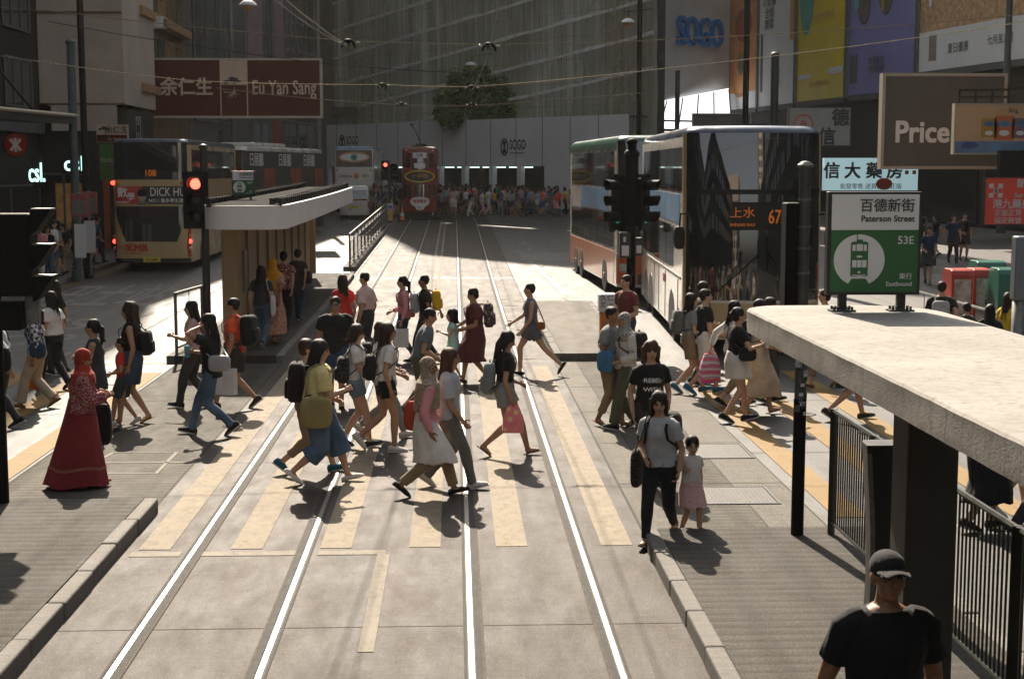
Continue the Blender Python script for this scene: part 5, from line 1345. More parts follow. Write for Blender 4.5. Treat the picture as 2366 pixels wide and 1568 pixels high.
wire('trolley wire above the left track', [at(560, -60, 12), HL[0] - Vector((0,0,.03)), HL[1] - Vector((0,0,.03)), HL[2] - Vector((0,0,.03)), Vector((-2.0, 84, 6.35)), Vector((-2.1, 104, 6.5))], M_WIREB, .007)
wire('trolley wire above the right track', [Vector((.45, 8, 5.6)), HR[0] - Vector((0,0,.03)), HR[1] - Vector((0,0,.03)), HR[2] - Vector((0,0,.03)), Vector((.6, 84, 6.35)), Vector((.5, 104, 6.5))], M_WIREB, .007)
for i in range(3):
    for side, H_ in (('left', HL), ('right', HR)):
        c = H_[i]; r = thing('wire_hanger', 'black trolley wire hanger on the %s span wire over the %s track' % (('first', 'second', 'third')[i], 'tram' if side == 'left' else 'open'), 'hanger', tuple(c), 0, 'trolley wire hangers on the span wires')
        t = MB(); t.tube([(-.17, 0, -.06), (-.13, 0, .03), (-.06, 0, .09), (.06, 0, .09), (.13, 0, .03), (.17, 0, -.06)], [.02, .03, .032, .032, .03, .02], 7); t.ell((0, 0, .04), (.05, .06, .08), None, 8, 6); t.tube([(0, -.05, .02), (0, -.2, -.05)], .015, 5); t.build('yoke', M_BLACKMET, r, smooth=True); r.scale = (.62, .62, .75)
        for s_ in (-1, 1): t = MB(); t.tube([(s_*.17, 0, .05), (s_*.27, 0, .055)], .022, 7); t.build('insulator', M_PORC, r, smooth=True)
def lamp(px, py, y, label, s=1.0):
    c = at(px, py, y); r = thing('street_lamp', label, 'street lamp', tuple(c), 0, 'hanging street lamps'); n_ = 16
    t = MB(); t.loft([[Vector((q*s*cos(2*pi*k/n_), q*s*sin(2*pi*k/n_), z*s)) for k in range(n_)] for q, z in ((.30, 0), (.31, .02), (.26, .1), (.16, .17), (.05, .2))]); t.build('shade', M_SWHITE, r, smooth=True, sharp=50)
    t = MB(); t.ell((0, 0, -.02*s), (.2*s, .2*s, .14*s), None, 12, 8); t.build('bulb_glass', M_ADBR, r, smooth=True); t = MB(); t.tube([(0, 0, .2*s), (0, 0, .5*s)], .02*s, 6); t.tube([(0, 0, .48*s), (1.1*s, 0, .6*s)], .02*s, 6); t.build('bracket', M_BLACKMET, r)
lamp(573, 14, 52, 'white domed street lamp hanging above the brown signboard'); lamp(1451, 54, 76, 'white domed street lamp hanging by the tall black pole near the canopy', 1.2); lamp(1088, 152, 100, 'white domed street lamp just above the tree top', 1.3)

# ------------------------------------------------------------------ signboards
M_EYBR = mk('signboard_brown', (.075, .013, .008), .75, .12, 1.2, spec=.1); M_CREAMP = mk('signboard_cream', (.50, .38, .26), .55, .1, 2); M_PRICE = mk('signboard_taupe', (.11, .10, .085), .75, .12, 1.5, spec=.1); M_PFRAME = mk('signboard_cream_frame', (.42, .36, .28), .6, .1, 3)
M_LBLUE = mk('lit_pale_blue_sign', (.45, .66, .70), .5, .06, 1, emit=.22); M_TEALL = emis('teal_lit_letter', (.55, .95, .85), .75); M_ROAD = 1
def signboard(label, px0, px1, pyt, pyb, y, mat, frame=None, th=.35, fw=.09, name='signboard'):
    a = at(px0, pyt, y); b = at(px1, pyb, y); r = thing(name, label, 'sign', (a.x, y, b.z)); w = b.x - a.x; h = a.z - b.z
    t = MB(); t.box(fw if frame else 0, w - (fw if frame else 0), 0, th, fw if frame else 0, h - (fw if frame else 0)); t.build('panel', mat, r)
    if frame:
        t = MB()
        for q in ((0, fw, -.03, th + .02, 0, h), (w - fw, w, -.03, th + .02, 0, h), (fw, w - fw, -.03, th + .02, 0, fw), (fw, w - fw, -.03, th + .02, h - fw, h)): t.box(*q)
        t.build('frame', frame, r)
    return r, w, h
def stext(r, txt, size, x, z, mat, bold=.0, sx=1.0, al='CENTER', d=.02, line=1.0): return place_text(txt, size, r, mat, Matrix.Translation((x, -.012, z)), bold, sx, al, depth=d, line=line)
def pine(r, x, z, s, mat, mat2):
    t = MB(); f = lambda u, v, d: Vector((x + u*s, d, z + v*s))
    rnd = random.Random(4)
    for cx, cz, w, h in ((-.25, .62, .30, .10), (.1, .78, .32, .12), (.33, .62, .28, .10), (-.05, .60, .2, .07), (-.42, .50, .16, .05), (.02, .88, .18, .06)):
        P = []
        for k in range(16):
            a = 2*pi*k/16; q = 1 + .25*rnd.uniform(-1, 1); P.append((cx + w*cos(a)*q, cz + h*sin(a)*q))
        t.prism(P, f, -.022, -.004, 0)
    o = t.build('pine_emblem', mat, r)
    t = MB()
    def st(pts, w): 
        pts = [f(u, v, -.014) for u, v in pts]; t.tube(pts, [w*s*(1 - .6*i/max(1, len(pts)-1)) for i in range(len(pts))], 5)
    st([(.1, .6), (.22, .42), (.12, .25), (.16, .1)], .05)
    o2 = t.build('pine_emblem', mat, r); t = MB()
    for pts in ([(.16, .06), (.1, -.1), (-.1, -.14), (-.4, -.12), (-.55, -.2)], [(.16, .04), (.05, -.2), (-.2, -.3), (-.3, -.5)], [(.16, .04), (.1, -.25), (.02, -.5)], [(.18, .04), (.25, -.2), (.5, -.3)], [(.18, .06), (.2, -.25), (.28, -.48)], [(.16, .2), (.16, .0)], [(-.3, -.14), (-.6, -.05)], [(.05, -.2), (-.12, -.42), (-.14, -.55)]): st(pts, .035)
    t.build('pine_emblem', mat2, r)
r, w, h = signboard('large brown signboard with a pine tree emblem hanging over the left lane', 333, 745, 134, 273, 65, M_EYBR, M_PFRAME, .5, .09)
stext(r, '余仁生', .80, w*.235, h*.50, M_CREAMP, .03, .95); stext(r, 'Eu Yan Sang', .86, w*.785, h*.5, M_CREAMP, .012, .66)
t = MB(); t.box(w*.425, w*.575, -.008, 0, h*.55, h - .09); t.build('emblem_panel', M_CREAMP, r)
for x in (.423, .573): t = MB(); t.box(w*x, w*x + .05, -.012, 0, .09, h - .09); t.build('divider', M_CREAMP, r)
pine(r, w*.49, h*.46, .62, M_INK, M_CREAMP)
for k in range(3): t = MB(); t.tube([(-.2, .25, h*(.15 + .35*k)), (-2.2, .25, h*(.1 + .3*k))], .06, 6); t.build('bracket', M_DGREY, r)
for k in range(5): t = MB(); t.tube([(w*(.1 + .2*k), .25, h), (w*(.06 + .2*k), .6, h + 1.5)], .03, 5); t.build('stay', M_DGREY, r)
r, w, h = signboard('small cream and red signboard with a pine emblem below the big brown one', 222, 295, 288, 329, 52, M_CREAMP, None, .2)
t = MB(); t.box(0.01, w - .01, -.008, 0, 0.01, h*.42); t.build('red_band', M_EYBR, r); stext(r, '余仁生', .27, w*.66, h*.7, M_INK, .01); stext(r, 'Eu Yan Sang', .12, w*.66, h*.18, M_CREAMP, .01); pine(r, w*.24, h*.45, .3, M_INK, M_EYBR)
r, w, h = signboard('narrow white vertical sign with a column of characters', 312, 328, 268, 330, 55, M_SWHITE, M_DGREY, .15, .02); stext(r, '大\n行\n醫\n藥\n公\n司', .15, w*.5, h*.5, M_INK, .02, 1, line=.9)
r, w, h = signboard('green banner sign hanging by the cream bus', 229, 268, 333, 415, 50, mk('banner_green', (.045, .16, .025), .6, .15, 2), None, .12); stext(r, 'Vocka', .26, w*.5, h*.55, mk('pale_green_ink', (.5, .6, .4), .6, .1, 3), .0, .72)
# lit shop letters
for px0, px1, pt_, pb, lab, sx in ((138, 214, 352, 402, 'wide glowing teal shop letters over the dark shop front', 1.0), (72, 99, 362, 432, 'narrow glowing teal shop letters nearer the picture edge', .42)):
    r, w, h = signboard(lab, px0, px1, pt_, pb, 57.8 if sx == 1 else 50, M_SHOPDARK, None, .12, name='lit_sign'); stext(r, 'csl.', h*1.0 if sx == 1 else h*.9, w*.5, h*.45, M_TEALL, .012, .92 if sx == 1 else .5)
r = thing('station_sign', 'dim round red station sign with a white symbol under the awning', 'sign', tuple(at(36, 335, 47))); t = MB(); t.cyl((0, 0, 0), (0, .12, 0), .36, n=24); t.build('disc', mk('dim_red', (.22, .02, .015), .5, .2, 3, emit=.04), r); t = MB(); t.cyl((0, .01, 0), (0, .1, 0), .40, n=24); t.build('rim', M_BLACKFR, r)
t = MB()
for q in ([(-.04, -.22), (.04, -.22), (.04, .22), (-.04, .22)], [(-.2, .16), (-.1, .2), (-.02, .02), (-.06, -.02)], [(.2, .16), (.1, .2), (.02, .02), (.06, -.02)], [(-.2, -.16), (-.1, -.2), (-.02, -.02), (-.06, .02)], [(.2, -.16), (.1, -.2), (.02, -.02), (.06, .02)]): t.prism(q, lambda u, v, d: Vector((u, d, v)), -.012, -.001)
t.build('symbol', mk('dim_white', (.45, .38, .35), .5, .1, 3, emit=.05), r); t = MB(); t.tube([(-.1, .06, .3), (-1.6, .06, .35)], .03, 6); t.build('bracket', M_BLACKMET, r)
# awning over the left pavement
r = thing('awning', 'long dark awning over the bus queue with a pale front edge', 'awning', (-13.4, 40, 0)); a = at(0, 252, 42); b = at(196, 268, 46)
t = MB(); t.loft([[Vector((-16, y, z - .05)), Vector((-12.05 if y < 45 else -11.6, y, z - .22)), Vector((-12.05 if y < 45 else -11.6, y, z)), Vector((-16, y, z + .25))] for y, z in ((30, 5.05), (38, 5.1), (46.2, 5.15))]); t.build('canopy', mk('awning_dark', (.03, .028, .025), .7, .3, 2), r, world=True)
t = MB(); t.tube([(-12.02, 30, 5.09), (-12.02, 38, 5.14), (-11.58, 46.2, 5.19)], .06, 6); t.build('edge_trim', M_PFRAME, r, world=True)
t = MB()
for y in (33, 37, 41, 45): t.tube([(-12.4, y, 5.1), (-15.98, y, 9.5)], .05, 5)
t.build('stay', M_BLACKMET, r, world=True)
# bus stop posts
for px, y, lab in ((205, 46.6, 'bus stop post with a red rimmed plate beside the queue'), (182, 44.5, 'bus stop post with tall white and blue timetable')):
    X = at(px, 450, y).x; r = thing('bus_stop_post', lab, 'bus stop', (X, y, gz(y) + .14)); pole(r, (0, 0), 0, 2.6, .04, M_GREYMET)
    t = MB(); t.box(-.26, .26, -.03, .03, 1.9, 2.6); t.build('plate', mk('dim_red_plate', (.28, .06, .05), .5, .2, 3), r, bev=.05); t = MB(); t.box(-.2, .2, -.036, -.031, 1.98, 2.4); t.build('notice', M_GREYMET, r)
    t = MB(); t.box(-.16, .16, -.045, .02, .7, 1.7); t.build('timetable', M_SWHITE, r)
# right hand signs
r, w, h = signboard('large taupe signboard with a cream frame and white lettering', 2040, 2320, 169, 391, 68, M_PRICE, M_PFRAME, .5, .14); stext(r, 'Price', 1.38, w*.105, h*.38, M_WHITEINK, .03, .92, 'LEFT')
t = MB(); t.tube([(w, .2, h*.85), (w + 4.2, .6, h*.9)], .08, 6); t.tube([(w, .2, h*.2), (w + 4.2, .6, h*.2)], .08, 6); t.build('bracket', M_DGREY, r)
M_GRAD = mk('advert_peach', (.60, .36, .18), .5, .15, .3)
r, w, h = signboard('advert sign picturing three orange tubs beside the taupe board', 2206, 2420, 239, 357, 62, M_GRAD, M_PFRAME, .3, .06)
t = MB(); t.box(.06, w - .06, -.006, 0, .06, h*.26); t.build('blue_band', M_ADBLUE, r)
for k, (x, mm, s_) in enumerate(((.37, mk('tub_yellow', (.42, .22, .02), .5, .1, 3), .8), (.53, M_ORNG, 1.0), (.70, mk('tub_purple', (.22, .12, .18), .5, .1, 3), .82))):
    t = MB(); q = .42*s_; t.prism([(-q, -.5*s_), (q, -.5*s_), (q*1.05, .35*s_), (q*.9, .5*s_), (-q*.9, .5*s_), (-q*1.05, .35*s_)], lambda u, v, d: Vector((w*x + u, d, h*.52 + v)), -.02, -.001); o = t.build('tub_print', mm, r)
    t = MB(); t.prism(el(0, 0, .3*s_, .14*s_), lambda u, v, d: Vector((w*x + u, d, h*.60 + v)), -.028, -.019); t.build('tub_label', M_ADBLUE, o); t = MB(); t.prism(el(0, 0, .22*s_, .12*s_), lambda u, v, d: Vector((w*x + u, d, h*.42 + v)), -.028, -.019); t.build('tub_label', M_ADWH, o)
t = MB(); t.prism(el(0, 0, .36, .15), lambda u, v, d: Vector((w*.17 + u, d, h*.18 + v)), -.016, -.005); t.build('blue_oval', mk('deep_blue', (.03, .06, .2), .5, .1, 3), r)
stext(r, 'Sing', .26, w*.62, h*.86, M_INK, .0, 1, d=.01)
t = MB()
for k in range(2): t.tube([(.2, .15, h + .25 + .3*k), (2.6, .15, h + .28 + .3*k)], .05, 5)
for k in range(4): t.tube([(.25 + .7*k, .15, h), (.25 + .7*k, .15, h + .6)], .04, 5)
t.build('frame_rack', M_BLACKMET, r)
r, w, h = signboard('white signboard with brush written characters and a pale red seal under the boards', 1822, 1965, 247, 338, 78, mk('dim_white_panel', (.30, .29, .27), .6, .12, 1), M_DGREY, .3, .05); stext(r, '德', .95, w*.83, h*.70, M_INK, .03); stext(r, '信', .95, w*.62, h*.22, M_INK, .03)
t = MB(); t.prism(el(w*.24, h*.55, .55, .55), lambda u, v, d: Vector((u, d, v)), -.012, -.001); t.prism(el(w*.24, h*.55, .45, .45), lambda u, v, d: Vector((u, d, v)), -.016, -.011, 1); t.build('seal', [M_ADRE, mk('dim_white_disc', (.32, .28, .25), .6, .1, 2)], r); stext(r, '丹', .4, w*.24, h*.55, M_REDLOGO, .02)
r, w, h = signboard('pale blue lit shop sign with black brush characters', 1905, 2120, 365, 440, 74, M_LBLUE, None, .4); stext(r, '信', .85, w*.08, h*.58, M_INK, .03); stext(r, '大', .85, w*.30, h*.58, M_INK, .03); stext(r, '藥', .85, w*.53, h*.58, M_INK, .03); stext(r, '房', .85, w*.75, h*.58, M_INK, .03); stext(r, '批發零售 送貨服務 正版', .3, w*.5, h*.12, M_DGREY, .0)
t = MB(); q = .19
for i in range(3):
    for j in range(3):
        if (i + j) % 2 == 0 and not (i == 1 and j == 1): t.box(w*.86 + i*q, w*.86 + i*q + q*.98, -.012, 0, h*.5 + j*q, h*.5 + j*q + q*.98)
t.build('red_checks', M_REDLOGO, r); t = MB(); t.prism(el(w*.64, h*.2, .42, .30), lambda u, v, d: Vector((u, d, v)), -.03, -.001); t.build('red_badge', M_REDLOGO, r)
r, w, h = signboard('red shop sign with white checked squares and rows of characters', 2276, 2440, 409, 520, 50, mk('lit_red_sign', (.50, .05, .03), .5, .1, 2, emit=.06), M_DGREY, .25, .03)
t = MB(); q = .16
for i in range(3):
    for j in range(3):
        if (i + j) % 2 == 0: t.box(w*.06 + i*q, w*.06 + i*q + q, -.012, 0, h*.57 + j*q, h*.57 + j*q + q)
t.build('white_checks', M_WHITEINK, r); stext(r, 'R', .16, w*.06 + .24, h*.57 + .24, M_INK, .03, d=.026)
stext(r, '新', .34, w*.50, h*.85, M_WHITEINK, .02); stext(r, 'Sun', .2, w*.47, h*.62, M_WHITEINK, .02); stext(r, '港九藥房', .34, w*.38, h*.43, M_WHITEINK, .02); stext(r, '正版正貨', .24, w*.33, h*.25, M_WHITEINK, .01); stext(r, '指定商號', .24, w*.33, h*.09, M_WHITEINK, .01)
t = MB(); t.box(.5, 2.0, .0, .3, h, h + .9); t.build('bracket', M_BLACKMET, r)
r, w, h = signboard('dark printed poster board with an animal silhouette under the canopy', 1600, 1735, 262, 300, 86, M_ADDK, M_PFRAME, .2, .05)
# ================================================================== people
CLOTH = {}
def cloth(name, col, pat=None, col2=None, scale=30, rough=.85, thr=.5, col3=None):
    if name in CLOTH: return CLOTH[name]
    m, n, b = nt_new(name); tc = N(n, 'ShaderNodeTexCoord')
    t = noise_col(n, 5, 4, .6); base = ramp(n, t.outputs['Fac'], [(.3, tuple(c*.82 for c in col)), (.7, tuple(min(1, c*1.1) for c in col))]).outputs[0]
    if pat == 'check':
        mp = N(n, 'ShaderNodeMapping'); mp.inputs['Rotation'].default_value = (.15, .2, .5); n.links.new(tc.outputs['Object'], mp.inputs[0])
        q = N(n, 'ShaderNodeTexChecker'); q.inputs['Scale'].default_value = scale; n.links.new(mp.outputs[0], q.inputs['Vector']); base = mix(n, q.outputs['Fac'], base, col2)
    elif pat == 'stripe':
        q = N(n, 'ShaderNodeTexWave', bands_direction='Z'); q.inputs['Scale'].default_value = scale; n.links.new(tc.outputs['Object'], q.inputs[0]); base = mix(n, ramp(n, q.outputs['Fac'], [(thr - .05, 0), (thr + .05, 1)]).outputs[0], base, col2)
    elif pat in ('dots', 'floral'):
        q = N(n, 'ShaderNodeTexVoronoi'); q.inputs['Scale'].default_value = scale; q.inputs['Randomness'].default_value = .55 if pat == 'dots' else 1; n.links.new(tc.outputs['Object'], q.inputs['Vector'])
        base = mix(n, ramp(n, q.outputs['Distance'], [(thr - .06, 1), (thr + .04, 0)]).outputs[0], base, col2)
        if col3:
            q2 = N(n, 'ShaderNodeTexVoronoi'); q2.inputs['Scale'].default_value = scale*.7; n.links.new(tc.outputs['Object'], q2.inputs['Vector']); base = mix(n, ramp(n, q2.outputs['Distance'], [(thr*.8 - .06, 1), (thr*.8 + .04, 0)]).outputs[0], base, col3)
    elif pat == 'tie':
        q = N(n, 'ShaderNodeTexWave', wave_type='RINGS'); q.inputs['Scale'].default_value = scale; q.inputs['Distortion'].default_value = 4; n.links.new(tc.outputs['Object'], q.inputs[0])
        base = ramp(n, q.outputs['Fac'], [(.1, (.55, .08, .22)), (.35, (.65, .35, .08)), (.55, (.12, .3, .5)), (.75, (.5, .1, .4)), (.95, (.6, .55, .5))]).outputs[0]
    elif pat == 'denim':
        t2 = noise_col(n, 2.2, 3, .5); base = mix(n, ramp(n, t2.outputs['Fac'], [(.42, 0), (.68, .6)]).outputs[0], base, tuple(min(1, c*1.9 + .03) for c in col))
    n.links.new(base, b.inputs['Base Color']); b.inputs['Roughness'].default_value = rough; b.inputs['Specular IOR Level'].default_value = .25; b.inputs['Sheen Weight'].default_value = .08
    t3 = noise_col(n, 26, 4, .55); bump(n, b, t3.outputs['Fac'], .28, .012)
    CLOTH[name] = m; return m
def skinmat(name, col):
    if name in CLOTH: return CLOTH[name]
    m, n, b = nt_new(name); t = noise_col(n, 18, 4, .6); r = ramp(n, t.outputs['Fac'], [(.3, tuple(c*.9 for c in col)), (.7, tuple(min(1, c*1.07) for c in col))])
    n.links.new(r.outputs[0], b.inputs['Base Color']); b.inputs['Roughness'].default_value = .5; b.inputs['Specular IOR Level'].default_value = .4
    b.inputs['Subsurface Weight'].default_value = .0
    CLOTH[name] = m; return m
SK_A = skinmat('skin_light', (.46, .275, .18)); SK_B = skinmat('skin_medium', (.36, .20, .12)); SK_C = skinmat('skin_tan', (.25, .13, .07))
def hairmat(name, col):
    m, n, b = nt_new(name); t = noise_col(n, 1.0, 4, .6, 'Object', (85, 85, 4)); r = ramp(n, t.outputs['Fac'], [(.3, tuple(c*.45 for c in col)), (.7, tuple(c*1.7 for c in col))])
    n.links.new(r.outputs[0], b.inputs['Base Color']); b.inputs['Roughness'].default_value = .58; b.inputs['Specular IOR Level'].default_value = .3; bump(n, b, t.outputs['Fac'], .6, .01); return m
H_BLK = hairmat('hair_black', (.010, .008, .007)); H_BRN = hairmat('hair_dark_brown', (.028, .015, .009)); H_RED = hairmat('hair_auburn', (.06, .026, .014))
M_EYE = mk('eye_dark', (.01, .008, .007), .2, .1, 20); M_LIP = mk('lip', (.26, .09, .07), .5, .1, 20); M_BROW = mk('brow', (.02, .013, .01), .8, .2, 20); M_SOLE = mk('shoe_sole_white', (.5, .49, .46), .6, .1, 8)
C = cloth
WHT = C('white_cotton', (.60, .58, .55)); BLK = C('black_cotton', (.012, .012, .013)); DGR = C('charcoal_cotton', (.035, .035, .038)); GRY = C('grey_cotton', (.22, .225, .23)); LGR = C('pale_grey_cotton', (.40, .41, .42))
YEL = C('pale_yellow_cotton', (.60, .52, .22), 'floral', (.66, .60, .34), 40, thr=.3); DEN = C('blue_denim', (.055, .095, .15), 'denim'); DDEN = C('dark_denim', (.03, .05, .09), 'denim'); LDEN = C('light_denim', (.12, .17, .22), 'denim'); KHA = C('khaki_cotton', (.24, .175, .10)); BEI = C('beige_linen', (.42, .34, .25))
RED = C('red_cotton', (.50, .035, .025)); ORA = C('orange_red_polo', (.62, .085, .025)); PNK = C('pink_cotton', (.62, .26, .28)); PPK = C('pale_pink_shirt', (.55, .40, .36)); MAR = C('maroon_dress', (.10, .022, .024), 'dots', (.22, .06, .05), 70, thr=.25); MINT = C('mint_dress', (.42, .62, .55)); OLV = C('olive_cotton', (.085, .085, .05)); RDR = C('deep_red_dress', (.20, .018, .022)); RHJ = C('red_hijab', (.34, .035, .018)); GSL = C('blue_grey_cotton', (.115, .135, .155))
CHK = C('black_white_diamond', (.50, .50, .48), 'check', (.03, .03, .05), 17); FLO = C('red_floral_print', (.22, .03, .03), 'floral', (.55, .45, .40), 26, thr=.42, col3=(.05, .07, .13)); RFL = C('red_white_lace', (.20, .025, .03), 'floral', (.42, .26, .24), 60, thr=.45); DOT = C('dotted_hijab', (.26, .185, .125), 'dots', (.56, .48, .38), 48, thr=.33); LEO = C('leopard_hijab', (.34, .33, .29), 'floral', (.05, .045, .04), 55, thr=.42); YHJ = C('yellow_hijab', (.62, .30, .015)); FDR = C('orange_floral_dress', (.42, .24, .17), 'floral', (.36, .10, .05), 30, thr=.42, col3=(.5, .42, .3)); PSK = C('pink_print_skirt', (.58, .36, .34), 'floral', (.32, .12, .12), 40, thr=.22); STR = C('striped_cotton', (.30, .08, .07), 'stripe', (.5, .46, .42), 22); PLD = C('brown_red_plaid', (.10, .05, .04), 'check', (.2, .045, .04), 24); WSK = C('white_skirt', (.62, .58, .53)); WJK = C('white_jersey', (.56, .53, .48)); SND = C('sandal_leather', (.16, .07, .035)); WSH = C('white_canvas', (.60, .57, .53)); BSH = C('black_canvas', (.015, .015, .017)); TSH = C('teal_canvas', (.02, .10, .14)); RSH = C('dark_red_canvas', (.12, .03, .03)); BLU = C('blue_nylon', (.05, .16, .30)); ORB = C('orange_plastic_bag', (.45, .11, .02)); TAN = C('tan_leather', (.25, .09, .035)); OLB = C('olive_canvas', (.26, .21, .085)); GRB = C('grey_blue_canvas', (.16, .19, .19)); FLB = C('floral_backpack', (.05, .05, .055), 'floral', (.45, .12, .09), 22, thr=.36, col3=(.4, .38, .34)); BFL = C('black_floral_canvas', (.014, .014, .016), 'floral', (.30, .27, .22), 55, thr=.22); YBP = C('yellow_nylon', (.60, .36, .02)); PNB = C('pink_plastic', (.75, .22, .24), 'floral', (.7, .5, .2), 9, thr=.3); TIE = C('tie_dye_cotton', (.5, .2, .3), 'tie', None, 3.5); WBG = C('white_paper', (.62, .60, .58)); GCL = C('grey_vinyl', (.30, .31, .32), rough=.3); CAPM = C('black_cap', (.014, .014, .015)); RLB = C('red_leather', (.35, .05, .025))

PEND = []
def _rings(t, tab, F, ease, fat):
    """torso rings: tab rows (t along spine, rx, ry); F(t)-> point, right, fwd"""
    out = []
    for q, rx, ry in tab:
        p, r, f = F(q); n = 16; out.append([p + r*((rx*fat + ease)*cos(2*pi*k/n)) + f*((ry*fat + ease)*sin(2*pi*k/n)) for k in range(n)])
    return out
TF = [(-.10, .13, .095), (-.05, .165, .112), (0, .172, .118), (.06, .158, .108), (.12, .130, .094), (.21, .138, .102), (.30, .150, .116), (.38, .148, .100), (.44, .130, .080), (.475, .090, .065), (.505, .055, .055)]
TM = [(-.10, .135, .095), (-.05, .160, .110), (0, .165, .115), (.06, .158, .110), (.12, .150, .106), (.21, .158, .110), (.30, .172, .118), (.38, .178, .106), (.44, .155, .085), (.475, .105, .070), (.505, .060, .060)]
def ik(a, b, l1, l2, hint):
    d = b - a; L = min(d.length, (l1 + l2) * .999); d.normalize(); b = a + d*L
    x = (l1*l1 - l2*l2 + L*L) / (2*L); h = sqrt(max(0, l1*l1 - x*x)); hn = hint - d*hint.dot(d)
    if hn.length < 1e-5: hn = d.orthogonal()
    return a + d*x + hn.normalized()*h, b
ARM = {'down': (.05, .03, -.49), 'fwd': (.03, .20, -.45), 'back': (.06, -.19, -.45), 'phone': (-.12, .27, -.19), 'hold': (-.05, .22, -.33), 'carry': (.08, .06, -.49), 'head': (-.06, .06, .20), 'strap': (-.06, .14, -.10), 'bent': (.02, .20, -.30), 'out': (.14, .30, -.35), 'cup': (.02, .30, -.16), 'behind': (-.02, -.16, -.42), 'sway': (.12, -.06, -.46)}
def person(label, x, y, zb, H, face, sex='f', fat=1.0, stride=.5, lead='l', legs=None, lean=3, arms=('fwd', 'back'), curl=(.35, .35), head=(0, 0), skin=None, hair='short', hmat=None, top=None, sleeve=.55, hem=-.06, ease=.016, bottom=None, bkind='jeans', bhem=None, shoes=None, skind='sneaker', child=False, group=None, lo=False, collar=False, vox=None, cast=True, extra_face=True, legs_off=False, root=None):
    s = H / 1.66; hs = s * (1.0 if not child else (1.32 if H < 1.2 else 1.15)); skin = skin or SK_A; hmat = hmat or H_BLK
    dist = y; v = vox or max(.0075, min(.024, .00078*dist)); v *= .9
    root = thing('person', label, 'person', (x, y, zb), -R(face), group)
    TAB = TF if sex == 'f' else TM; sh = (.160 if sex == 'f' else .180) * (1 + .4*(fat - 1))
    if child: sh *= .92
    RX, FY, UZ = Vector((1,0,0)), Vector((0,1,0)), Vector((0,0,1))
    # legs
    th, sn, ak = .425, .415, .075
    if legs is None:
        fr = ('l', stride*.52, .0, .09, 14); bk = ('r', -stride*.46, .0, .075 + .092*min(1, stride/.6), -38*min(1, stride/.6))
        if lead == 'r': fr, bk = ('r',) + fr[1:], ('l',) + bk[1:]
        legs = {q[0]: q[1:] for q in (fr, bk)}      # y, x, ankle z, pitch
    hip = 1e9
    for k in 'lr':
        fy, fx, az, pt = legs[k]
        if az < .3: hip = min(hip, az + sqrt(max(.01, (th + sn - .006)**2 - fy*fy)))
    hip = min(hip, .905)
    L = radians_lean = R(lean); up = Vector((0, sin(L), cos(L))); fw = Vector((0, cos(L), -sin(L))); pel = Vector((0, 0, hip + .03))
    def Fr(t):
        if t < .05: u2, f2 = UZ.lerp(up, max(0, (t + .1)/.15)), FY.lerp(fw, max(0, (t+.1)/.15)); return pel + up*max(t, 0) + UZ*min(t, 0), RX, f2
        return pel + up*t, RX, fw
    hy, hp = R(head[0]), R(head[1])
    neck = pel + up*.50; hc0 = pel + up*.50 + (up*.6 + UZ*.4).normalized()*.135 + fw*.012
    HR_ = Matrix.Rotation(-hy, 3, 'Z') @ Matrix.Rotation(-hp - L*.3, 3, 'X')
    J = {'root': root}; leg = {}
    for k, sx in (('l', -1), ('r', 1)):
        fy, fx, az, pt = legs[k]; a = Vector((sx*.088*(1 + .5*(fat-1)), 0, hip)); an = Vector((sx*(.075 + fx), fy, az)); kn, an = ik(a, an, th, sn, Vector((sx*.08, 1, 0)))
        leg[k] = (a, kn, an, R(pt))
    arm = {}
    for i, (k, sx) in enumerate((('l', -1), ('r', 1))):
        tg = arms[i]; tg = ARM[tg] if isinstance(tg, str) else tg
        yaw = (.10*stride if (lead == 'r') == (k == 'l') else -.10*stride); a = pel + up*.398 + RX*(sx*sh) + fw*yaw*.5
        b = a + RX*(sx*tg[0]) + fw*tg[1] + up*tg[2]
        if 'up' == '': pass
        el_, wr = ik(a, b, .275, .245, RX*sx*.55 - FY*.8 - UZ*.3 if tg[2] < .05 else RX*sx*.8 + FY*.6 - UZ*.2); arm[k] = (a, el_, wr)
    fl = .5*(fat - 1) + 1
    # ---------------- skin body
    t = MB(); rows = TAB; t.loft(_rings(t, rows, Fr, 0, fat))
    t.tube([pel + up*.47, pel + up*.53, hc0 - UZ*.04*hs/s], [.060*fl, .050*fl, .047*fl], 12)
    for k in 'lr':
        a, kn, an, pt = leg[k]
        if legs_off: break
        t.tube([a + UZ*.03, a.lerp(kn, .3), a.lerp(kn, .7), kn, kn.lerp(an, .3), kn.lerp(an, .7), an], [.088*fl, .083*fl, .066*fl, .053, .055*fl, .042, .035], 12)
        fd_ = Vector((0, cos(pt), sin(pt))); fu = Vector((0, -sin(pt), cos(pt)))
        t.tube([an - fd_*.035 - fu*.04, an - fu*.03, an + fd_*.08 - fu*.048, an + fd_*.15 - fu*.06], [.030, .036, .034, .024], 10)
        J['foot' + k] = (an, fd_, fu)
    for k, sx in (('l', -1), ('r', 1)):
        a, e, w = arm[k]; am = 1.0 if sex == 'f' else 1.16; am *= fl
        t.tube([a - RX*sx*.05 + UZ*.02, a, a.lerp(e, .3), a.lerp(e, .75), e, e.lerp(w, .3), e.lerp(w, .75), w], [.045*am, .05*am, .044*am, .038*am, .035*am, .037*am, .028*am, .0245*am], 10)
    def hd(p): return hc0 + HR_ @ (Vector(p) * (hs/s))
    hk = hs/s
    t.ell(hd((0, -.012, .022)), (.073*hk, .092*hk, .094*hk), HR_, 16, 11)
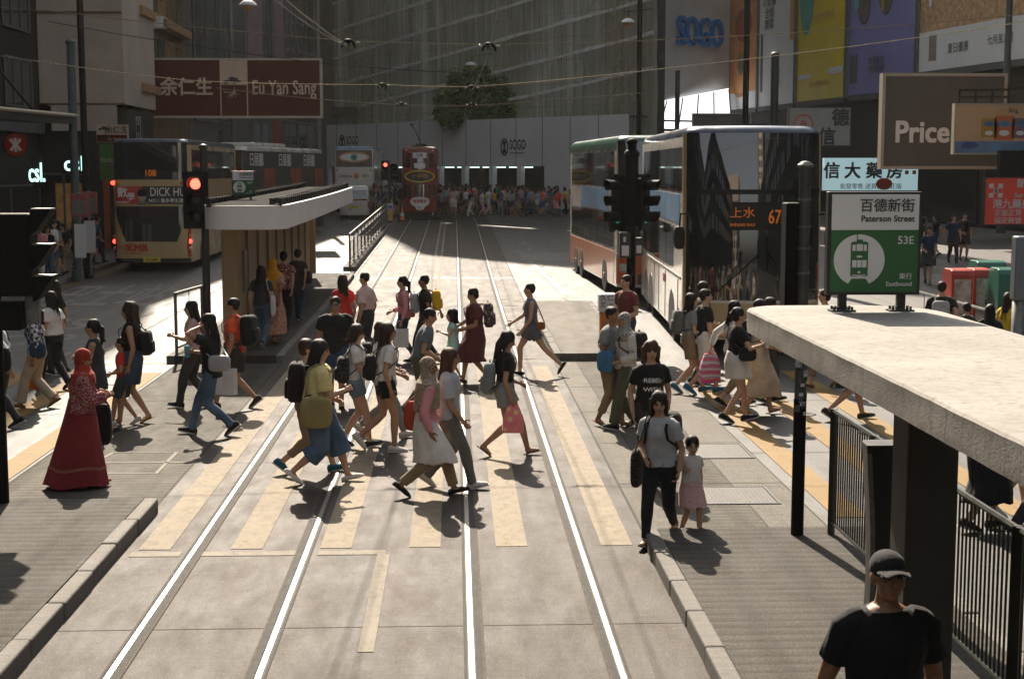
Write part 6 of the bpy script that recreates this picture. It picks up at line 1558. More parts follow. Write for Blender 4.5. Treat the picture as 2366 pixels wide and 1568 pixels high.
    t.ell(hd((0, .026, -.038)), (.056*hk, .060*hk, .068*hk), HR_, 14, 9); t.ell(hd((0, .050, -.083)), (.030*hk, .028*hk, .024*hk), HR_, 10, 7)
    for sx in (-1, 1):
        t.ell(hd((sx*.038, .052, -.022)), (.026*hk, .026*hk, .026*hk), HR_, 10, 7); t.ell(hd((sx*.073, -.004, -.006)), (.012*hk, .022*hk, .030*hk), HR_, 8, 7)
    t.tube([hd((0, .080, .022)), hd((0, .094, -.002)), hd((0, .103, -.020)), hd((0, .084, -.030))], [.009*hk, .011*hk, .015*hk, .010*hk], 8)
    ex = MB(); 
    if extra_face:
        for sx in (-1, 1):
            ex.ell(hd((sx*.030, .0755, .010)), (.0145*hk, .010*hk, .0075*hk), HR_, 10, 6, 1); ex.ell(hd((sx*.031, .080, .033)), (.020*hk, .008*hk, .0045*hk), HR_, 8, 6, 3)
        ex.ell(hd((0, .083, -.052)), (.022*hk, .010*hk, .0085*hk), HR_, 10, 6, 2)
    # hands
    for i, (k, sx) in enumerate((('l', -1), ('r', 1))):
        a, e, w = arm[k]; d = (w - e).normalized(); inw = (-RX*sx*.9 + FY*.25); 
        if d.z > -.45: inw = (-RX*sx*.55 - UZ*.2 + (FY*-.3 if d.z > .3 else FY*0))
        nn = (inw - d*inw.dot(d)).normalized(); ax = d.cross(nn).normalized()
        if ax.dot(FY) * 1 + ax.dot(UZ)*.8 < 0: ax = -ax        # thumb side
        t.tube([w - d*.01, w + d*.035, w + d*.075], [.026, .036, .033], 8, flat=.55) if False else t.ell(w + d*.042, (.036, .016, .048), Matrix((ax, nn, d)).transposed(), 10, 8)
        cu = curl[i]; J['hand' + k] = (w + d*.075, d, nn, ax)
        for j, (o, ln) in enumerate(((.026, .068), (.009, .078), (-.009, .073), (-.025, .058))):
            p = w + d*.080 + ax*o; a1 = cu*.7; pts = [p - d*.015, p]
            for q in range(3):
                dd = d*cos(a1) + nn*sin(a1); p = p + dd*(ln*(.42, .33, .25)[q]); pts.append(p); a1 += cu*.9
            ex.tube(pts, [.0095, .0092, .0085, .0078, .0062], 6)
        p = w + d*.018 + ax*.028; ex.tube([p, p + (d*.5 + ax*.75 + nn*.3).normalized()*.032, p + (d*.5 + ax*.75 + nn*.3).normalized()*.032 + (d*.85 + ax*.25 + nn*.4).normalized()*.030], [.0115, .010, .0075], 6)
    def emit(mb, name, mats, vv, ext=None, amp=0, freq=7, smooth=3, parent=None, seed=0, amp2=0):
        mb.v = [p*s for p in mb.v]
        me = bpy.data.meshes.new(name); me.from_pydata([tuple(p) for p in mb.v], [], mb.f)
        o = bpy.data.objects.new(name, me); COL.objects.link(o); o.parent = parent if parent is not None else root
        r = o.modifiers.new('r', 'REMESH'); r.mode = 'VOXEL'; r.voxel_size = vv; r.adaptivity = 0
        q = o.modifiers.new('s', 'SMOOTH'); q.iterations = smooth; q.factor = .5
        if ext is not None: ext.v = [p*s for p in ext.v]
        PEND.append((o, mats if isinstance(mats, list) else [mats], ext, amp, freq, seed, amp2)); return o
    body = emit(t, 'body', [skin, M_EYE, M_LIP, M_BROW], v, ex, 0, 7, 2)
    # ---------------- clothes
    def torso_piece(lo_t, ez, hi_t=.49):
        P = []; ts = [lo_t] + [q for q, _, _ in TAB if lo_t + .02 < q < hi_t] + [hi_t]
        def interp(tt):
            for (a, ax_, ay), (b, bx_, by) in zip(TAB[:-1], TAB[1:]):
                if a <= tt <= b: k = (tt - a)/(b - a); return ax_ + (bx_ - ax_)*k, ay + (by - ay)*k
            return (TAB[0][1], TAB[0][2]) if tt < TAB[0][0] else (TAB[-1][1], TAB[-1][2])
        tab = []
        for tt in ts:
            rx, ry = interp(tt)
            if tt < .2: k = max(0, min(1, (.2 - tt)/.1)); rx = max(rx, rx*(1-k) + .150*k) ; ry = max(ry, ry*(1-k) + .108*k)
            if tt < -.04: rx = max(rx, .168); ry = max(ry, .118)
            if tt > .46: ez2 = max(.011, ez*.7)
            else: ez2 = ez
            tab.append((tt, rx + ez2/fat, ry + ez2/fat))
        return _rings(None, tab, Fr, 0, fat)
    vc = v*1.0
    if top is not None:
        t = MB(); t.loft(torso_piece(hem, ease))
        for k, sx in (('l', -1), ('r', 1)):
            a, e, w = arm[k]; am = (1.0 if sex == 'f' else 1.16)*fl
            if sleeve <= 0: t.tube([a - RX*sx*.06 + UZ*.03, a - RX*sx*.03 + UZ*.035], [.03, .03], 8); continue
            pts = [a - RX*sx*.085 + UZ*.040, a - RX*sx*.035 + UZ*.022, a + UZ*.002]; rad = [.050*am + ease*.5, .052*am + ease*.7, .052*am + ease*.85]
            if sleeve <= 1:
                p = a.lerp(e, sleeve); pts += [a.lerp(e, sleeve*.5), p]; rad += [.049*am + ease, .047*am + ease*1.35]
            else:
                q = sleeve - 1; pts += [a.lerp(e, .5), e, e.lerp(w, q*.5), e.lerp(w, q)]; rad += [.045*am + ease, .040*am + ease, .036*am + ease, .028*am + ease]
            t.tube(pts, rad, 12)
        if bkind == 'dress':
            _skirt(t, leg, pel, hip, bhem, bottom, ease, fat, .10)
        if collar: t.tube([pel + up*.475, pel + up*.515], [.075, .066], 12)
        J['top'] = emit(t, 'dress' if bkind == 'dress' else ('shirt' if sleeve > 0 else 'sleeveless_top'), top, vc, None, min(.012, ease*.55), 8, 4, amp2=min(.007, ease*.33))
    if bkind in ('jeans', 'wide', 'shorts', 'capri', 'culottes', 'slim', 'trousers') and not legs_off:
        par = {'jeans': (.012, .058, 1.0), 'trousers': (.018, .062, 1.0), 'slim': (.013, .048, .97), 'wide': (.022, .085, .96), 'shorts': (.028, 0, bhem or .5), 'capri': (.016, .065, bhem or .7), 'culottes': (.04, .13, bhem or .55)}[bkind]
        ez, rend, fr = par; t = MB(); t.loft(torso_piece(-.10, ez*.7, .11 if hem < .05 else .13))
        for k in 'lr':
            a, kn, an, pt = leg[k]; r0 = .092*fl + ez
            if bkind == 'shorts':
                p = a.lerp(kn, fr); t.tube([a + UZ*.04, a, a.lerp(kn, fr*.5), p], [r0, r0 + .004, .085*fl + ez*1.1, .078*fl + ez*1.25], 12)
            elif bkind == 'culottes':
                t.tube([a + UZ*.04, a.lerp(kn, .4), kn, kn.lerp(an, fr)], [r0, .10*fl + ez*.7, .11*fl, rend], 14)
            else:
                t.tube([a + UZ*.04, a.lerp(kn, .3), a.lerp(kn, .7), kn, kn.lerp(an, .3*fr), kn.lerp(an, .7*fr), kn.lerp(an, fr) - UZ*(.02 if fr == 1 else 0)], [r0, .085*fl + ez, .068*fl + ez, .057*fl + ez, .057*fl + ez, max(rend*.92, .042 + ez), rend], 12)
        J['bottom'] = emit(t, 'shorts' if bkind == 'shorts' else 'trousers', bottom, vc, None, min(.009, ez*.5), 7, 2, seed=5, amp2=min(.005, ez*.3))
    elif bkind == 'skirt':
        t = MB(); _skirt(t, leg, pel, hip, bhem, bottom, ease, fat, .13); J['bottom'] = emit(t, 'skirt', bottom, vc, None, .006, 8, 2, seed=5)
    # ---------------- shoes
    if shoes is not None and not legs_off:
        for k in 'lr':
            an, fd_, fu = J['foot' + k]; b0 = an - fu*.075; t = MB(); wx = .042
            def ring(yy, w, h, z0=0): 
                c0 = b0 + fd_*yy; return [c0 + RX*(w*cos(q)) + fu*(z0 + max(0, h*(.5 + .5*sin(q)))) for q in [2*pi*j/12 for j in range(12)]]
            if skind == 'sandal':
                t.loft([ring(-.075, .028, .012), ring(-.04, .036, .014), ring(.05, .040, .014), ring(.12, .046, .014), ring(.17, .030, .012)]); t.tube([b0 + fd_*.08 - RX*.045 + fu*.01, b0 + fd_*.075 + fu*.058, b0 + fd_*.08 + RX*.045 + fu*.01], .010, 6)
            else:
                hb = .085 if skind == 'sneaker' else .06
                t.loft([ring(-.085, .018, hb*.6), ring(-.07, .034, hb), ring(-.02, .040, hb + .012), ring(.03, .041, hb), ring(.09, .046, .062), ring(.145, .044, .046), ring(.178, .028, .03)])
                if skind == 'sneaker': 
                    q = MB(); q.loft([[b0 + fd_*yy + RX*(w*cos(a_)) + fu*(-.012 + .022*(.5 + .5*sin(a_))) for a_ in [2*pi*j/12 for j in range(12)]] for yy, w in ((-.09, .03), (-.05, .043), (.03, .043), (.10, .05), (.15, .047), (.185, .026))]); t.join(q, None, 1)
            t.v = [p*s for p in t.v]; t.build('shoe', [shoes, M_SOLE] if skind == 'sneaker' else shoes, root, smooth=True, sharp=60)
    # ---------------- hair, scarf, cap
    t = MB(); hn = 'hair'; hm = hmat; am_ = .006
    def cap(k=1.0, low=True): 
        t.ell(hd((0, -.024, .038)), (.089*hk*k, .101*hk*k, .097*hk*k), HR_, 16, 11)
        if low: t.ell(hd((0, -.050, -.005)), (.082*hk, .066*hk, .082*hk), HR_, 14, 9)
    def drape(zend, w0=.085, w1=.08, th=.035, back=-.075, side=True):
        pts = [hd((0, -.03, .05)), hd((0, back*.9, -.02)), hd((0, back, -.10))]; e = pts[-1]; n_ = 3; rr = []
        for q in range(1, n_ + 1): pts.append(e + Vector((0, -.015*q, -(zend)*q/n_)) - fw*.0)
        for i, p in enumerate(pts):
            w = w0 + (w1 - w0)*i/(len(pts)-1); h_ = th*(1.6 if i == 0 else 1.15 if i == 1 else 1); rr.append([p + RX*(w*hk*cos(2*pi*j/14)) + FY*(h_*hk*sin(2*pi*j/14)) for j in range(14)])
        t.loft(rr)
        if side:
            for sx in (-1, 1): t.tube([hd((sx*.062, .028, .06)), hd((sx*.078, .008, -.02)), hd((sx*.078, -.005, -.10)), hd((sx*.07, -.015, -.10)) - UZ*zend*.45], [.024*hk, .026*hk, .026*hk, .012*hk], 8)
    if hair == 'short': cap(1.0, True)
    elif hair == 'crop': t.ell(hd((0, -.023, .036)), (.085*hk, .098*hk, .093*hk), HR_, 16, 11); t.ell(hd((0, -.048, .0)), (.079*hk, .060*hk, .066*hk), HR_, 14, 9)
    elif hair == 'bob': cap(1.03); drape(.05, .092, .088, .05, -.06)
    elif hair == 'long': cap(1.02); drape(.26)
    elif hair == 'xlong': cap(1.02); drape(.38, .088, .075)
    elif hair == 'curly':
        cap(1.08); drape(.34, .10, .11, .055, -.08); am_ = .022
    elif hair == 'wave': cap(1.08); drape(.06, .115, .115, .06, -.05); am_ = .012
    elif hair == 'pony': cap(1.0); t.tube([hd((0, -.10, .03)), hd((0, -.145, -.0)), hd((0, -.14, -.12)), hd((0, -.12, -.26))], [.025*hk, .036*hk, .036*hk, .012*hk], 9)
    elif hair == 'bun': cap(1.0); t.ell(hd((0, -.115, .02)), (.042*hk,)*3, None, 10, 8)
    elif hair in ('hijab', 'hijab_long'):
        hn = 'headscarf'; hm = hmat; am_ = .006; rr = []
        t.ell(hd((0, -.018, .03)), (.088*hk, .098*hk, .098*hk), HR_, 16, 11); t.ell(hd((0, -.03, -.03)), (.084*hk, .075*hk, .10*hk), HR_, 14, 9); t.ell(hd((0, .012, -.105)), (.062*hk, .062*hk, .045*hk), HR_, 14, 9)
        lo_ = .40 if hair == 'hijab' else .20; 
        for tt, w, d_ in ((.56, .085, .085), (.50, .120, .105), (.46, .20, .135), (.40, .215, .15), ((.40 + lo_)/2 - .02, .20, .158), (lo_ - .04, .185, .155)):
            p, r_, f_ = Fr(tt); rr.append([p + r_*(w*cos(2*pi*j/18)) + f_*(d_*sin(2*pi*j/18) + (.0)) + UZ*(-.05*max(0, -sin(2*pi*j/18))*(tt < .45)) for j in range(18)])
        t.loft(rr)
    elif hair == 'cap':
        hn = 'baseball_cap'; t.ell(hd((0, -.012, .045)), (.081*hk, .101*hk, .078*hk), HR_, 18, 11); rr = []
        for i in range(5):
            yy = .06 + .105*i/4; w = .072*(1 - .35*(i/4)**2); rr.append([hd((w*cos(a_), yy, .048 - .020*(cos(a_)**2) - .010*(i/4) + (.007 if up_ else 0))) for up_, a_ in [(1, pi*j/8) for j in range(9)] + [(0, pi*j/8) for j in range(8, -1, -1)]])
        brim = MB().loft(rr); am_ = .0; hm = CAPM
    st_ = brim if hair == 'cap' else MB()
    if hair in ('long', 'xlong', 'curly', 'bob', 'wave', 'pony') and not lo:
        rs = random.Random(int(x*97 + y*31)); zl = {'long': .26, 'xlong': .38, 'curly': .36, 'bob': .06, 'wave': .08, 'pony': .0}[hair]
        for q in range(46):
            a_ = rs.uniform(-pi*.98, -.02); cx_, cy_ = cos(a_)*.088, -.02 + sin(a_)*.085
            p0 = hd((cx_*.75, cy_*.7, .10)); p1 = hd((cx_*1.08, cy_*1.05, .0)); p2 = hd((cx_*1.02, cy_*1.05 - .01, -.10)); p3 = p2 + Vector((rs.uniform(-.04, .04), rs.uniform(-.065, .02), -zl*rs.uniform(.5, 1.15)))
            if hair == 'pony': p2 = hd((cx_*.3, -.11, -.01)); p3 = hd((cx_*.4 + rs.uniform(-.02, .02), -.14 + rs.uniform(-.03, .02), -.2))
            cr = [rs.uniform(-.02, .02)*(2.2 if hair == 'curly' else .5) for _ in range(4)]
            st_.tube([p0, p1, p2, p2.lerp(p3, .5) + Vector((cr[0], cr[1], 0)), p3 + Vector((cr[2], cr[3], 0))], [.006, .008, .009, .008, .003], 4)
    if hair != 'bald':
        emit(t, hn, hm, v*.95, st_ if st_.v else None, am_, 16 if hair not in ('hijab', 'hijab_long') else 8, 2, seed=9)
    if hair == 'cap':
        q = MB(); q.ell(hd((0, -.02, .022)), (.077*hk, .095*hk, .045*hk), HR_, 14, 8); emit(q, 'hair', H_BLK, v, None, .002)
    # frames for accessories
    M = Matrix.Translation((x, y, zb)) @ Matrix.Rotation(-R(face), 4, 'Z')
    J.update(M=M, s=s, pel=pel, up=up, fw=fw, arm=arm, leg=leg, sh=sh, hd=hd, hk=hk, HR=HR_, fat=fat, Fr=Fr, ease=ease, label=label)
    return J
def _skirt(t, leg, pel, hip, bhem, mat, ease, fat, top_t):
    """bhem = drop of hem below hip joint; widens to hold both legs"""
    rr = []; n = 28
    for i in range(8):
        k = i/7; z = pel.z + top_t - (top_t + .03 + bhem)*k; d = max(0, hip - z)
        ys = []; 
        for q in 'lr':
            a, kn, an, _ = leg[q]
            p = a.lerp(kn, min(1, d/.42)) if d < .42 else kn.lerp(an, min(1, (d - .42)/.41)); ys.append(p.y)
        cy = sum(ys)/2; half = abs(ys[0] - ys[1])/2
        rx = (.135 + .045*min(1, k*2.5))*fat + .035*k + ease; ry = (.098 + .03*min(1, k*2.5))*fat + half*.95 + .03*k + ease
        rr.append([Vector((rx*(1 + .05*k*sin(9*a_ + 1))*cos(a_), cy*min(1, k*1.6) + ry*(1 + .05*k*sin(7*a_))*sin(a_), z + .02*k*sin(5*a_))) for a_ in [2*pi*j/n for j in range(n)]])
    t.loft(rr)

def finish_people():
    import numpy as np
    dg = bpy.context.evaluated_depsgraph_get()
    for o, mats, ext, amp, freq, seed, amp2 in PEND:
        ev = o.evaluated_get(dg); me = ev.to_mesh(); nv = len(me.vertices); npoly = len(me.polygons)
        co = np.empty(nv*3, 'f'); me.vertices.foreach_get('co', co); co = co.reshape(-1, 3)
        if amp:
            no = np.empty(nv*3, 'f'); me.vertices.foreach_get('normal', no); no = no.reshape(-1, 3); d = np.empty(nv, 'f'); nz = noise.noise
            f2 = freq*2.6
            for i in range(nv):
                p = co[i]; d[i] = amp*nz((p[0]*freq + seed, p[1]*freq, p[2]*freq*.55)) + (amp2*nz((p[0]*f2, p[1]*f2 + seed, p[2]*f2*.6)) if amp2 else 0)
            co = co + no*d[:, None]
        nl = len(me.loops); lv = np.empty(nl, 'i'); me.loops.foreach_get('vertex_index', lv); ls = np.empty(npoly, 'i'); me.polygons.foreach_get('loop_start', ls)
        ev.to_mesh_clear(); mi = np.zeros(npoly, 'i')
        if ext is not None and ext.v:
            co = np.vstack([co, np.array([tuple(p) for p in ext.v], 'f')]); l2 = []; s2 = []; k = nl
            for f in ext.f: s2.append(k); l2 += [i + nv for i in f]; k += len(f)
            lv = np.concatenate([lv, np.array(l2, 'i')]); ls = np.concatenate([ls, np.array(s2, 'i')]); mi = np.concatenate([mi, np.array(ext.m, 'i')])
        m2 = bpy.data.meshes.new(o.name); m2.vertices.add(len(co)); m2.vertices.foreach_set('co', co.ravel()); m2.loops.add(len(lv)); m2.loops.foreach_set('vertex_index', lv); m2.polygons.add(len(ls)); m2.polygons.foreach_set('loop_start', ls)
        for q in mats: m2.materials.append(q)
        m2.polygons.foreach_set('material_index', mi); m2.polygons.foreach_set('use_smooth', np.ones(len(ls), bool)); m2.update(calc_edges=True); m2.validate()
        o.modifiers.clear(); old = o.data; o.data = m2; bpy.data.meshes.remove(old)
    PEND.clear()

# ---------------- accessories: things of their own
def item(name, label, cat, J, mb, mats, part='bag', smooth=True, sharp=50, extra=(), group=None):
    """mb in the wearer's local (unit) frame"""
    pts = [J['M'] @ (p*J['s']) for p in mb.v]; c = Vector((sum(p.x for p in pts)/len(pts), sum(p.y for p in pts)/len(pts), min(p.z for p in pts)))
    r = thing(name, label, cat, tuple(c), 0, group); mb.v = [p - c for p in pts]; mb.build(part, mats, r, smooth=smooth, sharp=sharp)
    for nm, e, m_ in extra:
        e.v = [(J['M'] @ (p*J['s'])) - c for p in e.v]; e.build(nm, m_, r, smooth=True, sharp=50)
    return r
def soft_box(mb, c, R_, size, m=0, pw=.45, sag=0): 
    mb.ell(c, tuple(q/2 for q in size), R_, 18, 12, m, pw); return mb
def backpack(J, label, mat, size=(.29, .15, .40), strap=None, drop=0, dx=0, dy=0, tilt=0):
    up, fw, pel = J['up'], J['fw'], J['pel']; RX = Vector((1,0,0)); c = pel + up*(.27 - drop) - fw*(.112*J['fat'] + size[1]/2 + J['ease'] + dy) + RX*dx
    Rm = Matrix((RX, fw, up)).transposed(); 
    if tilt: Rm = Rm @ Matrix.Rotation(R(tilt), 3, 'Y')
    t = MB(); soft_box(t, c, Rm, size); e = MB(); soft_box(e, c - fw*size[1]*.42 - up*size[2]*.16, Rm, (size[0]*.75, size[1]*.5, size[2]*.5))
    st = MB()
    for sx in (-1, 1):
        x0 = RX*sx*(J['sh']*.62); d = .118*J['fat'] + J['ease'] + .012
        st.tube([c + RX*sx*size[0]*.3 + up*size[2]*.42, pel + up*.475 + x0*.95 - fw*.05, pel + up*.492 + x0 + fw*.015, pel + up*.40 + x0*1.08 + fw*(d - .01), pel + up*.28 + x0*1.25 + fw*d*.9, pel + up*.18 + x0*1.75 + fw*.02, c + RX*sx*size[0]*.42 - up*size[2]*.38], .016, 6, flat=.5)
    st.tube([c + up*size[2]*.48 - RX*.03, c + up*size[2]*.56, c + up*size[2]*.48 + RX*.03], .010, 6)
    return item('backpack', label, 'backpack', J, t, mat, 'main_pouch', extra=(('pocket', e, mat), ('strap', st, strap or BLK)))
def shoulder_bag(J, label, mat, side, size=(.10, .30, .26), drop=.02, cross=True, name='shoulder_bag', strapmat=None, fwd=0.0, out=0.0):
    """hangs at the hip on SIDE (-1 left, 1 right)"""
    up, fw, pel = J['up'], J['fw'], J['pel']; RX = Vector((1,0,0)); c = pel - Vector((0, 0, drop)) + RX*side*(.185*J['fat'] + size[0]/2 + J['ease'] + out) + Vector((0, 1, 0))*fwd
    Rm = Matrix.Identity(3); t = MB(); soft_box(t, c, Rm, size, pw=.55); st = MB(); s2 = -side if cross else side; x2 = RX*s2*J['sh']*(.6 if cross else .82)
    for yy in (.5, -.5):
        dd = (.118*J['fat'] + J['ease'] + .01)*(1 if yy > 0 else -1)
        st.tube([c + Vector((0, size[1]*yy*.8, size[2]*.42)), pel + up*.30 + (RX*s2*.04 if cross else RX*side*J['sh']*1.05) + fw*dd*(1 if cross else .75), pel + up*.44 + x2 + fw*dd*.6, pel + up*.50 + x2 - (RX*s2*.02 if cross else RX*0)], .013, 6, flat=.5)
    return item(name, label, 'bag', J, t, mat, 'pouch', extra=(('strap', st, strapmat or mat),))
def hand_bag(J, label, mat, k, size=(.30, .12, .34), handle=.10, plastic=False, name='carrier_bag', mark=None, swing=0):
    p, d, n, ax = J['hand' + k]; p = p + n*.012; FY = Vector((0,1,0)); c = p + Vector((0, swing, -handle - size[2]/2)); t = MB(); rr = []
    for i in range(9):
        q = i/8; z = size[2]*(.5 - q); w = size[0]*.5*((.55 + .45*min(1, q*2.2)) if plastic else 1); dd = size[1]*.5*((.5 + .6*min(1, q*2)) if plastic else 1); rnd = .35 if plastic else .12
        rr.append([c + FY*(w*math.copysign(abs(cos(a))**rnd, cos(a))*(1 + (.05*sin(5*a + q*4) if plastic else 0))) + Vector((1,0,0))*(dd*math.copysign(abs(sin(a))**rnd, sin(a))*(1 + (.08*sin(3*a + q*6) if plastic else 0))) + Vector((0, 0, z)) for a in [2*pi*(j + .5)/20 for j in range(20)]])
    t.loft(rr); st = MB()
    for sx in (-.25, .25): st.tube([c + FY*size[0]*(-.22 if not plastic else -.2) + Vector((sx*size[1], 0, size[2]*.49)), p + FY*-.012 + Vector((0, 0, -.012)), p + FY*.012 + Vector((0, 0, -.012)), c + FY*size[0]*(.22 if not plastic else .2) + Vector((sx*size[1], 0, size[2]*.49))], .006 if not plastic else .011, 6)
    r = item(name, label, 'bag', J, t, mat, 'pouch', True, 30, (('handle', st, mat if plastic else DGR),)); return r, c
def phone(J, k, label, col=None):
    p, d, n, ax = J['hand' + k]; t = MB(); c = p + n*.022 - d*.02; Rm = Matrix((ax, n, d)).transposed(); t.obox(c, (.072, .009, .145), Rm); e = MB(); e.obox(c - n*.0 + n*.0052, (.064, .002, .130), Rm)
    return item('mobile_phone', label, 'phone', J, t, col or BSH, 'case', False, None, (('screen', e, M_BUSGLASS),))
def print_text(J, lines, mat, size, t_at, part='lettering', strike=True):
    """lettering laid on the chest: each vertex is pushed onto the shirt"""
    J.setdefault('prints', []).append((lines, mat, size, t_at, strike)); PRINTS.append(J)
PRINTS = []
def finish_prints():
    from mathutils.bvhtree import BVHTree
    for J in PRINTS:
        o = J['top']; me = o.data; bv = BVHTree.FromPolygons([v.co[:] for v in me.vertices], [tuple(p.vertices) for p in me.polygons])
        for lines, mat, size, t_at, strike in J['prints']:
            L = MB()
            for i, w in enumerate(lines):
                q = text_mb(w, size, 'CENTER', .012, 1.05, depth=.002); L.join(q, T3((0, 0, -i*size*1.45)))
                if strike: wd = max(p.x for p in q.v) + .012; L.box(-wd, wd, -.001, .001, -i*size*1.45 - .02*size, -i*size*1.45 + .07*size)
            bmx = bmesh.new(); vs = [bmx.verts.new(p) for p in L.v]
            for f in L.f:
                try: bmx.faces.new([vs[i] for i in f])
                except ValueError: pass
            bmesh.ops.subdivide_edges(bmx, edges=[e for e in bmx.edges if e.calc_length() > .02], cuts=2); vs2 = []
            base = (J['pel'] + J['up']*t_at)*J['s']
            for v_ in bmx.verts:
                p = Vector((-v_.co.x, .5, base.z + v_.co.z)); h = bv.ray_cast(p, Vector((0, -1, 0)))
                y_ = h[0].y if h[0] is not None else .12; v_.co = Vector((p.x, y_ + .004 - v_.co.y, p.z))
            m2 = bpy.data.meshes.new('lettering'); bmx.to_mesh(m2); bmx.free(); m2.materials.append(mat); q = bpy.data.objects.new('lettering', m2); COL.objects.link(q); q.parent = o
# ------------------------------------------------------------------ the people of the crossing, one by one
def H_at(x, y, top, zb): return (at(x, top, y).z - zb)
def put(label, foot, ht, face, zb=None, H=None, Y=None, **k):
    """foot: picture point between the feet, top: picture row of the head's top"""
    dz = zb or 0.0
    if Y is None: p = G(foot[0], foot[1], dz)
    else: p = at(foot[0], 700, Y); p.z = gz(Y) + dz
    if H is None: H = (at(foot[0], ht, p.y).z - p.z) * k.pop('hf', 1.02)
    return person(label, p.x, p.y, p.z, H, face, **k)
PZ = .15
# --- front row walking to the right
J = put('woman in pale yellow top and wide denim culottes walking with a phone', (737, 1116), 789, 88, stride=.62, lead='l', fat=1.10, top=YEL, ease=.035, hem=-.09, sleeve=.75, bottom=DEN, bkind='culottes', bhem=.42, shoes=WSH, skind='flat', hair='long', arms=('hold', 'phone'), curl=(.6, .9), head=(0, 10), skin=SK_A)
backpack(J, 'dark maroon and black backpack on the woman in the yellow top', C('dark_backpack', (.02, .012, .013)), (.32, .19, .46)); shoulder_bag(J, 'olive canvas bag hanging at the hip of the woman in yellow', OLB, 1, (.13, .36, .36), .02, False, strapmat=OLB); phone(J, 'r', 'phone held by the woman in the pale yellow top')
J = put('person in khaki trousers and teal shoes half hidden behind the woman in yellow', (708, 1093), 781, 88, stride=.62, lead='l', top=OLV, bottom=KHA, bkind='capri', shoes=TSH, hair='short', hmat=H_BRN, arms=('fwd', 'hold'), H=1.62)
J = put('man in black t-shirt and sunglasses facing us between the two groups', (778, 938), 694, 176, sex='m', fat=1.06, stride=.25, top=BLK, ease=.03, hem=-.10, bottom=DDEN, bkind='shorts', bhem=.85, shoes=BSH, hair='crop', arms=('carry', 'down'), curl=(1.2, .4), head=(8, 4), skin=SK_B)
q = MB(); [q.ell(J['hd']((sx*.031, .088, .010)), (.026, .008, .017), J['HR'], 12, 8) for sx in (-1, 1)]; q.tube([J['hd']((-.06, .07, .014)), J['hd']((0, .096, .014)), J['hd']((.06, .07, .014))], .004, 5); item('sunglasses', 'blue mirrored sunglasses on the man in the black t-shirt', 'glasses', J, q, mk('mirror_blue', (.05, .15, .3), .08, .2, 5, metal=.8), 'frame')
hand_bag(J, 'black bag carried low by the man in sunglasses', BLK, 'l', (.34, .2, .44), .02, True)
J = put('girl in white tee and denim shorts looking at her phone', (822, 1032), 757, 86, stride=.36, lead='r', top=WHT, ease=.022, hem=-.04, bottom=LDEN, bkind='shorts', bhem=.45, shoes=BSH, hair='bob', hmat=H_BRN, arms=('hold', 'phone'), head=(0, 18), H=1.57)
backpack(J, 'small black floral backpack worn by the girl in denim shorts', BFL, (.30, .17, .36), drop=.12, dx=.13, dy=-.05); phone(J, 'r', 'phone held by the girl in white tee and denim shorts', WSH)
J = put('girl in white tee and grey trousers walking behind the long haired girl', (880, 1010), 768, 86, stride=.62, lead='r', top=WHT, bottom=GRY, bkind='slim', shoes=WSH, hair='bob', hmat=H_BRN, arms=('hold', 'strap'), H=1.58)
backpack(J, 'black backpack on the girl in grey trousers', BLK, (.28, .17, .38))
J = put('girl with very long hair in white tee and black shorts', (893, 1042), 764, 84, H=1.62, legs={'r': (.10, 0, .078, 0), 'l': (-.34, 0, .20, -48)}, top=WHT, ease=.022, bottom=BLK, bkind='shorts', bhem=.42, shoes=WSH, hair='xlong', hmat=H_BRN, arms=('hold', 'down'), head=(0, 4), skin=SK_B)
backpack(J, 'black leather backpack slung on the long haired girl', BSH, (.27, .15, .34), drop=.10)
J = put('man with glasses and grey blue shirt bending forward behind the girls', (968, 1020), 772, 92, Y=21.2, H=1.60, sex='m', lean=16, top=GSL, bottom=OLV, bkind='trousers', shoes=TSH, hair='crop', arms=('hold', 'hold'), head=(0, 12), skin=SK_B, stride=.5)
J = put('woman in beige dotted headscarf, pink top and long white skirt', (985, 1146), 827, 90, stride=.62, lead='l', top=PNK, sleeve=1.95, ease=.016, hem=.0, bottom=WSK, bkind='skirt', bhem=.44, shoes=BSH, skind='flat', hair='hijab_long', hmat=DOT, arms=('fwd', 'down'), skin=SK_C, head=(0, 4))
q = MB()
for kk in 'lr':
    a, kn, an, _ = J['leg'][kk]; q.tube([a.lerp(kn, .6), kn, kn.lerp(an, .5), kn.lerp(an, .93)], [.085, .075, .07, .062], 12)
q.v = [p*J['s'] for p in q.v]; q.build('trousers', KHA, J['root'], smooth=True, sharp=60)
shoulder_bag(J, 'red leather bag under the arm of the woman in pink', RLB, -1, (.12, .30, .36), -.02, False, fwd=-.12)
J = put('woman with long auburn hair and grey trousers next to the dotted headscarf', (1035, 1128), 803, 90, stride=.55, lead='r', top=LGR, sleeve=.8, ease=.03, bottom=C('grey_trousers', (.13, .125, .115)), bkind='trousers', shoes=WSH, hair='xlong', hmat=H_RED, arms=('down', 'fwd'), H=1.60, skin=SK_B)
J = put('woman in black tee and grey shorts with head bowed, carrying a pink bag', (1166, 1053), 770, 92, stride=.58, lead='l', top=BLK, ease=.014, hem=-.02, bottom=C('grey_shorts', (.26, .255, .25)), bkind='shorts', bhem=.48, shoes=BSH, skind='sandal', hair='xlong', arms=('hold', 'carry'), curl=(.6, 1.2), head=(0, 26), skin=SK_B)
backpack(J, 'grey blue backpack on the woman in the black tee', GRB, (.29, .17, .42), drop=.14); hand_bag(J, 'pink plastic bag in the hand of the woman with her head bowed', PNB, 'r', (.27, .14, .34), .03, True)

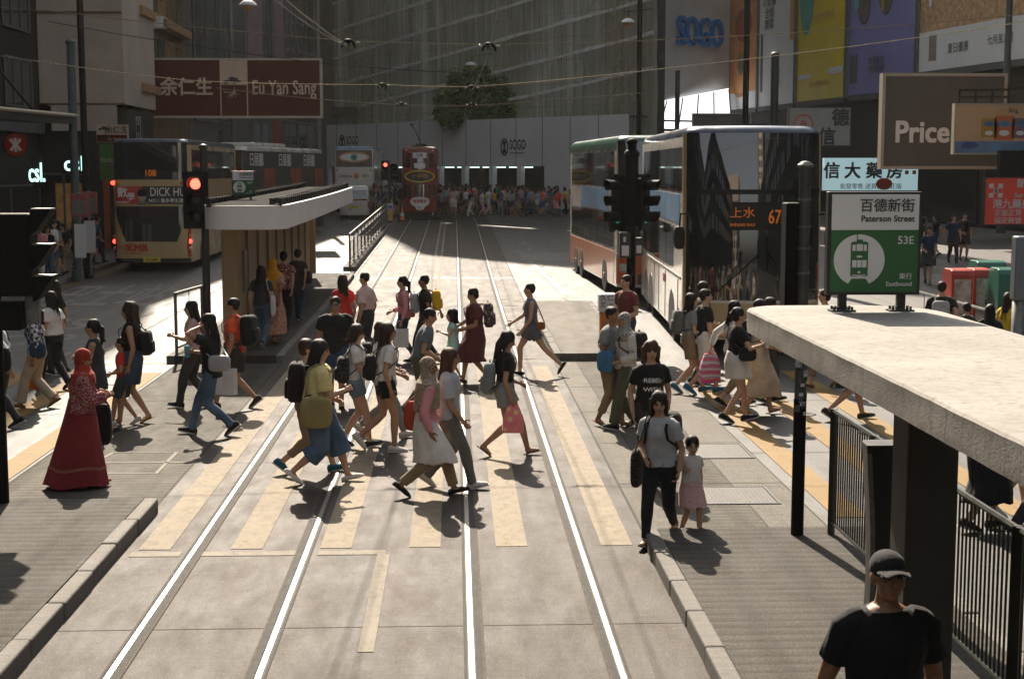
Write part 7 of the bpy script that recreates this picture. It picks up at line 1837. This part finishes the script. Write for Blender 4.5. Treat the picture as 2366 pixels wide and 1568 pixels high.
# --- back row walking to the left
J = put('slim woman with short hair in grey sleeveless top and shorts striding left', (1228, 868), 660, 272, H=1.62, legs={'r': (.20, 0, .085, 8), 'l': (-.52, 0, .22, -55)}, top=GSL, sleeve=0, ease=.012, hem=-.03, bottom=C('slate_shorts', (.10, .115, .13)), bkind='shorts', bhem=.55, shoes=BSH, skind='flat', hair='crop', arms=('fwd', 'out'), skin=SK_A)
shoulder_bag(J, 'tiny brown bag bouncing behind the woman in grey shorts', TAN, -1, (.06, .16, .14), -.02, True, fwd=-.16)
J = put('stout woman in maroon dress leading a small girl', (1098, 884), 674, 268, H=1.58, fat=1.2, stride=.42, top=MAR, sleeve=.7, ease=.03, hem=-.08, bkind='dress', bottom=MAR, bhem=.50, shoes=BSH, skind='flat', hair='short', arms=('hold', 'out'), curl=(.9, .6), skin=SK_B, head=(0, 12))
backpack(J, 'flowery backpack on the woman in the maroon dress', FLB, (.32, .18, .44)); phone(J, 'l', 'pink phone in the hand of the woman in maroon', PNK)
J = put('small girl in mint dress reaching out her hand', (1048, 882), 723, 272, child=True, stride=.34, top=MINT, sleeve=.35, ease=.02, bkind='dress', bottom=MINT, bhem=.30, shoes=WSH, skind='sandal', hair='bob', arms=((.05, .30, -.12), (.1, .02, -.36)), skin=SK_A)
J = put('woman in black tee with a yellow backpack walking left', (985, 840), 652, 272, H=1.63, stride=.45, top=BLK, ease=.016, bottom=DGR, bkind='trousers', shoes=BSH, hair='crop', arms=('down', (.12, -.28, -.36)), skin=SK_C)
backpack(J, 'yellow and black backpack on the woman in the black tee walking left', YBP, (.27, .17, .38))
J = put('girl in pink cardigan with a ponytail and a white paper bag', (935, 835), 654, 270, H=1.58, stride=.4, top=PNK, sleeve=1.9, bottom=DDEN, bkind='jeans', shoes=BSH, hair='pony', arms=('carry', 'hold'), skin=SK_A)
backpack(J, 'white and navy backpack on the girl in the pink cardigan', LGR, (.29, .18, .40), drop=.05); hand_bag(J, 'white paper bag carried by the girl in pink', WBG, 'l', (.30, .12, .36), .09)
shoulder_bag(J, 'small red pouch hanging at the back of the girl in pink', RLB, 1, (.08, .18, .16), .0, False, fwd=-.12)
J = put('man in pale pink shirt and black trousers seen from behind', (848, 838), 630, 300, H=1.66, sex='m', stride=.4, top=PPK, sleeve=.85, ease=.026, hem=.06, bottom=DGR, bkind='trousers', shoes=BSH, skind='flat', hair='crop', arms=('down', 'down'), head=(-10, 14), collar=True)
J = put('woman in red tee with shoulder length hair walking away', (795, 838), 637, 340, H=1.62, stride=.4, top=RED, bottom=LDEN, bkind='jeans', shoes=WSH, hair='long', hmat=H_BRN, arms=('phone', 'down'))
# --- group stepping off the far platform
J = put('man in orange red polo with black backpack looking left', (548, 944), 699, 285, sex='m', H=1.68, stride=.58, lead='l', top=ORA, ease=.02, bottom=DGR, bkind='shorts', bhem=.75, shoes=C('dark_trainers', (.04, .025, .02)), hair='crop', arms=('carry', 'carry'), curl=(1.2, 1.2), collar=True, head=(-12, 0), skin=SK_B)
backpack(J, 'black backpack on the man in the orange red polo', BLK, (.32, .2, .46)); r_, c_ = hand_bag(J, 'white paper shopping bag with a red mark held by the man in the polo', WBG, 'l', (.30, .13, .38), .10)
J = put('woman with glasses and striped top behind the woman in black', (452, 940), 695, 268, H=1.60, stride=.45, top=STR, bottom=DGR, bkind='trousers', shoes=BSH, hair='long', arms=('cup', 'down'), head=(-8, 4))
J = put('woman in black top and blue jeans with a hand raised to her head', (493, 1005), 729, 274, stride=.60, lead='r', top=BLK, ease=.022, hem=-.10, bottom=DEN, bkind='jeans', shoes=C('brown_trainers', (.03, .02, .015)), hair='long', arms=('head', 'cup'), curl=(.5, .9), skin=SK_B, head=(0, 6))
shoulder_bag(J, 'grey vinyl bag swinging behind the woman in black', GCL, -1, (.08, .30, .22), -.12, True, fwd=-.16)
q = MB(); hp_ = J['handr'][0]; q.tube([hp_ + Vector((0, .02, -.09)), hp_ + Vector((0, .02, .05)), hp_ + Vector((0, .02, .075))], [.032, .042, .03], 12); item('drink_cup', 'blue drink cup held by the woman touching her head', 'cup', J, q, C('cup_blue', (.10, .33, .45)), 'cup')
# --- on the far platform, walking away
J = put('woman in dark tee and jeans with a white tote on the platform', (606, 803), 619, 8, PZ, stride=.5, top=DGR, sleeve=.6, bottom=DEN, bkind='jeans', shoes=BSH, hair='long', arms=('down', 'down')); shoulder_bag(J, 'white cloth tote of the woman in jeans on the platform', WBG, 1, (.08, .22, .42), .05, False)
J = put('woman in yellow headscarf and flowery long dress on the platform', (632, 793), 604, 20, PZ, stride=.3, top=FDR, sleeve=.8, bkind='dress', bottom=FDR, bhem=.72, shoes=SND, skind='flat', hair='hijab_long', hmat=YHJ, ease=.03, skin=SK_C)
J = put('person in red floral shirt and black trousers on the platform', (658, 764), 572, 10, PZ, H=1.66, stride=.25, top=FLO, ease=.03, bottom=BLK, bkind='trousers', shoes=BSH, hair='short'); 
J = put('person with a dark sling bag farther along the platform', (690, 742), 598, 15, PZ, H=1.6, stride=.3, top=DGR, bottom=DDEN, bkind='jeans', shoes=BSH, hair='short'); shoulder_bag(J, 'dark sling bag of the person along the platform', BLK, 1, (.12, .3, .3), -.1, True)
# --- left of the crossing
J = put('woman in long deep red dress and red headscarf reading a phone', (195, 1126), 817, 84, stride=.24, lead='l', top=RFL, sleeve=1.9, ease=.04, hem=.0, bkind='none', shoes=C('tan_shoe', (.22, .12, .06)), skind='flat', hair='hijab_long', hmat=RHJ, arms=('phone', 'phone'), curl=(.8, .8), head=(0, 16), skin=SK_B, fat=1.08)
q = MB(); n_ = 40; rr = []
lf, lr = J['leg']['l'], J['leg']['r']
for i in range(12):
    k = i/11; z = J['pel'].z + .16 - (J['pel'].z + .16 - .05)*k; fa = k**1.1
    rr.append([Vector(((.192 + .075*fa)*(1 + .05*k*sin(7*a))*cos(a), -.02*k + (.148 + .23*fa)*(1 + .06*k*sin(9*a + 1))*sin(a) - .075*fa, z + .02*k*sin(4*a))) for a in [2*pi*j/n_ for j in range(n_)]])
q.loft(rr); q.v = [p*J['s'] for p in q.v]; q.build('long_skirt', RDR, J['root'], smooth=True, sharp=70)
q = MB(); kk = 8.6/11; rr = []
for dz_, gr in ((0, .004), (.03, .006)):
    k = kk + dz_; z = J['pel'].z + .16 - (J['pel'].z + .16 - .05)*k; fa = k**1.1
    rr.append([Vector(((.192 + .075*fa + gr)*(1 + .05*k*sin(7*a))*cos(a), -.02*k + (.148 + .23*fa + gr)*(1 + .06*k*sin(9*a + 1))*sin(a) - .075*fa, z + .02*k*sin(4*a))) for a in [2*pi*j/n_ for j in range(n_)]])
q.loft(rr, cap=False); q.v = [p*J['s'] for p in q.v]; q.build('skirt_trim', C('lace_trim', (.26, .10, .07)), J['root'], smooth=True)
phone(J, 'r', 'phone held up by the woman in the red headscarf')
shoulder_bag(J, 'black bag in front of the woman in the red headscarf', BLK, -1, (.14, .26, .52), .22, True, fwd=.18)
J = put('woman with long curly hair and glasses carrying a small dark backpack', (312, 980), 709, 272, stride=.36, top=BLK, sleeve=0, bottom=DDEN, bkind='shorts', bhem=.8, shoes=SND, skind='sandal', hair='curly', hmat=H_BRN, arms=('down', 'down'), skin=SK_B)
backpack(J, 'small dark backpack under the long curly hair', BLK, (.26, .15, .34), drop=.08)
J = put('boy in red t-shirt and dark green shorts', (290, 982), 786, 275, child=True, sex='m', stride=.42, top=RED, ease=.022, bottom=C('dark_green_shorts', (.03, .05, .045)), bkind='shorts', bhem=.85, shoes=WSH, hair='crop', arms=('bent', 'out'), skin=SK_B)
J = put('woman with low ponytail in dark sleeveless dress seen beyond the red headscarf', (228, 1012), 734, 274, H=1.58, stride=.4, top=DGR, sleeve=0, bkind='dress', bottom=DGR, bhem=.5, shoes=BSH, skind='flat', hair='pony', arms=('phone', 'bent'), skin=SK_B)
J = put('woman in black and white diamond blouse and cream trousers', (90, 943), 709, 268, stride=.5, lead='l', top=CHK, sleeve=1.6, ease=.035, hem=-.10, bottom=BEI, bkind='wide', shoes=SND, skind='flat', hair='pony', arms=('down', 'carry'), skin=SK_B)
shoulder_bag(J, 'dark blue bag on the arm of the woman in the diamond blouse', C('navy_bag', (.02, .05, .09)), -1, (.08, .26, .24), -.06, False, fwd=-.08); hand_bag(J, 'orange plastic bag carried by the woman in cream trousers', ORB, 'r', (.24, .14, .40), .06, True)
J = put('woman in white blouse and black trousers walking away to the left', (128, 900), 672, 300, H=1.60, stride=.5, top=WHT, ease=.03, hem=.02, bottom=BLK, bkind='trousers', shoes=BSH, skind='flat', hair='long', arms=('hold', 'down'))
J = put('dark haired person in black waiting beyond the white blouse', (136, 865), 660, 290, H=1.62, stride=.2, top=BLK, bottom=DGR, bkind='trousers', shoes=BSH, hair='long', arms=('down', 'down'))
J = put('person in white and pink top leaving past the picture edge', (8, 990), 742, 272, H=1.62, stride=.4, top=LGR, sleeve=1.5, bottom=DGR, bkind='trousers', shoes=BSH, hair='short', arms=('back', 'bent')); shoulder_bag(J, 'black bag on the person at the picture edge', BLK, -1, (.14, .32, .36), -.10, True, fwd=-.08)
# --- right of the crossing
J = put('woman in black t-shirt with struck out white words', (1500, 1112), 799, 176, stride=.2, top=BLK, ease=.018, hem=-.06, bottom=DGR, bkind='trousers', shoes=BSH, hair='wave', hmat=H_RED, arms=('down', 'down'), head=(4, 4), fat=1.05, skin=SK_A); print_text(J, ['REBEL', 'WITH', 'A'], M_WHITEINK, .072, .30)
J = put('woman in pale grey tee and black trousers looking down at her side', (1525, 1252), 906, 204, stride=.58, lead='r', top=LGR, ease=.026, hem=-.05, bottom=BLK, bkind='slim', shoes=BSH, skind='sandal', hair='long', hmat=H_BLK, arms=('down', 'hold'), curl=(.8, .9), head=(-18, 12), skin=SK_A, lean=9); JM = J
shoulder_bag(J, 'dark speckled tote on the shoulder of the woman in pale grey', BFL, 1, (.10, .32, .42), .10, False); phone(J, 'r', 'phone held by the woman in the pale grey tee'); backpack(J, 'dark patterned backpack behind the woman in pale grey', C('dark_flower_pack', (.03, .022, .02), 'floral', (.16, .06, .03), 30, thr=.3), (.34, .2, .44), drop=.02)
J = put('little girl in white top and pink skirt holding a hand', (1594, 1246), 1020, 160, child=True, stride=.36, top=WHT, sleeve=.5, ease=.02, hem=-.02, bottom=PSK, bkind='skirt', bhem=.34, shoes=RSH, skind='flat', hair='bun', arms=('down', (.06, .06, -.12)), head=(20, 6), skin=SK_A)
J = put('person in leopard print headscarf and white striped jersey', (1445, 990), 730, 252, stride=.4, top=WJK, sleeve=1.7, ease=.03, bottom=OLV, bkind='wide', shoes=BSH, hair='hijab', hmat=LEO, arms=('hold', 'hold'), skin=SK_B)
backpack(J, 'black backpack with white dots on the person in the leopard headscarf', BFL, (.3, .17, .38))
q = MB(); a, e, w = J['arm']['r']
for k_ in (.62, .72): q.tube([a.lerp(e, k_), a.lerp(e, k_ + .04)], .068, 12)
a, e, w = J['arm']['l']
for k_ in (.62, .72): q.tube([a.lerp(e, k_), a.lerp(e, k_ + .04)], .068, 12)
q.v = [p*J['s'] for p in q.v]; q.build('sleeve_stripe', BLK, J['root'], smooth=True, sharp=50)
J = put('man in grey shirt and khaki trousers with a blue bag turning to talk', (1408, 985), 729, 130, sex='m', H=1.66, stride=.3, top=GRY, ease=.022, bottom=KHA, bkind='capri', bhem=.75, shoes=SND, skind='sandal', hair='crop', arms=('strap', 'hold'), skin=SK_C); shoulder_bag(J, 'bright blue bag on the man in khaki trousers', BLU, 1, (.11, .25, .30), -.02, True, fwd=.1)
J = put('man in brown plaid shirt standing on the island behind the bollard', (1448, 868), 656, 235, PZ, sex='m', H=1.66, stride=.2, top=PLD, bottom=DDEN, bkind='jeans', shoes=BSH, hair='crop', arms=('hold', 'down'), skin=SK_A)
J = put('woman with very long hair and grey tee at the rear of the right group', (1590, 907), 668, 86, H=1.6, stride=.5, top=GRY, bottom=KHA, bkind='shorts', bhem=.7, shoes=C('blue_trainers', (.03, .12, .2)), hair='xlong', arms=('down', 'hold')); backpack(J, 'grey backpack on the woman with very long hair', C('grey_pack', (.11, .115, .11)), (.28, .17, .40))
J = put('man in black tee and pale shorts walking toward the buses', (1622, 910), 675, 84, sex='m', H=1.68, stride=.5, top=BLK, bottom=WSK, bkind='shorts', bhem=.8, shoes=C('blue_trainers', (.03, .12, .2)), hair='crop', arms=('back', 'hold')); 
J = put('taller man with glasses behind the very long haired woman', (1618, 890), 655, 84, sex='m', H=1.7, stride=.3, top=OLV, bottom=DGR, bkind='trousers', shoes=BSH, hair='short', hmat=H_BRN, arms=('hold', 'hold'))
J = put('woman in black top and flared white skirt carrying a drink', (1697, 975), 720, 84, stride=.36, top=BLK, ease=.02, hem=.02, bottom=WSK, bkind='skirt', bhem=.24, shoes=BSH, hair='bun', hmat=H_BLK, arms=('hold', 'cup'), curl=(.6, .9), skin=SK_A)
q = MB(); hp_, d_, n2, a2 = J['handr']; q.tube([hp_ + Vector((0, .03, -.06)), hp_ + Vector((0, .03, .07))], [.030, .040], 12); item('drink_cup', 'pale drink cup held by the woman in the white skirt', 'cup', J, q, WBG, 'cup'); shoulder_bag(J, 'black waist bag of the woman in the white skirt', BLK, 1, (.10, .26, .2), -.10, True, fwd=.1)
J = put('woman with white cardigan behind the white skirt', (1690, 940), 688, 82, H=1.6, stride=.45, top=WHT, sleeve=1.8, bottom=KHA, bkind='capri', shoes=BSH, hair='long', arms=((.10, -.24, -.42), 'hold')); r_, c_ = hand_bag(J, 'bright tie dyed bag swinging from the white cardigan woman', TIE, 'l', (.34, .14, .46), .02, True)
J = put('woman in long beige dress and brown sandals', (1748, 958), 700, 86, stride=.42, top=BEI, sleeve=.6, ease=.026, bkind='dress', bottom=BEI, bhem=.62, shoes=SND, skind='sandal', hair='short', arms=('down', 'hold')); backpack(J, 'dark backpack on the woman in the beige dress', BLK, (.28, .16, .38))
J = put('woman in grey tee almost hidden by the roof corner', (1772, 930), 712, 86, H=1.6, stride=.3, top=LGR, bottom=DGR, bkind='trousers', shoes=BSH, hair='short', arms=('hold', 'hold'))
# --- beyond the shelter roof
J = put('woman in dark flared skirt whose legs show below the roof', (1950, 970), 0, 92, H=1.62, stride=.55, top=GRY, bottom=C('dark_green_skirt', (.012, .025, .025)), bkind='skirt', bhem=.38, shoes=C('dark_trainers', (.04, .025, .02)), hair='long', arms=('fwd', 'back'))
J = put('person in brown sandals walking behind the dark flared skirt', (1905, 895), 0, 272, H=1.62, stride=.5, top=WHT, bottom=KHA, bkind='capri', shoes=SND, skind='flat', hair='short', arms=('fwd', 'back'))
J = put('person in long black dress behind the railing under the roof', (2262, 1225), 0, 90, H=1.66, stride=.3, top=BLK, bkind='dress', bottom=BLK, bhem=.6, shoes=BSH, hair='long', arms=('down', 'carry'), sleeve=1.5)
J = put('person in pale shorts beyond the long black dress', (2330, 1190), 0, 90, H=1.64, stride=.4, top=C('sky_blue_cotton', (.22, .33, .42)), bottom=BEI, bkind='shorts', bhem=.8, shoes=WSH, hair='short', arms=('fwd', 'back'))
J = put('person in red sleeve top at the picture edge behind the railing', (2375, 1240), 0, 90, H=1.66, stride=.4, top=PLD, bottom=DGR, bkind='trousers', shoes=BSH, hair='short', arms=('back', 'fwd'))
J = put('boy with black hair and white backpack seen above the roof edge', (2175, 900), 658, 20, Y=25.0, sex='m', top=BLK, bottom=DGR, bkind='trousers', shoes=BSH, hair='crop', stride=.3); backpack(J, 'pale backpack of the boy above the roof edge', LGR, (.3, .15, .3))
J = put('woman in yellow tee with long hair near the green cabinets', (2328, 900), 684, 60, Y=24.0, top=C('bright_yellow_cotton', (.6, .42, .03)), bottom=DGR, bkind='trousers', shoes=BSH, hair='long', hmat=H_BRN, stride=.3)
J = put('dark haired person in black left of the yellow tee', (2288, 900), 711, 20, Y=23.0, top=BLK, bottom=DGR, bkind='trousers', shoes=BSH, hair='long', stride=.3)
J = put('short haired person whose head just tops the roof edge', (2236, 900), 706, 340, Y=24.5, top=DGR, bottom=DGR, bkind='trousers', shoes=BSH, hair='short', stride=.3)
# --- man in the cap close to the camera
J = person('man in black cap and black tee standing below us on the platform', 1.985, 6.55, .15, 1.675, 178, sex='m', fat=1.08, stride=.0, legs={'l': (.02, .02, .078, 0), 'r': (-.02, .02, .078, 0)}, top=C('black_tee_near', (.008, .009, .010)), ease=.014, sleeve=.62, bottom=DGR, bkind='trousers', shoes=BSH, hair='cap', arms=('down', 'down'), head=(0, -4), skin=SK_C, lean=1, vox=.0075)  # darker skin tone stands in for the shadow on his face
q = MB(); 
for i in range(2):
    pass
q.tube([J['hd']((.066*cos(a), .150 - .045*abs(cos(a))**1.6, .040 - .018*cos(a)**2)) for a in [pi*j/10 for j in range(11)]], .0045, 6); q.v = [p*J['s'] for p in q.v]; q.build('cap_piping', M_WHITEINK, J['root'], smooth=True)

# ------------------------------------------------------------------ small-figure crowd: five people modelled once, then copied
CV = []
for lab, kw in (('a', dict(sex='m', top=WHT, bottom=DGR, bkind='trousers', hair='crop', stride=.45, arms=('fwd', 'back'))), ('b', dict(sex='f', top=BLK, bottom=DEN, bkind='shorts', bhem=.5, hair='long', stride=.4, arms=('back', 'fwd'))),
        ('c', dict(sex='f', top=RED, bottom=DGR, bkind='trousers', hair='bob', stride=.25, arms=('phone', 'down'))), ('d', dict(sex='m', fat=1.12, top=GRY, bottom=KHA, bkind='shorts', bhem=.8, hair='short', stride=.2, arms=('down', 'hold'))), ('e', dict(sex='f', top=PNK, bottom=WSK, bkind='skirt', bhem=.35, hair='pony', stride=.4, arms=('fwd', 'hold')))):
    CV.append(person('far pedestrian', 0, 90, 0, 1.64, 0, vox=.022, lo=True, shoes=BSH, extra_face=True, **kw)['root'])
finish_people(); finish_prints()
KM = kid_map(); CR = random.Random(44)
TOPS = [('white', WHT), ('black', BLK), ('grey', GRY), ('red', RED), ('pink', PNK), ('pale blue', C('pale_blue_cotton', (.22, .33, .44))), ('dark blue', C('navy_cotton', (.02, .035, .08))), ('yellow', C('bright_yellow_cotton', (.6, .42, .03))), ('green', C('green_cotton', (.05, .17, .10))), ('striped', STR), ('orange', ORA), ('beige', BEI), ('teal', C('teal_cotton', (.03, .18, .20)))]
BOTS = [('black', DGR), ('denim', DEN), ('khaki', KHA), ('white', WSK), ('grey', GRY), ('dark blue', DDEN), ('pink', PNK)]
HAIRN = ['crop haired', 'long haired', 'bob haired', 'short haired', 'ponytailed']; BOTN = ['trousers', 'shorts', 'trousers', 'shorts', 'skirt']
USED = {}
def far_person(x, y, zb, H, face, where, group, vi=None, tp=None, bt=None, sk=None):
    vi = CR.randrange(5) if vi is None else vi; tn, tm = TOPS[CR.choice([0, 0, 0, 0, 1, 1, 1, 2, 2, 6, 6, 6, 5, 5, 12, 8, 3, 4, 9, 11, 10, 7]) if tp is None else tp]; bn, bmt = BOTS[CR.choice([0, 0, 0, 1, 1, 2, 3, 4, 5, 5, 6]) if bt is None else bt]; src = CV[vi]
    r = src.copy(); COL.objects.link(r); r.location = (x, y, zb); r.rotation_euler = (0, 0, -R(face)); k = H/1.64; r.scale = (k, k, k)
    dirn = {0: 'seen from behind', 90: 'facing right', 180: 'facing us', 270: 'facing left'}[int(((face + 45) % 360)//90)*90]
    lab = '%s person in %s top and %s %s %s %s' % (HAIRN[vi], tn, bn, BOTN[vi], dirn, where)
    r['label'] = ' '.join(lab.split()[:16]); r['group'] = group; r['category'] = 'person'
    for ch in KM.get(src.name, []):
        c = ch.copy(); COL.objects.link(c); c.parent = r; nm = ch.name.split('.')[0]
        m_ = tm if nm == 'shirt' else (bmt if nm in ('trousers', 'shorts', 'skirt') else ((sk or SK_A) if nm == 'body' else None))
        if m_ is not None: c.material_slots[0].link = 'OBJECT'; c.material_slots[0].material = m_
    return r
used_spots = []
n_ = 0
for row, (y0, cnt, xl, xr) in enumerate(((88.5, 13, -1.1, 7.4), (90.5, 20, -1.0, 8.2), (92.5, 26, -1.0, 8.6), (94.5, 30, -1.0, 9), (97, 32, -2.4, 9.5), (99.5, 32, -8.5, 9), (102.5, 28, -8.5, 6))):
    for i in range(cnt):
        x = xl + (xr - xl)*(i + CR.uniform(.1, .9))/cnt; y = y0 + CR.uniform(-1.1, 1.1)
        if x > FP(0, 0, 0).x and y > A.y + (x - A.x)*fd.y/fd.x - 3.6/abs(fd.x): continue
        f = CR.choice([90, 90, 270, 270, 270, 180, 0]) + CR.uniform(-25, 25)
        far_person(x, y, gz(y), CR.uniform(1.5, 1.75), f, 'in far crowd', 'people crowding the far crossing', sk=CR.choice([SK_A, SK_B, SK_C]))
for x, y in [(-4.4, 86), (-4.7, 88), (-3.9, 90), (-4.2, 93), (-3.6, 95), (-4.9, 92), (-3.5, 87.5), (-3.3, 90.5), (-4.5, 90.6), (-3.8, 96.5), (-4.6, 97.5), (-3.3, 98.5), (-5.0, 95.2), (-4.1, 100.5), (-3.6, 92.2), (-4.9, 99), (-4.3, 94.6)]:
    far_person(x, y, gz(y), CR.uniform(1.5, 1.75), CR.choice([0, 180, 90]), 'by the tram', 'people waiting beside the tram', tp=CR.choice([0, 1, 2, 6, 6, 1]))
# bus queue on the left pavement
for i, (px, y, top_, tp, bt, vi, fc) in enumerate([(140, 45.5, 515, 0, 0, 0, 200), (160, 45.0, 560, 1, 1, 2, 150), (172, 46.2, 520, 2, 0, 1, 270), (192, 45.6, 512, 0, 5, 3, 90), (207, 46.8, 517, 1, 2, 3, 200), (222, 48.2, 500, 6, 0, 2, 30), (238, 49.0, 498, 1, 0, 1, 60), (250, 50.5, 490, 5, 5, 3, 90), (262, 51.2, 488, 6, 0, 0, 70), (120, 43.2, 530, 1, 0, 4, 180), (108, 44.4, 560, 4, 3, 2, 200), (214, 51.0, 492, 12, 0, 1, 200), (182, 49.5, 500, 1, 5, 2, 120)]):
    p = at(px, 600, y); far_person(min(p.x, -12.3), y, gz(y) + .14, CR.uniform(1.56, 1.74), fc, 'in bus queue', 'people queueing for the bus', vi, tp, bt)
# people on the dim right pavement
for px, y, tp, bt, vi, fc in ((2200, 52, 6, 0, 0, 180), (2225, 53, 1, 0, 3, 180), (2130, 50, 1, 5, 2, 90), (2160, 55, 1, 0, 1, 270), (2145, 44, 6, 0, 4, 200), (2085, 58, 0, 0, 2, 90), (1960, 60, 2, 1, 1, 270)):
    p = at(px, 600, y); far_person(p.x, y, gz(y) + .02, CR.uniform(1.58, 1.74), fc, 'on dim pavement', 'people on the dim far pavement', vi, tp, bt)
for src in CV:
    for ch in KM.get(src.name, []): bpy.data.objects.remove(ch)
    bpy.data.objects.remove(src)
# ------------------------------------------------------------------ warm street haze
HAZE = .00013
if HAZE:
    t = MB(); t.box(-640, 640, -340, 940, -1.2, 58)
    m = bpy.data.materials.new('street_haze'); m.use_nodes = True; n = m.node_tree; n.nodes.clear()
    o_ = n.nodes.new('ShaderNodeOutputMaterial'); v_ = n.nodes.new('ShaderNodeVolumePrincipled')
    v_.inputs['Color'].default_value = (.92, .90, .86, 1); v_.inputs['Density'].default_value = HAZE; v_.inputs['Anisotropy'].default_value = .35
    n.links.new(v_.outputs[0], o_.inputs['Volume']); tag(t.build('haze', m), kind='stuff')
